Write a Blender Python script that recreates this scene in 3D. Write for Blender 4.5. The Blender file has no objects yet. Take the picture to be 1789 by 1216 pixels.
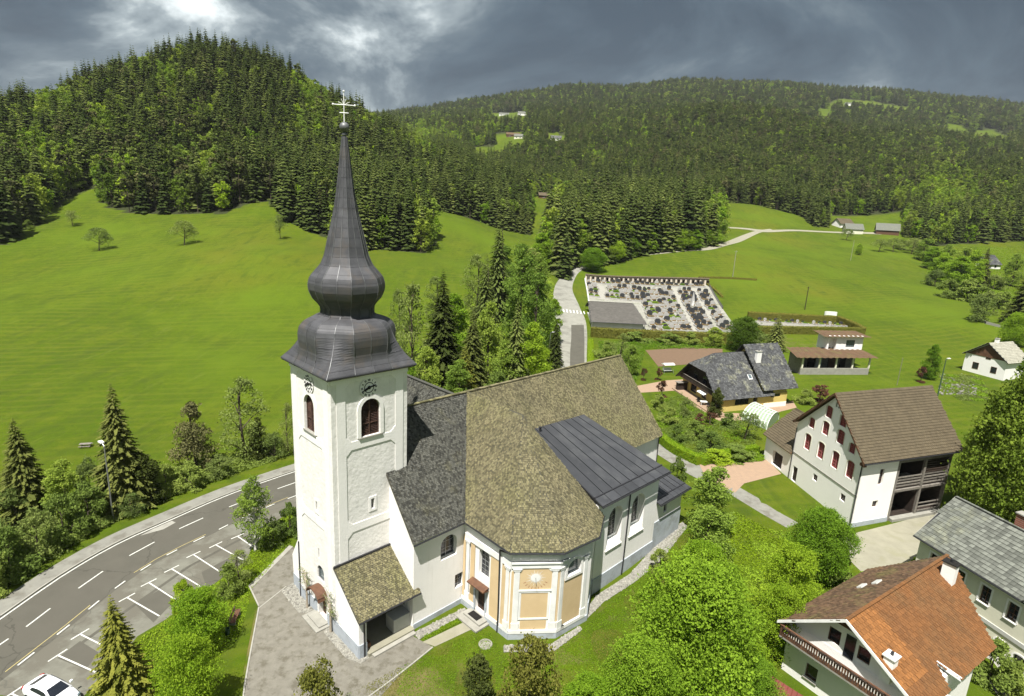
import bpy, bmesh, math, random
import numpy as np
from mathutils import Vector, Matrix
random.seed(7); RN = np.random.default_rng(11)
S = bpy.context.scene
COL = S.collection
R = math.radians

# ---------------------------------------------------------------- camera, sky, sun, exposure
CAMH = 38.0
TH, RH, FPX, IW, IH = R(13.64), R(2.87), 1012.0, 1789.0, 1216.0
CF = np.array([0, math.cos(TH), -math.sin(TH)]); CR0 = np.array([1, 0, 0.0]); CU0 = np.cross(CR0, CF)
CR = math.cos(RH) * CR0 + math.sin(RH) * CU0
CU = -math.sin(RH) * CR0 + math.cos(RH) * CU0
CO = np.array([0, 0, CAMH])
cam_data = bpy.data.cameras.new('camera'); cam = bpy.data.objects.new('camera', cam_data); COL.objects.link(cam)
cam_data.sensor_width = 36; cam_data.lens = 36 * FPX / IW; cam_data.clip_start = 0.5; cam_data.clip_end = 12000
M = Matrix(((CR[0], CU[0], -CF[0], 0), (CR[1], CU[1], -CF[1], 0), (CR[2], CU[2], -CF[2], CAMH), (0, 0, 0, 1)))
cam.matrix_world = M
S.camera = cam
SUN_AZ, SUN_EL = 73.4, 64.0      # azimuth in which the light travels, elevation
tr = Vector((math.cos(R(SUN_AZ)) * math.cos(R(SUN_EL)), math.sin(R(SUN_AZ)) * math.cos(R(SUN_EL)), -math.sin(R(SUN_EL))))
sd = bpy.data.lights.new('sun', 'SUN'); sd.energy = 5.0; sd.angle = R(0.53); sd.color = (1.0, 0.965, 0.90)
sun = bpy.data.objects.new('sun', sd); COL.objects.link(sun)
sun.rotation_euler = tr.to_track_quat('-Z', 'Y').to_euler()
S.view_settings.view_transform = 'Standard'; S.view_settings.look = 'None'
S.view_settings.exposure = 0.97; S.view_settings.gamma = 1.0; S.view_settings.use_curve_mapping = False
S.render.engine = 'CYCLES'
S.cycles.max_bounces = 5; S.cycles.diffuse_bounces = 3; S.cycles.glossy_bounces = 2
S.cycles.transparent_max_bounces = 4; S.cycles.transmission_bounces = 2
S.cycles.use_denoising = True

def ray(px, py):
    return CF + CR * ((px - IW / 2) / FPX) - CU * ((py - IH / 2) / FPX)
def W3(px, py, z=0.0):
    d = ray(px, py); t = (z - CAMH) / d[2]; return CO + d * t
def proj(p):
    v = np.asarray(p, float) - CO; zz = v @ CF
    return np.stack([IW / 2 + FPX * (v @ CR) / zz, IH / 2 - FPX * (v @ CU) / zz, zz], -1)

world = bpy.data.worlds.new('World'); S.world = world; world.use_nodes = True
nt = world.node_tree; nt.nodes.clear()
def N(t, ty, **k):
    n = t.nodes.new(ty)
    for a, b in k.items(): setattr(n, a, b)
    return n
def sky():
    L = nt.links.new
    out = N(nt, 'ShaderNodeOutputWorld')
    st = N(nt, 'ShaderNodeTexSky'); st.sky_type = 'NISHITA'; st.sun_disc = False
    st.sun_elevation = R(SUN_EL); st.sun_rotation = R(90 - (SUN_AZ + 180))
    b1 = N(nt, 'ShaderNodeBackground'); b1.inputs[1].default_value = 0.1; L(st.outputs[0], b1.inputs[0])
    tc = N(nt, 'ShaderNodeTexCoord')
    sp = N(nt, 'ShaderNodeSeparateXYZ'); L(tc.outputs['Generated'], sp.inputs[0])
    # project the direction on a cloud deck
    zc = N(nt, 'ShaderNodeMath', operation='MAXIMUM'); L(sp.outputs[2], zc.inputs[0]); zc.inputs[1].default_value = 0.0
    za = N(nt, 'ShaderNodeMath', operation='ADD'); L(zc.outputs[0], za.inputs[0]); za.inputs[1].default_value = 0.5
    dv = N(nt, 'ShaderNodeVectorMath', operation='DIVIDE'); L(tc.outputs['Generated'], dv.inputs[0])
    cb = N(nt, 'ShaderNodeCombineXYZ')
    for i in range(3): L(za.outputs[0], cb.inputs[i])
    L(cb.outputs[0], dv.inputs[1])
    n1 = N(nt, 'ShaderNodeTexNoise'); n1.inputs['Scale'].default_value = 2.1; n1.inputs['Detail'].default_value = 6; n1.inputs['Roughness'].default_value = .60; n1.inputs['Distortion'].default_value = .5
    L(dv.outputs[0], n1.inputs['Vector'])
    acc = None
    def lobe(px, py, pw, amp, d=None):
        nonlocal acc
        d = ray(px, py) if d is None else np.array(d); d = d / np.linalg.norm(d)
        dt = N(nt, 'ShaderNodeVectorMath', operation='DOT_PRODUCT'); L(tc.outputs['Generated'], dt.inputs[0]); dt.inputs[1].default_value = d
        mx = N(nt, 'ShaderNodeMath', operation='MAXIMUM'); L(dt.outputs['Value'], mx.inputs[0]); mx.inputs[1].default_value = 0
        p = N(nt, 'ShaderNodeMath', operation='POWER'); L(mx.outputs[0], p.inputs[0]); p.inputs[1].default_value = pw
        m = N(nt, 'ShaderNodeMath', operation='MULTIPLY_ADD'); L(p.outputs[0], m.inputs[0]); m.inputs[1].default_value = amp
        if acc is None:
            am = N(nt, 'ShaderNodeMath', operation='MULTIPLY_ADD'); L(n1.outputs[0], am.inputs[0]); am.inputs[1].default_value = 1.75; am.inputs[2].default_value = -.385; L(am.outputs[0], m.inputs[2])
        else: L(acc.outputs[0], m.inputs[2])
        acc = m
    lobe(240, -5, 350, .13); lobe(335, 15, 1800, .10); lobe(180, 40, 900, .06); lobe(700, 165, 700, .14); lobe(800, 90, 300, .12); lobe(960, 40, 300, .07)
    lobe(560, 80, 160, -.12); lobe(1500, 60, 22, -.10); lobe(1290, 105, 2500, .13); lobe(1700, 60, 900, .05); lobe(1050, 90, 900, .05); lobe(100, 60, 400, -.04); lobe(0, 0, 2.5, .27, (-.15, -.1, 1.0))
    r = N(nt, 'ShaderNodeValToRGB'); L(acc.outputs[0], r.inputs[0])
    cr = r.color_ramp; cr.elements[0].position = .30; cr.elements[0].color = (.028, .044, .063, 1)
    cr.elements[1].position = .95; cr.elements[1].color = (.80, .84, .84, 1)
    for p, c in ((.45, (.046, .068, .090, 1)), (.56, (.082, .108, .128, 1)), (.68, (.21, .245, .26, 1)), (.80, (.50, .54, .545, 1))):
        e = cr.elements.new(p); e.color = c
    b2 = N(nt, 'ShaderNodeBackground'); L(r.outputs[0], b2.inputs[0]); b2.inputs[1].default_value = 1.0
    n2 = N(nt, 'ShaderNodeTexNoise'); n2.inputs['Scale'].default_value = .8; L(dv.outputs[0], n2.inputs['Vector'])
    mr = N(nt, 'ShaderNodeMapRange'); L(n2.outputs[0], mr.inputs[0])
    for i, v in ((1, .25), (2, .45), (3, .8), (4, .97)): mr.inputs[i].default_value = v
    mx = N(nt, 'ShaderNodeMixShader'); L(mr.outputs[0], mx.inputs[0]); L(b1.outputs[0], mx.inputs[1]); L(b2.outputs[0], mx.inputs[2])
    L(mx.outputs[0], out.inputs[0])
sky()

# ---------------------------------------------------------------- materials
MATS = {}
def pm(name, c1, c2=None, sc=1.0, rough=.85, bump=0.0, bsc=None, metal=0.0, var=0.0, c3=None, sc3=.15, t3=(.5, .62), spec=.3, streak=False, stretch=None, crack=False):
    """plain surface: two colours mixed by noise, a third in patches, per-piece variation from attribute v"""
    m = bpy.data.materials.new(name); MATS[name] = m; m.use_nodes = True; t = m.node_tree; b = t.nodes['Principled BSDF']; L = t.links.new
    b.inputs['Roughness'].default_value = rough; b.inputs['Metallic'].default_value = metal; b.inputs['Specular IOR Level'].default_value = spec
    tc = N(t, 'ShaderNodeTexCoord'); vec = tc.outputs['Object']
    if stretch:
        mp = N(t, 'ShaderNodeMapping'); L(vec, mp.inputs[0]); mp.inputs['Scale'].default_value = stretch; vec = mp.outputs[0]
    n = N(t, 'ShaderNodeTexNoise'); n.inputs['Scale'].default_value = sc; n.inputs['Detail'].default_value = 5; n.inputs['Roughness'].default_value = .6; L(vec, n.inputs['Vector'])
    rp = N(t, 'ShaderNodeMapRange'); L(n.outputs[0], rp.inputs[0]); rp.inputs[1].default_value = .35; rp.inputs[2].default_value = .65
    mx = N(t, 'ShaderNodeMix', data_type='RGBA'); L(rp.outputs[0], mx.inputs[0]); mx.inputs[6].default_value = (*c1, 1); mx.inputs[7].default_value = (*(c2 or [q * .85 for q in c1]), 1)
    col = mx.outputs[2]
    if c3:
        n3 = N(t, 'ShaderNodeTexNoise'); n3.inputs['Scale'].default_value = sc3; n3.inputs['Detail'].default_value = 7; n3.inputs['Roughness'].default_value = .65; L(vec, n3.inputs['Vector'])
        r3 = N(t, 'ShaderNodeMapRange'); L(n3.outputs[0], r3.inputs[0]); r3.inputs[1].default_value = t3[0]; r3.inputs[2].default_value = t3[1]
        m3 = N(t, 'ShaderNodeMix', data_type='RGBA'); L(r3.outputs[0], m3.inputs[0]); L(col, m3.inputs[6]); m3.inputs[7].default_value = (*c3, 1); col = m3.outputs[2]
    if streak:  # rain streaks and damp stains
        mp = N(t, 'ShaderNodeMapping'); L(tc.outputs['Object'], mp.inputs[0]); mp.inputs['Scale'].default_value = (1.6, 1.6, .10); ns = N(t, 'ShaderNodeTexNoise'); ns.inputs['Scale'].default_value = 1.3; ns.inputs['Detail'].default_value = 7; ns.inputs['Roughness'].default_value = .7; L(mp.outputs[0], ns.inputs['Vector'])
        rs = N(t, 'ShaderNodeMapRange'); L(ns.outputs[0], rs.inputs[0]); rs.inputs[1].default_value = .56; rs.inputs[2].default_value = .86; rs.inputs[4].default_value = .55
        ms = N(t, 'ShaderNodeMix', data_type='RGBA'); L(rs.outputs[0], ms.inputs[0]); L(col, ms.inputs[6]); ms.inputs[7].default_value = (c1[0] * .62, c1[1] * .61, c1[2] * .56, 1); col = ms.outputs[2]
    if crack:  # sealed cracks
        nw = N(t, 'ShaderNodeTexNoise'); nw.inputs['Scale'].default_value = .6; nw.inputs['Detail'].default_value = 4; L(tc.outputs['Object'], nw.inputs['Vector']); va = N(t, 'ShaderNodeVectorMath', operation='MULTIPLY_ADD'); L(nw.outputs['Color'], va.inputs[0]); va.inputs[1].default_value = (2.5, 2.5, 0); L(tc.outputs['Object'], va.inputs[2])
        vo = N(t, 'ShaderNodeTexVoronoi', feature='DISTANCE_TO_EDGE'); vo.inputs['Scale'].default_value = .13; L(va.outputs[0], vo.inputs['Vector']); rc = N(t, 'ShaderNodeMapRange'); L(vo.outputs['Distance'], rc.inputs[0]); rc.inputs[1].default_value = .004; rc.inputs[2].default_value = .010; rc.inputs[3].default_value = .6; rc.inputs[4].default_value = 0
        mc = N(t, 'ShaderNodeMix', data_type='RGBA'); L(rc.outputs[0], mc.inputs[0]); L(col, mc.inputs[6]); mc.inputs[7].default_value = (c1[0] * .5, c1[1] * .5, c1[2] * .5, 1); col = mc.outputs[2]
    if var:
        at = N(t, 'ShaderNodeAttribute', attribute_name='v')
        r2 = N(t, 'ShaderNodeMapRange'); L(at.outputs['Fac'], r2.inputs[0]); r2.inputs[3].default_value = 1 - var; r2.inputs[4].default_value = 1 + var
        hs = N(t, 'ShaderNodeHueSaturation'); L(r2.outputs[0], hs.inputs['Value']); L(col, hs.inputs['Color']); col = hs.outputs[0]
    L(col, b.inputs['Base Color'])
    if bump:
        nb = N(t, 'ShaderNodeTexNoise'); nb.inputs['Scale'].default_value = bsc or sc * 4; nb.inputs['Detail'].default_value = 4; L(tc.outputs['Object'], nb.inputs['Vector'])
        bp = N(t, 'ShaderNodeBump'); bp.inputs['Strength'].default_value = 1; bp.inputs['Distance'].default_value = bump; L(nb.outputs[0], bp.inputs['Height']); L(bp.outputs[0], b.inputs['Normal'])
    return m
def leafmat(name, c1, c2, trans=.35, rnd=.35):
    m = bpy.data.materials.new(name); MATS[name] = m; m.use_nodes = True; t = m.node_tree; t.nodes.clear(); L = t.links.new
    out = N(t, 'ShaderNodeOutputMaterial'); at = N(t, 'ShaderNodeAttribute', attribute_name='v'); oi = N(t, 'ShaderNodeObjectInfo')
    mx = N(t, 'ShaderNodeMix', data_type='RGBA'); L(at.outputs['Fac'], mx.inputs[0]); mx.inputs[6].default_value = (*c1, 1); mx.inputs[7].default_value = (*c2, 1)
    r = N(t, 'ShaderNodeMapRange'); L(oi.outputs['Random'], r.inputs[0]); r.inputs[3].default_value = 1 - rnd; r.inputs[4].default_value = 1 + rnd
    h = N(t, 'ShaderNodeMapRange'); L(oi.outputs['Random'], h.inputs[0]); h.inputs[3].default_value = .515; h.inputs[4].default_value = .485
    hs = N(t, 'ShaderNodeHueSaturation'); L(mx.outputs[2], hs.inputs['Color']); L(r.outputs[0], hs.inputs['Value']); L(h.outputs[0], hs.inputs['Hue'])
    d = N(t, 'ShaderNodeBsdfDiffuse'); tl = N(t, 'ShaderNodeBsdfTranslucent'); ms = N(t, 'ShaderNodeMixShader'); ms.inputs[0].default_value = trans
    L(hs.outputs[0], d.inputs[0]); L(hs.outputs[0], tl.inputs[0]); L(d.outputs[0], ms.inputs[1]); L(tl.outputs[0], ms.inputs[2]); L(ms.outputs[0], out.inputs[0])
    return m
pm('plaster_white', (.83, .805, .775), (.77, .75, .725), .25, .9, .012, 6, c3=(.70, .69, .66), sc3=.5, t3=(.6, .8), streak=True)
pm('plaster_rough', (.78, .755, .725), (.69, .67, .64), 1.2, .95, .034, 3.2, streak=True)
pm('plaster_bright', (.86, .84, .79), (.82, .80, .75), .4, .9, .008, 6, streak=False)
pm('plaster_shed', (.50, .50, .47), (.43, .43, .40), .6, .9, .01)
pm('plinth', (.40, .435, .47), (.34, .37, .41), .5, .9, .01, 8, c3=(.30, .32, .33), sc3=.9)
pm('ochre', (.60, .455, .265), (.55, .41, .235), .7, .9, .006)
pm('cream', (.70, .68, .55), (.62, .60, .48), .3, .9, .01, c3=(.55, .53, .42), sc3=.6, t3=(.55, .8), streak=True)
pm('yellow_wall', (.60, .47, .16), (.55, .42, .14), .6, .9)
pm('white_paint', (.78, .78, .76), rough=.5)
pm('road_paint', (0.578, 0.578, 0.531), (0.425, 0.425, 0.390), 4, .8)
pm('yellow_paint', (.45, .36, .12), (.3, .26, .14), 4, .8)
pm('louver_wood', (.085, .045, .03), (.045, .025, .02), 3, .8, var=.3)
pm('dark_wood', (.045, .03, .022), (.025, .018, .014), 2, .8, var=.3)
pm('brown_wood', (.13, .065, .035), (.08, .04, .025), 2, .75, var=.25)
pm('grey_wood', (.22, .20, .17), (.14, .125, .11), 3, .85, var=.3)
pm('glass', (.015, .018, .025), rough=.12, spec=.6)
pm('glass_pale', (.10, .13, .14), rough=.15, spec=.6)
pm('void', (.012, .011, .010), rough=.95)
pm('spire_metal', (.078, .078, .084), (.056, .056, .061), 1.1, .6, .006, 5, metal=.15, var=.14, c3=(.088, .078, .072), sc3=.45, t3=(.52, .66))
pm('seam_metal', (.16, .165, .165), (.10, .10, .105), 2, .5, metal=.4)
pm('sheet_metal', (.068, .070, .076), (.056, .058, .063), .7, .55, .004, 2, metal=.4, var=.14, c3=(.082, .084, .088), sc3=.5)
pm('gutter_metal', (.05, .05, .055), rough=.45, metal=.5)
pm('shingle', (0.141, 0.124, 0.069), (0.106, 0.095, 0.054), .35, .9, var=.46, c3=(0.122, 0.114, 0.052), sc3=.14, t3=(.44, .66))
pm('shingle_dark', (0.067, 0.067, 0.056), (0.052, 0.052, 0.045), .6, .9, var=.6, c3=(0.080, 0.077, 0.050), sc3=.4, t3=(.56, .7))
pm('shingle_core', (.07, .066, .05), rough=.95)
pm('slate_tile', (0.078, 0.080, 0.080), (0.053, 0.054, 0.056), .7, .7, var=.4, c3=(0.170, 0.170, 0.123), sc3=.55, t3=(.53, .66))
pm('brown_tile', (0.092, 0.073, 0.044), (0.080, 0.063, 0.038), .5, .85, var=.12)
pm('orange_tile', (0.162, 0.069, 0.022), (0.138, 0.061, 0.021), .5, .85, var=.16, c3=(0.120, 0.063, 0.025), sc3=.35, t3=(.45, .7))
pm('orange_tile_new', (0.218, 0.092, 0.027), (0.191, 0.082, 0.025), .6, .8, var=.2)
pm('moss_tile', (0.111, 0.065, 0.036), (0.085, 0.052, 0.030), .6, .9, var=.35, c3=(0.102, 0.086, 0.032), sc3=.5, t3=(.5, .68))
pm('grey_tile', (0.129, 0.134, 0.115), (0.101, 0.108, 0.090), .8, .85, var=.3, c3=(0.148, 0.152, 0.115), sc3=.8)
pm('red_metal', (.16, .045, .035), (.13, .04, .032), 1, .5, var=.1)
pm('brick', (.30, .10, .055), (.22, .075, .045), 3, .9, var=.3)
pm('shutter_red', (.26, .055, .045), (.20, .045, .04), 4, .75, var=.2)
pm('shutter_frame', (.30, .10, .10), rough=.8)
pm('road_pale', (0.246, 0.242, 0.208), (0.205, 0.201, 0.172), .5, .95, .01, 20, c3=(0.164, 0.160, 0.136), sc3=.2)
pm('asphalt', (0.087, 0.082, 0.066), (0.074, 0.070, 0.056), .5, .95, .01, 30, c3=(0.083, 0.077, 0.062), sc3=.16, t3=(.45, .7), crack=True)
pm('asphalt_old', (0.156, 0.153, 0.125), (0.127, 0.123, 0.101), .8, .95, .01, 20, c3=(0.107, 0.100, 0.080), sc3=.22, t3=(.46, .54), crack=True)
pm('pavement', (0.208, 0.204, 0.176), (0.174, 0.170, 0.148), .9, .95, .01, 20, c3=(0.136, 0.129, 0.107), sc3=.5)
pm('plaza', (0.174, 0.163, 0.135), (0.140, 0.130, 0.107), 1.6, .95, .02, 20, c3=(0.102, 0.093, 0.070), sc3=1.1, t3=(.50, .64))
pm('concrete', (0.289, 0.281, 0.246), (0.238, 0.230, 0.201), 1.2, .9, .01)
pm('kerb_stone', (.31, .30, .26), (.25, .24, .21), 1.5, .9)
pm('cemetery_gravel', (.30, .29, .25), (.20, .20, .17), 1.2, .95, .03, 8, c3=(.13, .15, .06), sc3=.35, t3=(.56, .7))
pm('gravel', (0.272, 0.264, 0.228), (0.176, 0.168, 0.144), 5, .95, .04, 14)
pm('stone', (0.264, 0.252, 0.220), (0.192, 0.184, 0.160), 2, .9, var=.35)
pm('gravel_road', (0.254, 0.242, 0.182), (0.213, 0.201, 0.152), .7, .95, .02, 12, c3=(0.221, 0.213, 0.137), sc3=.35, t3=(.52, .7))
pm('pavers', (0.302, 0.209, 0.140), (0.266, 0.187, 0.130), 1.5, .9)
pm('soil', (.15, .095, .06), (.12, .08, .05), 1.3, .95, .03)
pm('grave_dark', (.05, .052, .055), rough=.25, var=.5)
pm('grave_pale', (.38, .37, .35), rough=.5, var=.25)
pm('pale_tile', (.30, .29, .235), (.26, .25, .20), .6, .85, var=.12)
pm('mortuary_tile', (.118, .110, .098), (.10, .093, .083), .5, .85, var=.12)
pm('cem_wall', (.60, .53, .43), (.54, .47, .38), .5, .9)
pm('flowers', (.18, .05, .05), (.10, .14, .03), 8, .9)
pm('car_paint', (.80, .80, .82), (.80, .80, .82), rough=.22, spec=.6)
pm('rubber', (.015, .015, .015), rough=.8)
pm('steel', (.35, .36, .36), rough=.35, metal=.7)
pm('lamp_green', (.045, .085, .05), rough=.6)
pm('red_lens', (.35, .02, .02), rough=.2)
pm('bark', (.09, .07, .05), (.055, .043, .032), 3, .95, .02)
pm('birch_bark', (.5, .49, .45), (.25, .24, .22), 4, .9)
pm('dead_bark', (.36, .31, .24), (.26, .22, .17), 4, .9)
pm('copper', (.10, .045, .035), rough=.6)
pm('poly_sheet', (.22, .29, .19), (.28, .33, .25), 2, .35)
leafmat('needles', (0.042, 0.056, 0.014), (0.1, 0.118, 0.03), .15, .4)
leafmat('needles_olive', (0.068, 0.09, 0.024), (0.132, 0.165, 0.042), .15, .35)
leafmat('needles_yellow', (0.075, 0.095, 0.016), (0.21, 0.22, 0.04), .25, .2)
leafmat('needles_brown', (0.078, 0.082, 0.034), (0.14, 0.145, 0.056), .15, .35)
leafmat('leaves_mute', (.150, .210, .044), (.250, .325, .072), .4, .3)
leafmat('leaves_airy', (0.169, 0.254, 0.039), (0.293, 0.390, 0.068), .45, .2)
leafmat('leaves', (0.144, 0.245, 0.019), (0.282, 0.420, 0.039), .4, .28)
leafmat('leaves_bright', (0.169, 0.285, 0.019), (0.302, 0.429, 0.035), .45, .2)
leafmat('leaves_dark', (0.073, 0.127, 0.016), (0.150, 0.219, 0.030), .35, .28)
leafmat('leaves_pale', (0.149, 0.196, 0.050), (0.242, 0.297, 0.083), .4, .25)
leafmat('leaves_red', (0.085, 0.045, 0.03), (0.15, 0.08, 0.045), .3, .2)
leafmat('needles_mid', (0.066, 0.095, 0.022), (0.13, 0.17, 0.04), .25, .3)
leafmat('needles_far', (0.046, 0.065, 0.017), (0.095, 0.123, 0.032), .25, .35)
leafmat('leaves_far', (0.137, 0.197, 0.024), (0.235, 0.311, 0.046), .35, .28)
leafmat('hedge_leaves', (0.130, 0.220, 0.012), (0.210, 0.310, 0.020), .35, .1)
leafmat('hedge_brown', (0.145, 0.145, 0.03), (0.215, 0.205, 0.045), .3, .1)

# ---------------------------------------------------------------- mesh helpers
A = lambda *q: np.array(q, float)
EZ = A(0, 0, 1)
ORG = {}
def props(o, label=None, cat=None, group=None, kind=None):
    if label: o['label'] = label
    if cat: o['category'] = cat
    if group: o['group'] = group
    if kind: o['kind'] = kind
    return o
def thing(name, loc, label, cat, group=None, kind=None, rz=0):
    o = bpy.data.objects.new(name, None); COL.objects.link(o); o.location = loc; o.rotation_euler = (0, 0, rz)
    o.empty_display_size = .3
    ORG[o.name] = A(*loc); return props(o, label, cat, group, kind)
def norm(v): v = np.asarray(v, float); return v / np.linalg.norm(v)
class MB:
    def __init__(s): s.V = []; s.F = []; s.M = []; s.A = []
    def poly(s, pts, m=0, a=.5):
        i = len(s.V); s.V += [tuple(p) for p in pts]; s.F.append(tuple(range(i, i + len(pts)))); s.M.append(m); s.A.append(a); return s
    def mesh(s, vs, fs, m=0, a=.5):
        i = len(s.V); s.V += [tuple(p) for p in vs]
        for f in fs: s.F.append(tuple(i + k for k in f)); s.M.append(m); s.A.append(a)
        return s
    def box(s, o, a1, a2, a3, m=0, a=.5):
        o, a1, a2, a3 = map(lambda q: np.asarray(q, float), (o, a1, a2, a3))
        v = [o, o + a1, o + a1 + a2, o + a2, o + a3, o + a1 + a3, o + a1 + a2 + a3, o + a2 + a3]
        if np.dot(np.cross(a1, a2), a3) > 0: f = [(3, 2, 1, 0), (4, 5, 6, 7), (0, 1, 5, 4), (1, 2, 6, 5), (2, 3, 7, 6), (3, 0, 4, 7)]
        else: f = [(0, 1, 2, 3), (7, 6, 5, 4), (4, 5, 1, 0), (5, 6, 2, 1), (6, 7, 3, 2), (7, 4, 0, 3)]
        return s.mesh(v, f, m, a)
    def bx(s, x0, x1, y0, y1, z0, z1, m=0, a=.5): return s.box((x0, y0, z0), (x1 - x0, 0, 0), (0, y1 - y0, 0), (0, 0, z1 - z0), m, a)
    def prism(s, pts, d, m=0, a=.5):
        pts = [np.asarray(p, float) for p in pts]; d = np.asarray(d, float); n = len(pts); nn = sum((np.cross(pts[i], pts[(i + 1) % n]) for i in range(n)), A(0, 0, 0))
        if nn @ d > 0: pts = pts[::-1]
        v = pts + [p + d for p in pts]
        f = [tuple(range(n)), tuple(range(2 * n - 1, n - 1, -1))] + [((i + 1) % n, i, n + i, n + (i + 1) % n) for i in range(n)]
        return s.mesh(v, f, m, a)
    def tube(s, p0, p1, r0, r1=None, n=8, m=0, a=.5, cap=True):
        p0 = np.asarray(p0, float); p1 = np.asarray(p1, float); r1 = r0 if r1 is None else r1
        w = norm(p1 - p0); u = norm(np.cross(w, A(0, 0, 1) if abs(w[2]) < .9 else A(1, 0, 0))); v = np.cross(w, u)
        an = [2 * math.pi * k / n for k in range(n)]
        vs = [p0 + (u * math.cos(t) + v * math.sin(t)) * r0 for t in an] + [p1 + (u * math.cos(t) + v * math.sin(t)) * r1 for t in an]
        f = [(k, (k + 1) % n, n + (k + 1) % n, n + k) for k in range(n)]
        if cap: f += [tuple(range(n - 1, -1, -1)), tuple(range(n, 2 * n))]
        return s.mesh(vs, f, m, a)
    def lathe(s, c, prof, n=16, m=0, a=.5):
        c = np.asarray(c, float); vs = []
        for r, z in prof: vs += [c + A(r * math.cos(2 * math.pi * k / n), r * math.sin(2 * math.pi * k / n), z) for k in range(n)]
        f = [(j * n + k, j * n + (k + 1) % n, (j + 1) * n + (k + 1) % n, (j + 1) * n + k) for j in range(len(prof) - 1) for k in range(n)]
        return s.mesh(vs, f, m, a)
    def sphere(s, c, r, n=12, m=0, sz=1):
        return s.lathe(c, [(r * math.sin(math.pi * k / n), -r * sz * math.cos(math.pi * k / n)) for k in range(n + 1)], n, m)
    def build(s, name, mats, parent=None, smooth=False, origin=None, **k):
        if isinstance(mats, str): mats = [mats]
        o0 = ORG.get(parent.name, A(0, 0, 0)) if parent is not None else (A(*origin) if origin is not None else A(0, 0, 0))
        me = bpy.data.meshes.new(name)
        V = np.array(s.V, float).reshape(-1, 3) - o0
        me.from_pydata(V.tolist(), [], s.F)
        for m in mats: me.materials.append(MATS[m])
        if len(mats) > 1: me.polygons.foreach_set('material_index', s.M)
        at = me.attributes.new('v', 'FLOAT', 'FACE'); at.data.foreach_set('value', np.array(s.A, np.float32))
        if smooth: me.polygons.foreach_set('use_smooth', [True] * len(me.polygons))
        me.update()
        o = bpy.data.objects.new(name, me); COL.objects.link(o)
        ORG[o.name] = o0
        if parent is not None: o.parent = parent
        elif origin is not None: o.location = origin
        return props(o, **k)
def piece(name, me, parent, loc, e1=(1, 0, 0), e2=(0, 1, 0), e3=(0, 0, 1)):
    o = bpy.data.objects.new(name, me); COL.objects.link(o); o.parent = parent
    l = np.asarray(loc, float) - ORG[parent.name]
    o.matrix_local = Matrix(((e1[0], e2[0], e3[0], l[0]), (e1[1], e2[1], e3[1], l[1]), (e1[2], e2[2], e3[2], l[2]), (0, 0, 0, 1)))
    ORG[o.name] = ORG[parent.name]
    return o
def copy_thing(src, loc, rz=0, sc=(1, 1, 1), label=None, group=None):
    r = src.copy(); COL.objects.link(r); r.location = loc; r.rotation_euler = (0, 0, rz); r.scale = sc
    if label: r['label'] = label
    if group: r['group'] = group
    for ch in src.children:
        c = ch.copy(); COL.objects.link(c); c.parent = r
        for g in ch.children:
            d = g.copy(); COL.objects.link(d); d.parent = c
    return r
def cut(o, cutter):
    """subtract the closed solids of a MB (world coordinates) from a mesh object"""
    me = bpy.data.meshes.new('t'); me.from_pydata((np.array(cutter.V) - ORG[o.name]).tolist(), [], cutter.F)
    bm = bmesh.new(); bm.from_mesh(me); bmesh.ops.recalc_face_normals(bm, faces=bm.faces); bm.to_mesh(me); bm.free()
    for m in o.data.materials: me.materials.append(m)
    c = bpy.data.objects.new('t', me); COL.objects.link(c); c.parent = o.parent
    md = o.modifiers.new('b', 'BOOLEAN'); md.object = c; md.operation = 'DIFFERENCE'; md.solver = 'EXACT'; md.use_self = True
    dg = bpy.context.evaluated_depsgraph_get(); dg.update()
    new = bpy.data.meshes.new_from_object(o.evaluated_get(dg)); o.modifiers.clear(); old = o.data; o.data = new; new.name = old.name
    bpy.data.objects.remove(c)
def pip(x, y, poly):
    x = np.asarray(x, float); y = np.asarray(y, float); r = np.zeros(x.shape, bool); n = len(poly)
    for i in range(n):
        x1, y1 = poly[i]; x2, y2 = poly[(i + 1) % n]
        if y1 == y2: continue
        c = ((y1 > y) != (y2 > y)) & (x < (x2 - x1) * (y - y1) / (y2 - y1) + x1); r ^= c
    return r
class Fr:
    """local frame on the ground: u along e1, v along e2"""
    def __init__(s, c, y1, y2=None):
        y2 = y1 + 90 if y2 is None else y2
        s.c = A(*(list(c) + [0] * (3 - len(c)))); s.e1 = A(math.cos(R(y1)), math.sin(R(y1)), 0); s.e2 = A(math.cos(R(y2)), math.sin(R(y2)), 0)
    def __call__(s, u, v, z=0): return s.c + s.e1 * u + s.e2 * v + EZ * z
def outline(w, h, arch=0, n=8):
    if not arch: return [(-w / 2, 0), (w / 2, 0), (w / 2, h), (-w / 2, h)]
    pts = [(-w / 2, 0), (w / 2, 0)]; k = arch * w / 2
    return pts + [(w / 2 * math.cos(math.pi * i / n), h - k + k * math.sin(math.pi * i / n)) for i in range(n + 1)]
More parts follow.
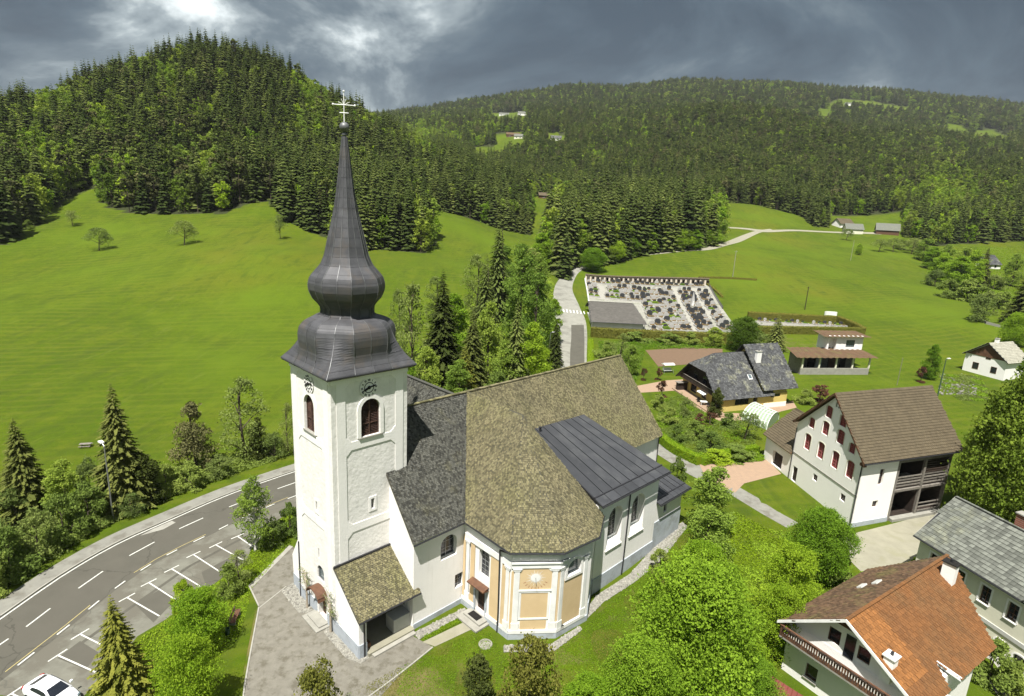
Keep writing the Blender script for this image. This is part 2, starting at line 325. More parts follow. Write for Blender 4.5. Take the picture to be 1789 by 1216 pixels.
class Wall:
    """vertical face: origin p, along e (unit), outward normal n"""
    def __init__(s, p, q, inside=None):
        s.p = A(*p[:2], p[2] if len(p) > 2 else 0); e = A(q[0] - p[0], q[1] - p[1], 0); s.L = np.linalg.norm(e); s.e = e / s.L
        s.n = A(s.e[1], -s.e[0], 0)
        if inside is not None and (A(*inside[:2], 0) - A(*s.p[:2], 0)) @ s.n > 0: s.n = -s.n
    def __call__(s, u, z, d=0): return s.p + s.e * u + EZ * z + s.n * d
    def niche(s, mb, u, z, w, h, depth, arch=0, n=8):
        mb.prism([s(u + a, z + b, .3) for a, b in outline(w, h, arch, n)], -s.n * (depth + .3)); return mb
    def plate(s, mb, u, z, w, h, d0, d1, arch=0, m=0, n=8):
        mb.prism([s(u + a, z + b, d0) for a, b in outline(w, h, arch, n)], s.n * (d1 - d0), m); return mb
    def ring(s, mb, u, z, w, h, b, d0, d1, arch=0, m=0, bottom=True, n=8):
        oi = outline(w, h, arch, n); oo = [(-w / 2 - b, -b if bottom else 0), (w / 2 + b, -b if bottom else 0)] + ([(w / 2 + b, h + b), (-w / 2 - b, h + b)] if not arch else
             [((w / 2 + b) * math.cos(math.pi * i / n), h - arch * w / 2 + (arch * w / 2 + b) * math.sin(math.pi * i / n)) for i in range(n + 1)])
        k = len(oi)
        for i in range(k):
            j = (i + 1) % k
            if not bottom and i == 0: continue
            q = [oi[i], oi[j], oo[j], oo[i]]
            mb.prism([s(u + a, z + c, d0) for a, c in q], s.n * (d1 - d0), m)
        return mb
    def window(s, parent, u, z, w, h, depth=.15, arch=0, fm='white_paint', gm='glass', nx=2, nz=2, fw=.08, sill=None, surround=None, cutter=None, name='window', label=None):
        if cutter is not None: s.niche(cutter, u, z, w, h, depth, arch)
        fr = MB(); s.ring(fr, u, z + fw, w - 2 * fw, h - 2 * fw, fw - .004, -depth + .02, -depth + .09, arch)
        iw, ih = w - 2 * fw, h - 2 * fw
        for i in range(1, nx):
            x = u - iw / 2 + iw * i / nx; hh = ih
            if arch: hh = ih - arch * iw / 2 + arch * iw / 2 * math.sqrt(max(0, 1 - (2 * (x - u) / iw) ** 2))
            fr.box(s(x - .025, z + fw, -depth + .025), s.e * .05, EZ * hh, s.n * .05)
        for i in range(1, nz):
            zz = z + fw + ih * i / nz; ww = iw
            if arch:
                k = ih - arch * iw / 2; y = zz - z - fw
                if y > k: ww = iw * math.sqrt(max(0, 1 - ((y - k) / (arch * iw / 2)) ** 2))
            fr.box(s(u - ww / 2, zz - .02, -depth + .03), s.e * ww, EZ * .04, s.n * .045)
        o = fr.build(name, fm, parent)
        if label: o['label'] = label
        g = MB(); s.plate(g, u, z + .01, w - .03, h - .03, -depth + .005, -depth + .03, arch); g.build('pane', gm, o)
        if sill: b = MB(); b.box(s(u - w / 2 - .1, z - .1, -depth), s.e * (w + .2), EZ * .09, s.n * (depth + .12)); b.build('sill', sill, o)
        if surround:
            b = MB(); s.ring(b, u, z, w + .02, h + .01, surround[1], .003, .045, arch, bottom=not sill); b.build('surround', surround[0], o)
        return o
def tiles(poly3, up, tw, th, lift=.035, jit=.0, thick=.03, over=.02, limit=None, stagger=True, gap=.012):
    """tile positions on a planar roof polygon: list of (corner, e, s, n) with e along the eave, s up the slope"""
    P = [np.asarray(p, float) for p in poly3]; n = norm(sum((np.cross(P[i] - P[0], P[(i + 1) % len(P)] - P[0]) for i in range(len(P))), A(0, 0, 0)))
    if n[2] < 0: n = -n
    s = norm(EZ - n * n[2]); e = np.cross(s, n); o = P[0]
    ab = [((p - o) @ e, (p - o) @ s) for p in P]
    a0, a1 = min(q[0] for q in ab), max(q[0] for q in ab); b0, b1 = min(q[1] for q in ab), max(q[1] for q in ab)
    out = []; r = 0; b = b0
    while b < b1 - th * .4:
        a = a0 - (tw * .5 if (stagger and r % 2) else 0)
        while a < a1:
            if pip(a + tw / 2, b + th * .6, ab): out.append((o + e * a + s * b, a, b, r))
            a += tw
        b += th; r += 1
    return out, e, s, n
def tile_mb(mb, lst, e, s, n, tw, th, lift=.035, thick=.03, jit=0., rng=random, m=0):
    for c, a, b, r in lst:
        ja = rng.uniform(-jit, jit); jl = lift * rng.uniform(.6, 1.4) if jit else lift
        w = tw * (1 - (.06 + rng.random() * .12 if jit else .04)); p = c + e * ja + n * .004 - s * (rng.uniform(0, .05) if jit else 0)
        v = [p + n * 0, p + e * w, p + s * th * 1.08 + e * w, p + s * th * 1.08, p + n * (jl + thick), p + e * w + n * (jl + thick), p + s * th * 1.08 + e * w + n * thick * .6, p + s * th * 1.08 + n * thick * .6]
        av = rng.random()
        mb.mesh(v, [(4, 5, 6, 7), (0, 1, 5, 4), (1, 2, 6, 5), (3, 0, 4, 7)], m, av)
def slab(mb, pts, t, m=0):
    """closed slab under a planar polygon"""
    P = [np.asarray(p, float) for p in pts]; n = norm(sum((np.cross(P[i] - P[0], P[(i + 1) % len(P)] - P[0]) for i in range(len(P))), A(0, 0, 0)))
    if n[2] < 0: n = -n
    return mb.prism(P, -n * t, m)

# ---------------------------------------------------------------- terrain
CTRL = [  # pixel of the photograph and depth (metres along +Y): height follows
 (0,430,230),(-300,420,210),(60,395,255),(180,362,290),(320,372,285),(460,352,300),(560,412,270),(640,435,262),(750,368,335),(850,392,375),(950,420,375),
 (300,550,165),(60,560,150),(600,560,170),(760,470,230),(850,500,215),(120,480,200),(450,440,220),
 (350,118,480),(200,165,455),(60,210,430),(-120,260,420),(-400,300,400),(470,140,490),(560,190,500),(640,232,505),(720,275,520),(800,305,560),(900,340,560),
 (350,240,380),(150,290,340),(560,310,390),(700,340,400),
 (1020,488,270),(1235,495,265),(1505,575,198),(1030,577,185),(1275,580,186),(1100,432,345),(1200,437,330),(1240,425,360),(1300,425,380),(1345,406,430),(1400,404,450),
 (1260,357,510),(1330,362,510),(1400,392,480),(1480,405,470),(1540,402,470),(1600,440,400),(1740,468,370),(1650,500,300),(1500,480,300),(1400,500,265),(1700,560,210),(1789,600,186),(1850,640,160),(1600,560,215),(1950,520,320),
 (950,345,540),(1000,380,430),(1100,330,640),(1200,300,700),(1300,350,590),(1450,370,580),(1560,385,540),(1640,400,480),(1700,350,560),(1789,330,600),(1950,330,600),
 (1250,205,1050),(1150,225,1050),(1350,215,1000),(1480,260,900),(1600,300,850),(1700,310,850),(1789,300,850),(1950,300,850),
 (840,268,900),(930,255,950),(1000,250,950),(1080,255,950),(760,268,850),(850,300,680),
 (720,200,2500),(820,190,2400),(900,170,2300),(1000,160,2300),(1100,160,2350),(1180,150,2500),(1300,152,2500),(1400,160,2500),(1500,165,2500),(1600,172,2500),(1700,186,2500),(1789,195,2500),(2000,225,2500),(2300,260,2400),
 (1500,190,1900),(1300,180,1800),(1720,240,1650),(1600,215,1700),(1000,190,1900),(850,205,1900),(1100,190,1700),(400,280,2500),(0,290,2500),(-500,300,2500),(1400,230,1350),(1560,245,1350)]
WCTRL = [(x, y, 0) for x in (-140, -90, -45, 0, 45, 90, 150) for y in (-60, 10, 60, 95)] + [(40, 120, 0), (74, 143, 0), (95, 148, 0), (125, 152, 0.5), (20, 145, 0), (-20, 110, 0), (-60, 100, 0), (0, 130, 0), (18, 165, .5), (70, 165, .4),
         (-1500, 600, 120), (-1500, 2500, 200), (1800, 600, 150), (2600, 2400, 260), (0, 4500, 260), (2500, 4500, 300), (-2500, 4500, 260), (-400, 100, 5), (-250, 20, 3), (350, 60, 6), (300, 150, 12), (-100, 640, 80), (-250, 620, 90), (100, 620, 45)]
def setup_rbf():
    pts = []
    for px, py, Y in CTRL:
        d = ray(px, py); q = CO + d * (Y / d[1]); pts.append(q)
    return np.array(pts + [A(*q) for q in WCTRL])
CP = setup_rbf()
def kern(d2): return np.sqrt(d2 + 8.0 ** 2)
_n = len(CP); _K = kern(((CP[:, None, :2] - CP[None, :, :2]) ** 2).sum(-1)); _P = np.c_[np.ones(_n), CP[:, :2] / 100]
_A = np.block([[_K + np.eye(_n) * .02, _P], [_P.T, np.zeros((3, 3))]]); _W = np.linalg.solve(_A, np.r_[CP[:, 2], 0, 0, 0])
def smooth(t): t = np.clip(t, 0, 1); return t * t * (3 - 2 * t)
def h_raw(x, y):
    x = np.asarray(x, float); y = np.asarray(y, float); sh = x.shape; x = x.ravel(); y = y.ravel(); out = np.zeros(len(x))
    for i in range(0, len(x), 20000):
        a, b = x[i:i + 20000], y[i:i + 20000]
        K = kern((a[:, None] - CP[:, 0]) ** 2 + (b[:, None] - CP[:, 1]) ** 2)
        out[i:i + 20000] = K @ _W[:_n] + _W[_n] + (_W[_n + 1] * a + _W[_n + 2] * b) / 100
    w = smooth((y - 96 + np.maximum(0, np.abs(x) - 150) * .5) / 45)
    out = out * w
    far = smooth((np.hypot(x, y) - 450) / 500)
    out += far * (6 * np.sin(x / 61 + 1.3 * np.sin(y / 97)) * np.sin(y / 73 + 2) + 3 * np.sin(x / 23 + y / 31))
    out += -2.2 * np.exp(-((x - 48.5) ** 2 + (y - 39.5) ** 2) / (2 * 4.5 ** 2))
    u, v = 41.0, -9.5  # slight rise at the far corner of the church
    cx, cy = -11.65 + (u - v) * .7071, 41.54 + (u + v) * .7071
    out += 1.1 * np.exp(-((x - cx) ** 2 + (y - cy) ** 2) / (2 * 6.5 ** 2))
    return out.reshape(sh)
def axis(lo, hi, step, far_lo, far_hi, g=1.055):
    c = list(np.arange(lo, hi + .01, step)); a = []; s = step; x = lo
    while x > far_lo: s *= g; x -= s; a.append(x)
    b = []; s = step; x = hi
    while x < far_hi: s = min(s * g, 60); x += s; b.append(x)
    return np.array(a[::-1] + c + b)
GX = axis(-120, 190, 2.0, -3200, 3600); GY = axis(-30, 310, 2.0, -300, 4600)
GZ = h_raw(*np.meshgrid(GX, GY))
def hz(x, y):
    """height on the terrain mesh"""
    x = np.asarray(x, float); y = np.asarray(y, float)
    i = np.clip(np.searchsorted(GX, x) - 1, 0, len(GX) - 2); j = np.clip(np.searchsorted(GY, y) - 1, 0, len(GY) - 2)
    u = (x - GX[i]) / (GX[i + 1] - GX[i]); v = (y - GY[j]) / (GY[j + 1] - GY[j])
    return GZ[j, i] * (1 - u) * (1 - v) + GZ[j, i + 1] * u * (1 - v) + GZ[j + 1, i] * (1 - u) * v + GZ[j + 1, i + 1] * u * v
def TP(px, py, tmax=5000):
    """point of the terrain seen at a pixel of the photograph"""
    d = ray(px, py); t = np.r_[np.arange(20, 400, .5), np.geomspace(400, tmax, 1500)]
    p = CO + d * t[:, None]; b = hz(p[:, 0], p[:, 1]) - p[:, 2]; k = np.argmax(b > 0)
    if b[k] <= 0: return p[-1]
    a, c = t[max(k - 1, 0)], t[k]
    for _ in range(18):
        m = (a + c) / 2; q = CO + d * m
        if hz(q[0], q[1]) > q[2]: c = m
        else: a = m
    return CO + d * c
def on(x, y, dz=0.0): return A(x, y, float(hz(x, y)) + dz)

# meadows and clearings (pixel polygons of the photograph, valid for a range of depth)
M1 = [(-900, 455), (-200, 445), (0, 428), (55, 395), (105, 350), (165, 322), (188, 362), (225, 374), (310, 374), (392, 373), (432, 356), (468, 351), (500, 384), (560, 413), (632, 435), (742, 442), (762, 424), (748, 364), (800, 375), (870, 399), (945, 414), (975, 470), (960, 1500), (-900, 1500)]
M2 = [(900, 1500), (955, 700), (965, 520), (1000, 468), (1060, 462), (1130, 443), (1262, 428), (1262, 398), (1248, 350), (1300, 353), (1395, 376), (1425, 397), (1480, 396), (1600, 418), (1612, 460), (1650, 500), (1700, 548), (1789, 590), (2100, 640), (2900, 700), (2900, 1500)]
CLR = [([(814, 262), (850, 253), (885, 257), (888, 280), (870, 296), (828, 298)], 500, 1300), ([(1440, 180), (1480, 172), (1585, 187), (1585, 203), (1500, 196), (1450, 192)], 1100, 2600), ([(1685, 234), (1722, 227), (1768, 237), (1755, 262), (1695, 260)], 700, 2600),
       ([(1645, 213), (1692, 226), (1688, 255), (1656, 252)], 700, 2600), ([(1425, 190), (1455, 190), (1450, 222), (1425, 220)], 700, 2600), ([(925, 345), (972, 335), (985, 440), (930, 440)], 360, 700), ([(855, 198), (920, 196), (925, 222), (858, 222)], 900, 2600),
       ([(865, 232), (915, 230), (915, 275), (865, 275)], 500, 1500), ([(954, 234), (990, 232), (988, 268), (956, 268)], 500, 1500), ([(1600, 432), (1690, 425), (1820, 420), (1820, 640), (1700, 565), (1650, 510), (1605, 470)], 150, 480), ([(1445, 370), (1580, 370), (1585, 440), (1440, 440)], 300, 560)]
def forest_mask(x, y):
    z = hz(x, y); q = proj(np.stack([x, y, z], -1)); f = y > 150
    f &= ~((y < 392) & pip(q[..., 0], q[..., 1], M1)); f &= ~((y < 530) & pip(q[..., 0], q[..., 1], M2) & ~((y > 440) & (q[..., 0] < 1245)))
    for poly, a, b in CLR: f &= ~((y > a) & (y < b) & pip(q[..., 0], q[..., 1], poly))
    return f
def ground():
    X, Y = np.meshgrid(GX, GY); nx, ny = len(GX), len(GY)
    V = np.stack([X, Y, GZ], -1).reshape(-1, 3)
    idx = np.arange(nx * ny).reshape(ny, nx); F = np.stack([idx[:-1, :-1], idx[:-1, 1:], idx[1:, 1:], idx[1:, :-1]], -1).reshape(-1, 4)
    me = bpy.data.meshes.new('ground'); me.vertices.add(len(V)); me.vertices.foreach_set('co', V.ravel()); me.loops.add(F.size); me.loops.foreach_set('vertex_index', F.ravel().astype(np.int32))
    me.polygons.add(len(F)); me.polygons.foreach_set('loop_start', np.arange(0, F.size, 4, dtype=np.int32)); me.polygons.foreach_set('use_smooth', [True] * len(F)); me.update(calc_edges=True)
    fm = forest_mask(X, Y).astype(np.float32).ravel(); at = me.attributes.new('forest', 'FLOAT', 'POINT'); at.data.foreach_set('value', fm)
    dr = np.zeros(len(V), np.float32)
    for cx, cy, r, a in DRY:
        p = W3(cx, cy) if cy > 560 else TP(cx, cy); dr += a * np.exp(-((V[:, 0] - p[0]) ** 2 + (V[:, 1] - p[1]) ** 2) / (2 * r * r)).astype(np.float32)
    at = me.attributes.new('dry', 'FLOAT', 'POINT'); at.data.foreach_set('value', dr)
    m = bpy.data.materials.new('meadow_ground'); m.use_nodes = True; t = m.node_tree; b = t.nodes['Principled BSDF']; L = t.links.new; b.inputs['Roughness'].default_value = .95; b.inputs['Specular IOR Level'].default_value = .1
    tc = N(t, 'ShaderNodeTexCoord')
    def noise(sc, det=5, ro=.6, str_=None):
        v = tc.outputs['Object']
        if str_: mp = N(t, 'ShaderNodeMapping'); L(v, mp.inputs[0]); mp.inputs['Scale'].default_value = str_; mp.inputs['Rotation'].default_value = (0, 0, .5); v = mp.outputs[0]
        n = N(t, 'ShaderNodeTexNoise'); n.inputs['Scale'].default_value = sc; n.inputs['Detail'].default_value = det; n.inputs['Roughness'].default_value = ro; L(v, n.inputs['Vector']); return n.outputs[0]
    def mix(f, a, c, lo=None, hi=None):
        if lo is not None: r = N(t, 'ShaderNodeMapRange'); L(f, r.inputs[0]); r.inputs[1].default_value = lo; r.inputs[2].default_value = hi; f = r.outputs[0]
        x = N(t, 'ShaderNodeMix', data_type='RGBA'); L(f, x.inputs[0])
        for i, q in ((6, a), (7, c)):
            if isinstance(q, tuple): x.inputs[i].default_value = (*q, 1)
            else: L(q, x.inputs[i])
        return x.outputs[2]
    g = mix(noise(.035, 4), (0.0500, 0.0850, 0.0031), (0.0690, 0.1020, 0.0039), .38, .62)
    g = mix(noise(.9, 8, .75), g, (0.0432, 0.0672, 0.0048), .44, .66)
    g = mix(noise(.16, 6, .7), g, (0.0832, 0.1040, 0.0064), .50, .70)
    g = mix(noise(.012, 3), g, (0.0944, 0.1024, 0.0080), .52, .72)
    g = mix(noise(.5, 6, .75, (1, .12, 1)), g, (.100, .122, .020), .56, .78)
    g = mix(noise(5, 3, .8), g, (.26, .25, .03), .64, .74)
    g = mix(noise(.35, 4, .6, (1.0, .2, 1)), g, (0.0448, 0.0688, 0.0064), .50, .72)
    g = mix(noise(2.2, 5, .7), g, (0.0306, 0.0544, 0.0068), .60, .78)
    wv = N(t, 'ShaderNodeTexWave'); wv.inputs['Scale'].default_value = .09; wv.inputs['Distortion'].default_value = 5; wv.inputs['Detail'].default_value = 3; wv.inputs['Detail Scale'].default_value = .35
    mpw = N(t, 'ShaderNodeMapping'); L(tc.outputs['Object'], mpw.inputs[0]); mpw.inputs['Rotation'].default_value = (0, 0, 1.25); L(mpw.outputs[0], wv.inputs['Vector'])
    ml = N(t, 'ShaderNodeMath', operation='MULTIPLY'); L(wv.outputs['Fac'], ml.inputs[0]); L(noise(.05, 3), ml.inputs[1]); g = mix(ml.outputs[0], g, (.086, .104, .010), .30, .80)   # mowing lines
    g = mix(noise(.02, 5, .6), g, (.076, .116, .006), .48, .70)
    ad = N(t, 'ShaderNodeAttribute', attribute_name='dry'); nd = noise(.45, 6, .7)
    mm = N(t, 'ShaderNodeMath', operation='MULTIPLY_ADD'); L(ad.outputs['Fac'], mm.inputs[0]); mm.inputs[1].default_value = .6; L(nd, mm.inputs[2])
    g = mix(mm.outputs[0], g, (.135, .115, .045), .68, .98)
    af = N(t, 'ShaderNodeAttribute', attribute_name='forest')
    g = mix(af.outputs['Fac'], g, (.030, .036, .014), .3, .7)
    L(g, b.inputs['Base Color'])
    bp = N(t, 'ShaderNodeBump'); bp.inputs['Distance'].default_value = .12; bp.inputs['Strength'].default_value = .8; L(noise(1.6, 8, .8), bp.inputs['Height']); L(bp.outputs[0], b.inputs['Normal'])
    me.materials.append(m); MATS['meadow_ground'] = m
    o = bpy.data.objects.new('ground', me); COL.objects.link(o); o['kind'] = 'structure'
DRY = [(960, 1165, 1.3, .35), (1030, 1125, 1.2, .3), (1075, 1080, 1.2, .35), (1110, 1030, 1.1, .35), (1150, 985, 1.1, .3), (870, 1190, 1.6, .3), (425, 1120, 1.2, .5), (440, 1080, 1.0, .45), (1000, 1150, 2.5, .2), (1080, 1060, 2, .15), (1120, 1000, 2, .15), (700, 1200, 3, .8), (400, 1150, 2.5, .7), (330, 1090, 2, .4), (1550, 470, 14, .25), (1600, 520, 10, .2), (1350, 600, 8, .35), (1440, 620, 8, .3), (270, 1130, 2, .5), (1180, 630, 6, .2)]
ground()

# ---------------------------------------------------------------- roads, paths and yards as sheets, each a few mm above the one below
def sheet(name, pix, mat, dz, kind='structure', world=False, sub=2.0, z0=0):
    """flat polygon given by pixels, laid on the ground"""
    P = [W3(x, y, z0) for x, y in pix] if not world else [A(*p) for p in pix]
    bm = bmesh.new(); vs = [bm.verts.new((p[0], p[1], 0)) for p in P]; f = bm.faces.new(vs); bmesh.ops.triangulate(bm, faces=[f])
    for _ in range(5):
        es = [e for e in bm.edges if e.calc_length() > sub * 2]
        if not es: break
        bmesh.ops.subdivide_edges(bm, edges=es, cuts=1, use_grid_fill=False); bmesh.ops.triangulate(bm, faces=bm.faces[:])
    for v in bm.verts: v.co.z = float(hz(v.co.x, v.co.y)) + dz
    bmesh.ops.recalc_face_normals(bm, faces=bm.faces)
    if sum(f.normal.z for f in bm.faces) < 0: bmesh.ops.reverse_faces(bm, faces=bm.faces[:])
    me = bpy.data.meshes.new(name); bm.to_mesh(me); bm.free(); me.materials.append(MATS[mat]); o = bpy.data.objects.new(name, me); COL.objects.link(o); ORG[o.name] = A(0, 0, 0)
    if kind: o['kind'] = kind
    return o
def resample(P, step):
    P = [A(*p) for p in P]
    # catmull-rom
    Q = []
    for i in range(len(P) - 1):
        p0, p1, p2, p3 = P[max(i - 1, 0)], P[i], P[i + 1], P[min(i + 2, len(P) - 1)]; n = max(1, int(np.linalg.norm(p2 - p1) / step))
        for k in range(n):
            t = k / n; Q.append(.5 * ((2 * p1) + (p2 - p0) * t + (2 * p0 - 5 * p1 + 4 * p2 - p3) * t * t + (3 * p1 - p0 - 3 * p2 + p3) * t ** 3))
    return Q + [P[-1]]
def ribbon(name, left, right, mat, dz, kind='structure', parent=None, cross=6, step=2.0):
    """road between two edge lines with the same number of points (world)"""
    n = 0
    for i in range(len(left) - 1): n += max(1, int(max(np.linalg.norm(A(*left[i + 1]) - A(*left[i])), np.linalg.norm(A(*right[i + 1]) - A(*right[i]))) / step))
    def rs(P):
        P = [A(*p[:2]) for p in P]; Q = []
        for i in range(len(P) - 1):
            p0, p1, p2, p3 = P[max(i - 1, 0)], P[i], P[i + 1], P[min(i + 2, len(P) - 1)]; k_ = max(1, int(max(np.linalg.norm(A(*left[i + 1]) - A(*left[i])), np.linalg.norm(A(*right[i + 1]) - A(*right[i]))) / step))
            for k in range(k_):
                t = k / k_; Q.append(.5 * ((2 * p1) + (p2 - p0) * t + (2 * p0 - 5 * p1 + 4 * p2 - p3) * t * t + (3 * p1 - p0 - 3 * p2 + p3) * t ** 3))
        return Q + [P[-1]]
    Lf, Rt = rs(left), rs(right); V = []; F = []
    for a, b in zip(Lf, Rt):
        for k in range(cross + 1):
            p = a + (b - a) * k / cross; V.append((p[0], p[1], float(hz(p[0], p[1])) + dz))
    w = cross + 1
    for i in range(len(Lf) - 1):
        for k in range(cross): F.append((i * w + k, i * w + k + 1, (i + 1) * w + k + 1, (i + 1) * w + k))
    mb = MB(); mb.mesh(V, F); 
    o = mb.build(name, mat, parent, kind=kind)
    if o.data.polygons[0].normal.z < 0: o.data.flip_normals()
    return o
def px0(l): return [W3(x, y) for x, y in l]
def pxt(l): return [TP(x, y) for x, y in l]
def off(line, d):
    P = [A(*p[:2]) for p in line]; out = []
    for i, p in enumerate(P):
        t = norm(P[min(i + 1, len(P) - 1)] - P[max(i - 1, 0)]); out.append(p + A(-t[1], t[0]) * d)
    return out
# main road on the left
E_in = px0([(-160, 1185), (0, 1077), (100, 1008), (200, 950), (300, 905), (400, 862), (515, 822), (620, 790), (740, 755)])
E_out = off(E_in, 1.9)
ribbon('sidewalk', [(p[0], p[1]) for p in E_in], E_out, 'pavement', .11)
kb = MB()
rs_in = resample([A(p[0], p[1], 0) for p in E_in], 1.5)
for a, b in zip(rs_in[:-1], rs_in[1:]):
    t = norm(b - a); n = A(t[1], -t[0], 0); L_ = np.linalg.norm(b - a); kb.box(a + n * .0 - EZ * .05, t * (L_ - .02), n * .14, EZ * .175)
kb.build('kerb', 'kerb_stone', kind='structure')
R_in = off(E_in, -.14); R_dash = off(E_in, -7.0)
ribbon('road', R_in, R_dash, 'asphalt', .012)
ribbon('parking_lane', R_dash, off(E_in, -14.6), 'asphalt_old', .008)
def strip(mb, p, q, w, dz=.018):
    p = A(*p[:2], 0); q = A(*q[:2], 0); t = norm(q - p); n = A(-t[1], t[0], 0) * w / 2
    mb.poly([p - n + EZ * dz, q - n + EZ * dz, q + n + EZ * dz, p + n + EZ * dz])
mk = MB(); edge = resample([A(*p, 0) for p in off(E_in, -.35)], 2)
for a, b in zip(edge[:-1], edge[1:]): strip(mk, a, b, .15)
def marks(mb, pairs, w, dz=.018):
    for a, b in pairs: strip(mb, W3(*a), W3(*b), w, dz)
mk.build('edge_line', 'road_paint', kind='structure')
mk = MB(); marks(mk, [((-20, 1140), (15, 1116)), ((46, 1095), (88, 1063)), ((137, 1028), (180, 998)), ((226, 971), (270, 947)), ((313, 924), (355, 905)), ((400, 886), (438, 871)), ((485, 854), (522, 841))], .14)
mk.build('centre_line_dashes', 'road_paint', kind='structure')
mk = MB(); dl = resample([A(*p, 0) for p in off(E_in, -6.75)], .5)
for i in range(6, len(dl) - 4, 6):
    if 4 < i: strip(mk, dl[i], dl[i + 2] + (dl[i + 3] - dl[i + 2]) * .4, .14)
mk.build('lane_edge_dashes', 'road_paint', kind='structure')
mk = MB(); dl2 = resample([A(*p, 0) for p in off(E_in, -6.45)], 2)
for i in range(len(dl2) - 1):
    if (i * 7919) % 5 > 1: strip(mk, dl2[i], dl2[i + 1], .07)
mk.build('old_yellow_line', 'yellow_paint', kind='structure')
mk = MB()
bays = [((451, 922), (475, 932)), ((415, 937), (448, 960)), ((377, 952), (427, 980)), ((338, 969), (384, 999)), ((300, 994), (354, 1027)), ((260, 1018), (302, 1045)), ((222, 1044), (288, 1082)), ((140, 1108), (180, 1128)), ((101, 1145), (177, 1179)), ((20, 1212), (100, 1250))]
for a, b in bays:
    p, q = W3(*a), W3(*b); d = norm(q - p); strip(mk, p, p + d * 5.0, .13, .019); t = A(-d[1], d[0], 0); strip(mk, p - t * .75, p + t * .75, .13, .0225)
mk.build('parking_bay_lines', 'road_paint', kind='structure')
mk = MB(); gl = px0([(520, 893), (415, 945), (330, 990), (225, 1064), (120, 1140)])
for a, b in zip(gl[:-1], gl[1:]): strip(mk, a, b, .35, .0135)
mk.build('drainage_channel', 'asphalt', kind='structure')
def patch(name, pix, mat, dz):
    sheet(name, pix, mat, dz)
patch('asphalt_patch', [(268, 924), (300, 910), (307, 913), (285, 925), (245, 936)], 'concrete', .0155)
patch('asphalt_patch', [(352, 1000), (400, 975), (432, 968), (400, 1000), (362, 1030)], 'asphalt', .0125)
patch('asphalt_patch', [(235, 1055), (280, 1030), (310, 1045), (268, 1088)], 'asphalt', .0125)
patch('asphalt_patch', [(100, 1150), (140, 1120), (172, 1140), (150, 1170)], 'asphalt', .0125)
# verge between the parking and the church
patch('verge', [(530, 885), (490, 905), (440, 958), (428, 985), (360, 1030), (290, 1082), (240, 1112), (180, 1185), (120, 1240), (430, 1260), (420, 1200), (447, 1062), (432, 1023), (504, 955)], 'meadow_ground', .02)
# church forecourt
patch('forecourt', [(418, 1290), (426, 1200), (451, 1060), (434, 1024), (506, 952), (560, 990), (640, 1120), (718, 1110), (757, 1131), (700, 1178), (600, 1290)], 'plaza', .028)
kb = MB()
def kerbline(pix, w=.12, h=.09, mb=kb):
    P = resample([W3(*p) for p in pix], 1.2)
    for a, b in zip(P[:-1], P[1:]):
        t = norm(b - a); n = A(t[1], -t[0], 0) * w; z = float(hz(a[0], a[1])); mb.box(a * A(1, 1, 0) + EZ * (z - .03), t * (np.linalg.norm(b - a) - .015), n, EZ * (h + .03))
kerbline([(418, 1290), (426, 1200), (451, 1062)]); kerbline([(451, 1060), (434, 1024)]); kerbline([(434, 1024), (505, 954)], .5, .06); kerbline([(452, 1062), (500, 1024)], .1, .04); kerbline([(757, 1132), (700, 1178), (630, 1230)])
kb.build('kerb', 'kerb_stone', kind='structure')
patch('side_path', [(738, 1122), (822, 1082), (845, 1090), (760, 1130)], 'gravel_road', .03)
# streets on the right
patch('lane', [(1120, 745), (1180, 790), (1225, 815), (1230, 835), (1285, 848), (1340, 880), (1394, 915), (1375, 925), (1330, 900), (1270, 862), (1205, 830), (1150, 795), (1100, 760)], 'pavement', .02)
patch('driveway', [(1222, 812), (1300, 808), (1340, 803), (1365, 828), (1300, 845), (1284, 862), (1262, 855), (1235, 840)], 'pavers', .026)
patch('gravel_yard', [(1462, 945), (1500, 930), (1560, 915), (1640, 893), (1700, 900), (1700, 960), (1600, 975), (1555, 1000), (1505, 1000), (1480, 975)], 'gravel_road', .018)
patch('gravel_yard', [(1690, 1130), (1720, 1110), (1850, 1240), (1850, 1330), (1790, 1250)], 'concrete', .02)
patch('lawn', [(1312, 845), (1345, 830), (1370, 840), (1480, 930), (1470, 940), (1390, 912), (1330, 880)], 'meadow_ground', .024)
# road past the cemetery
Lr = pxt([(975, 690), (972, 640), (973, 600), (968, 560), (965, 530), (972, 495), (990, 475), (1015, 463)])
Rr = pxt([(1030, 690), (1026, 640), (1026, 600), (1024, 565), (1012, 535), (1000, 505), (1008, 480), (1030, 466)])
ribbon('cemetery_road', [p[:2] for p in Lr], [p[:2] for p in Rr], 'road_pale', .06)
Lr = pxt([(996, 690), (996, 620), (998, 590), (998, 568)]); Rr = pxt([(1022, 690), (1021, 620), (1021, 590), (1020, 568)])
ribbon('asphalt_patch', [p[:2] for p in Lr], [p[:2] for p in Rr], 'asphalt', .075)
zb = MB()
for k in range(8):
    a = TP(977 + k * 6, 540 + k * .6); b = TP(980.2 + k * 6, 545 + k * .6)
    zb.poly([on(a[0], a[1], .1), on(b[0], a[1], .1), on(b[0], b[1], .1), on(a[0], b[1], .1)])
zb.build('pedestrian_crossing', 'white_paint', kind='structure')
Lr = pxt([(1130, 446), (1190, 440), (1245, 436), (1290, 424), (1325, 408), (1350, 402)]); Rr = pxt([(1130, 441), (1190, 436), (1245, 430), (1280, 418), (1315, 405), (1345, 400)])
ribbon('hill_road', [p[:2] for p in Lr], [p[:2] for p in Rr], 'gravel_road', .12, cross=4)
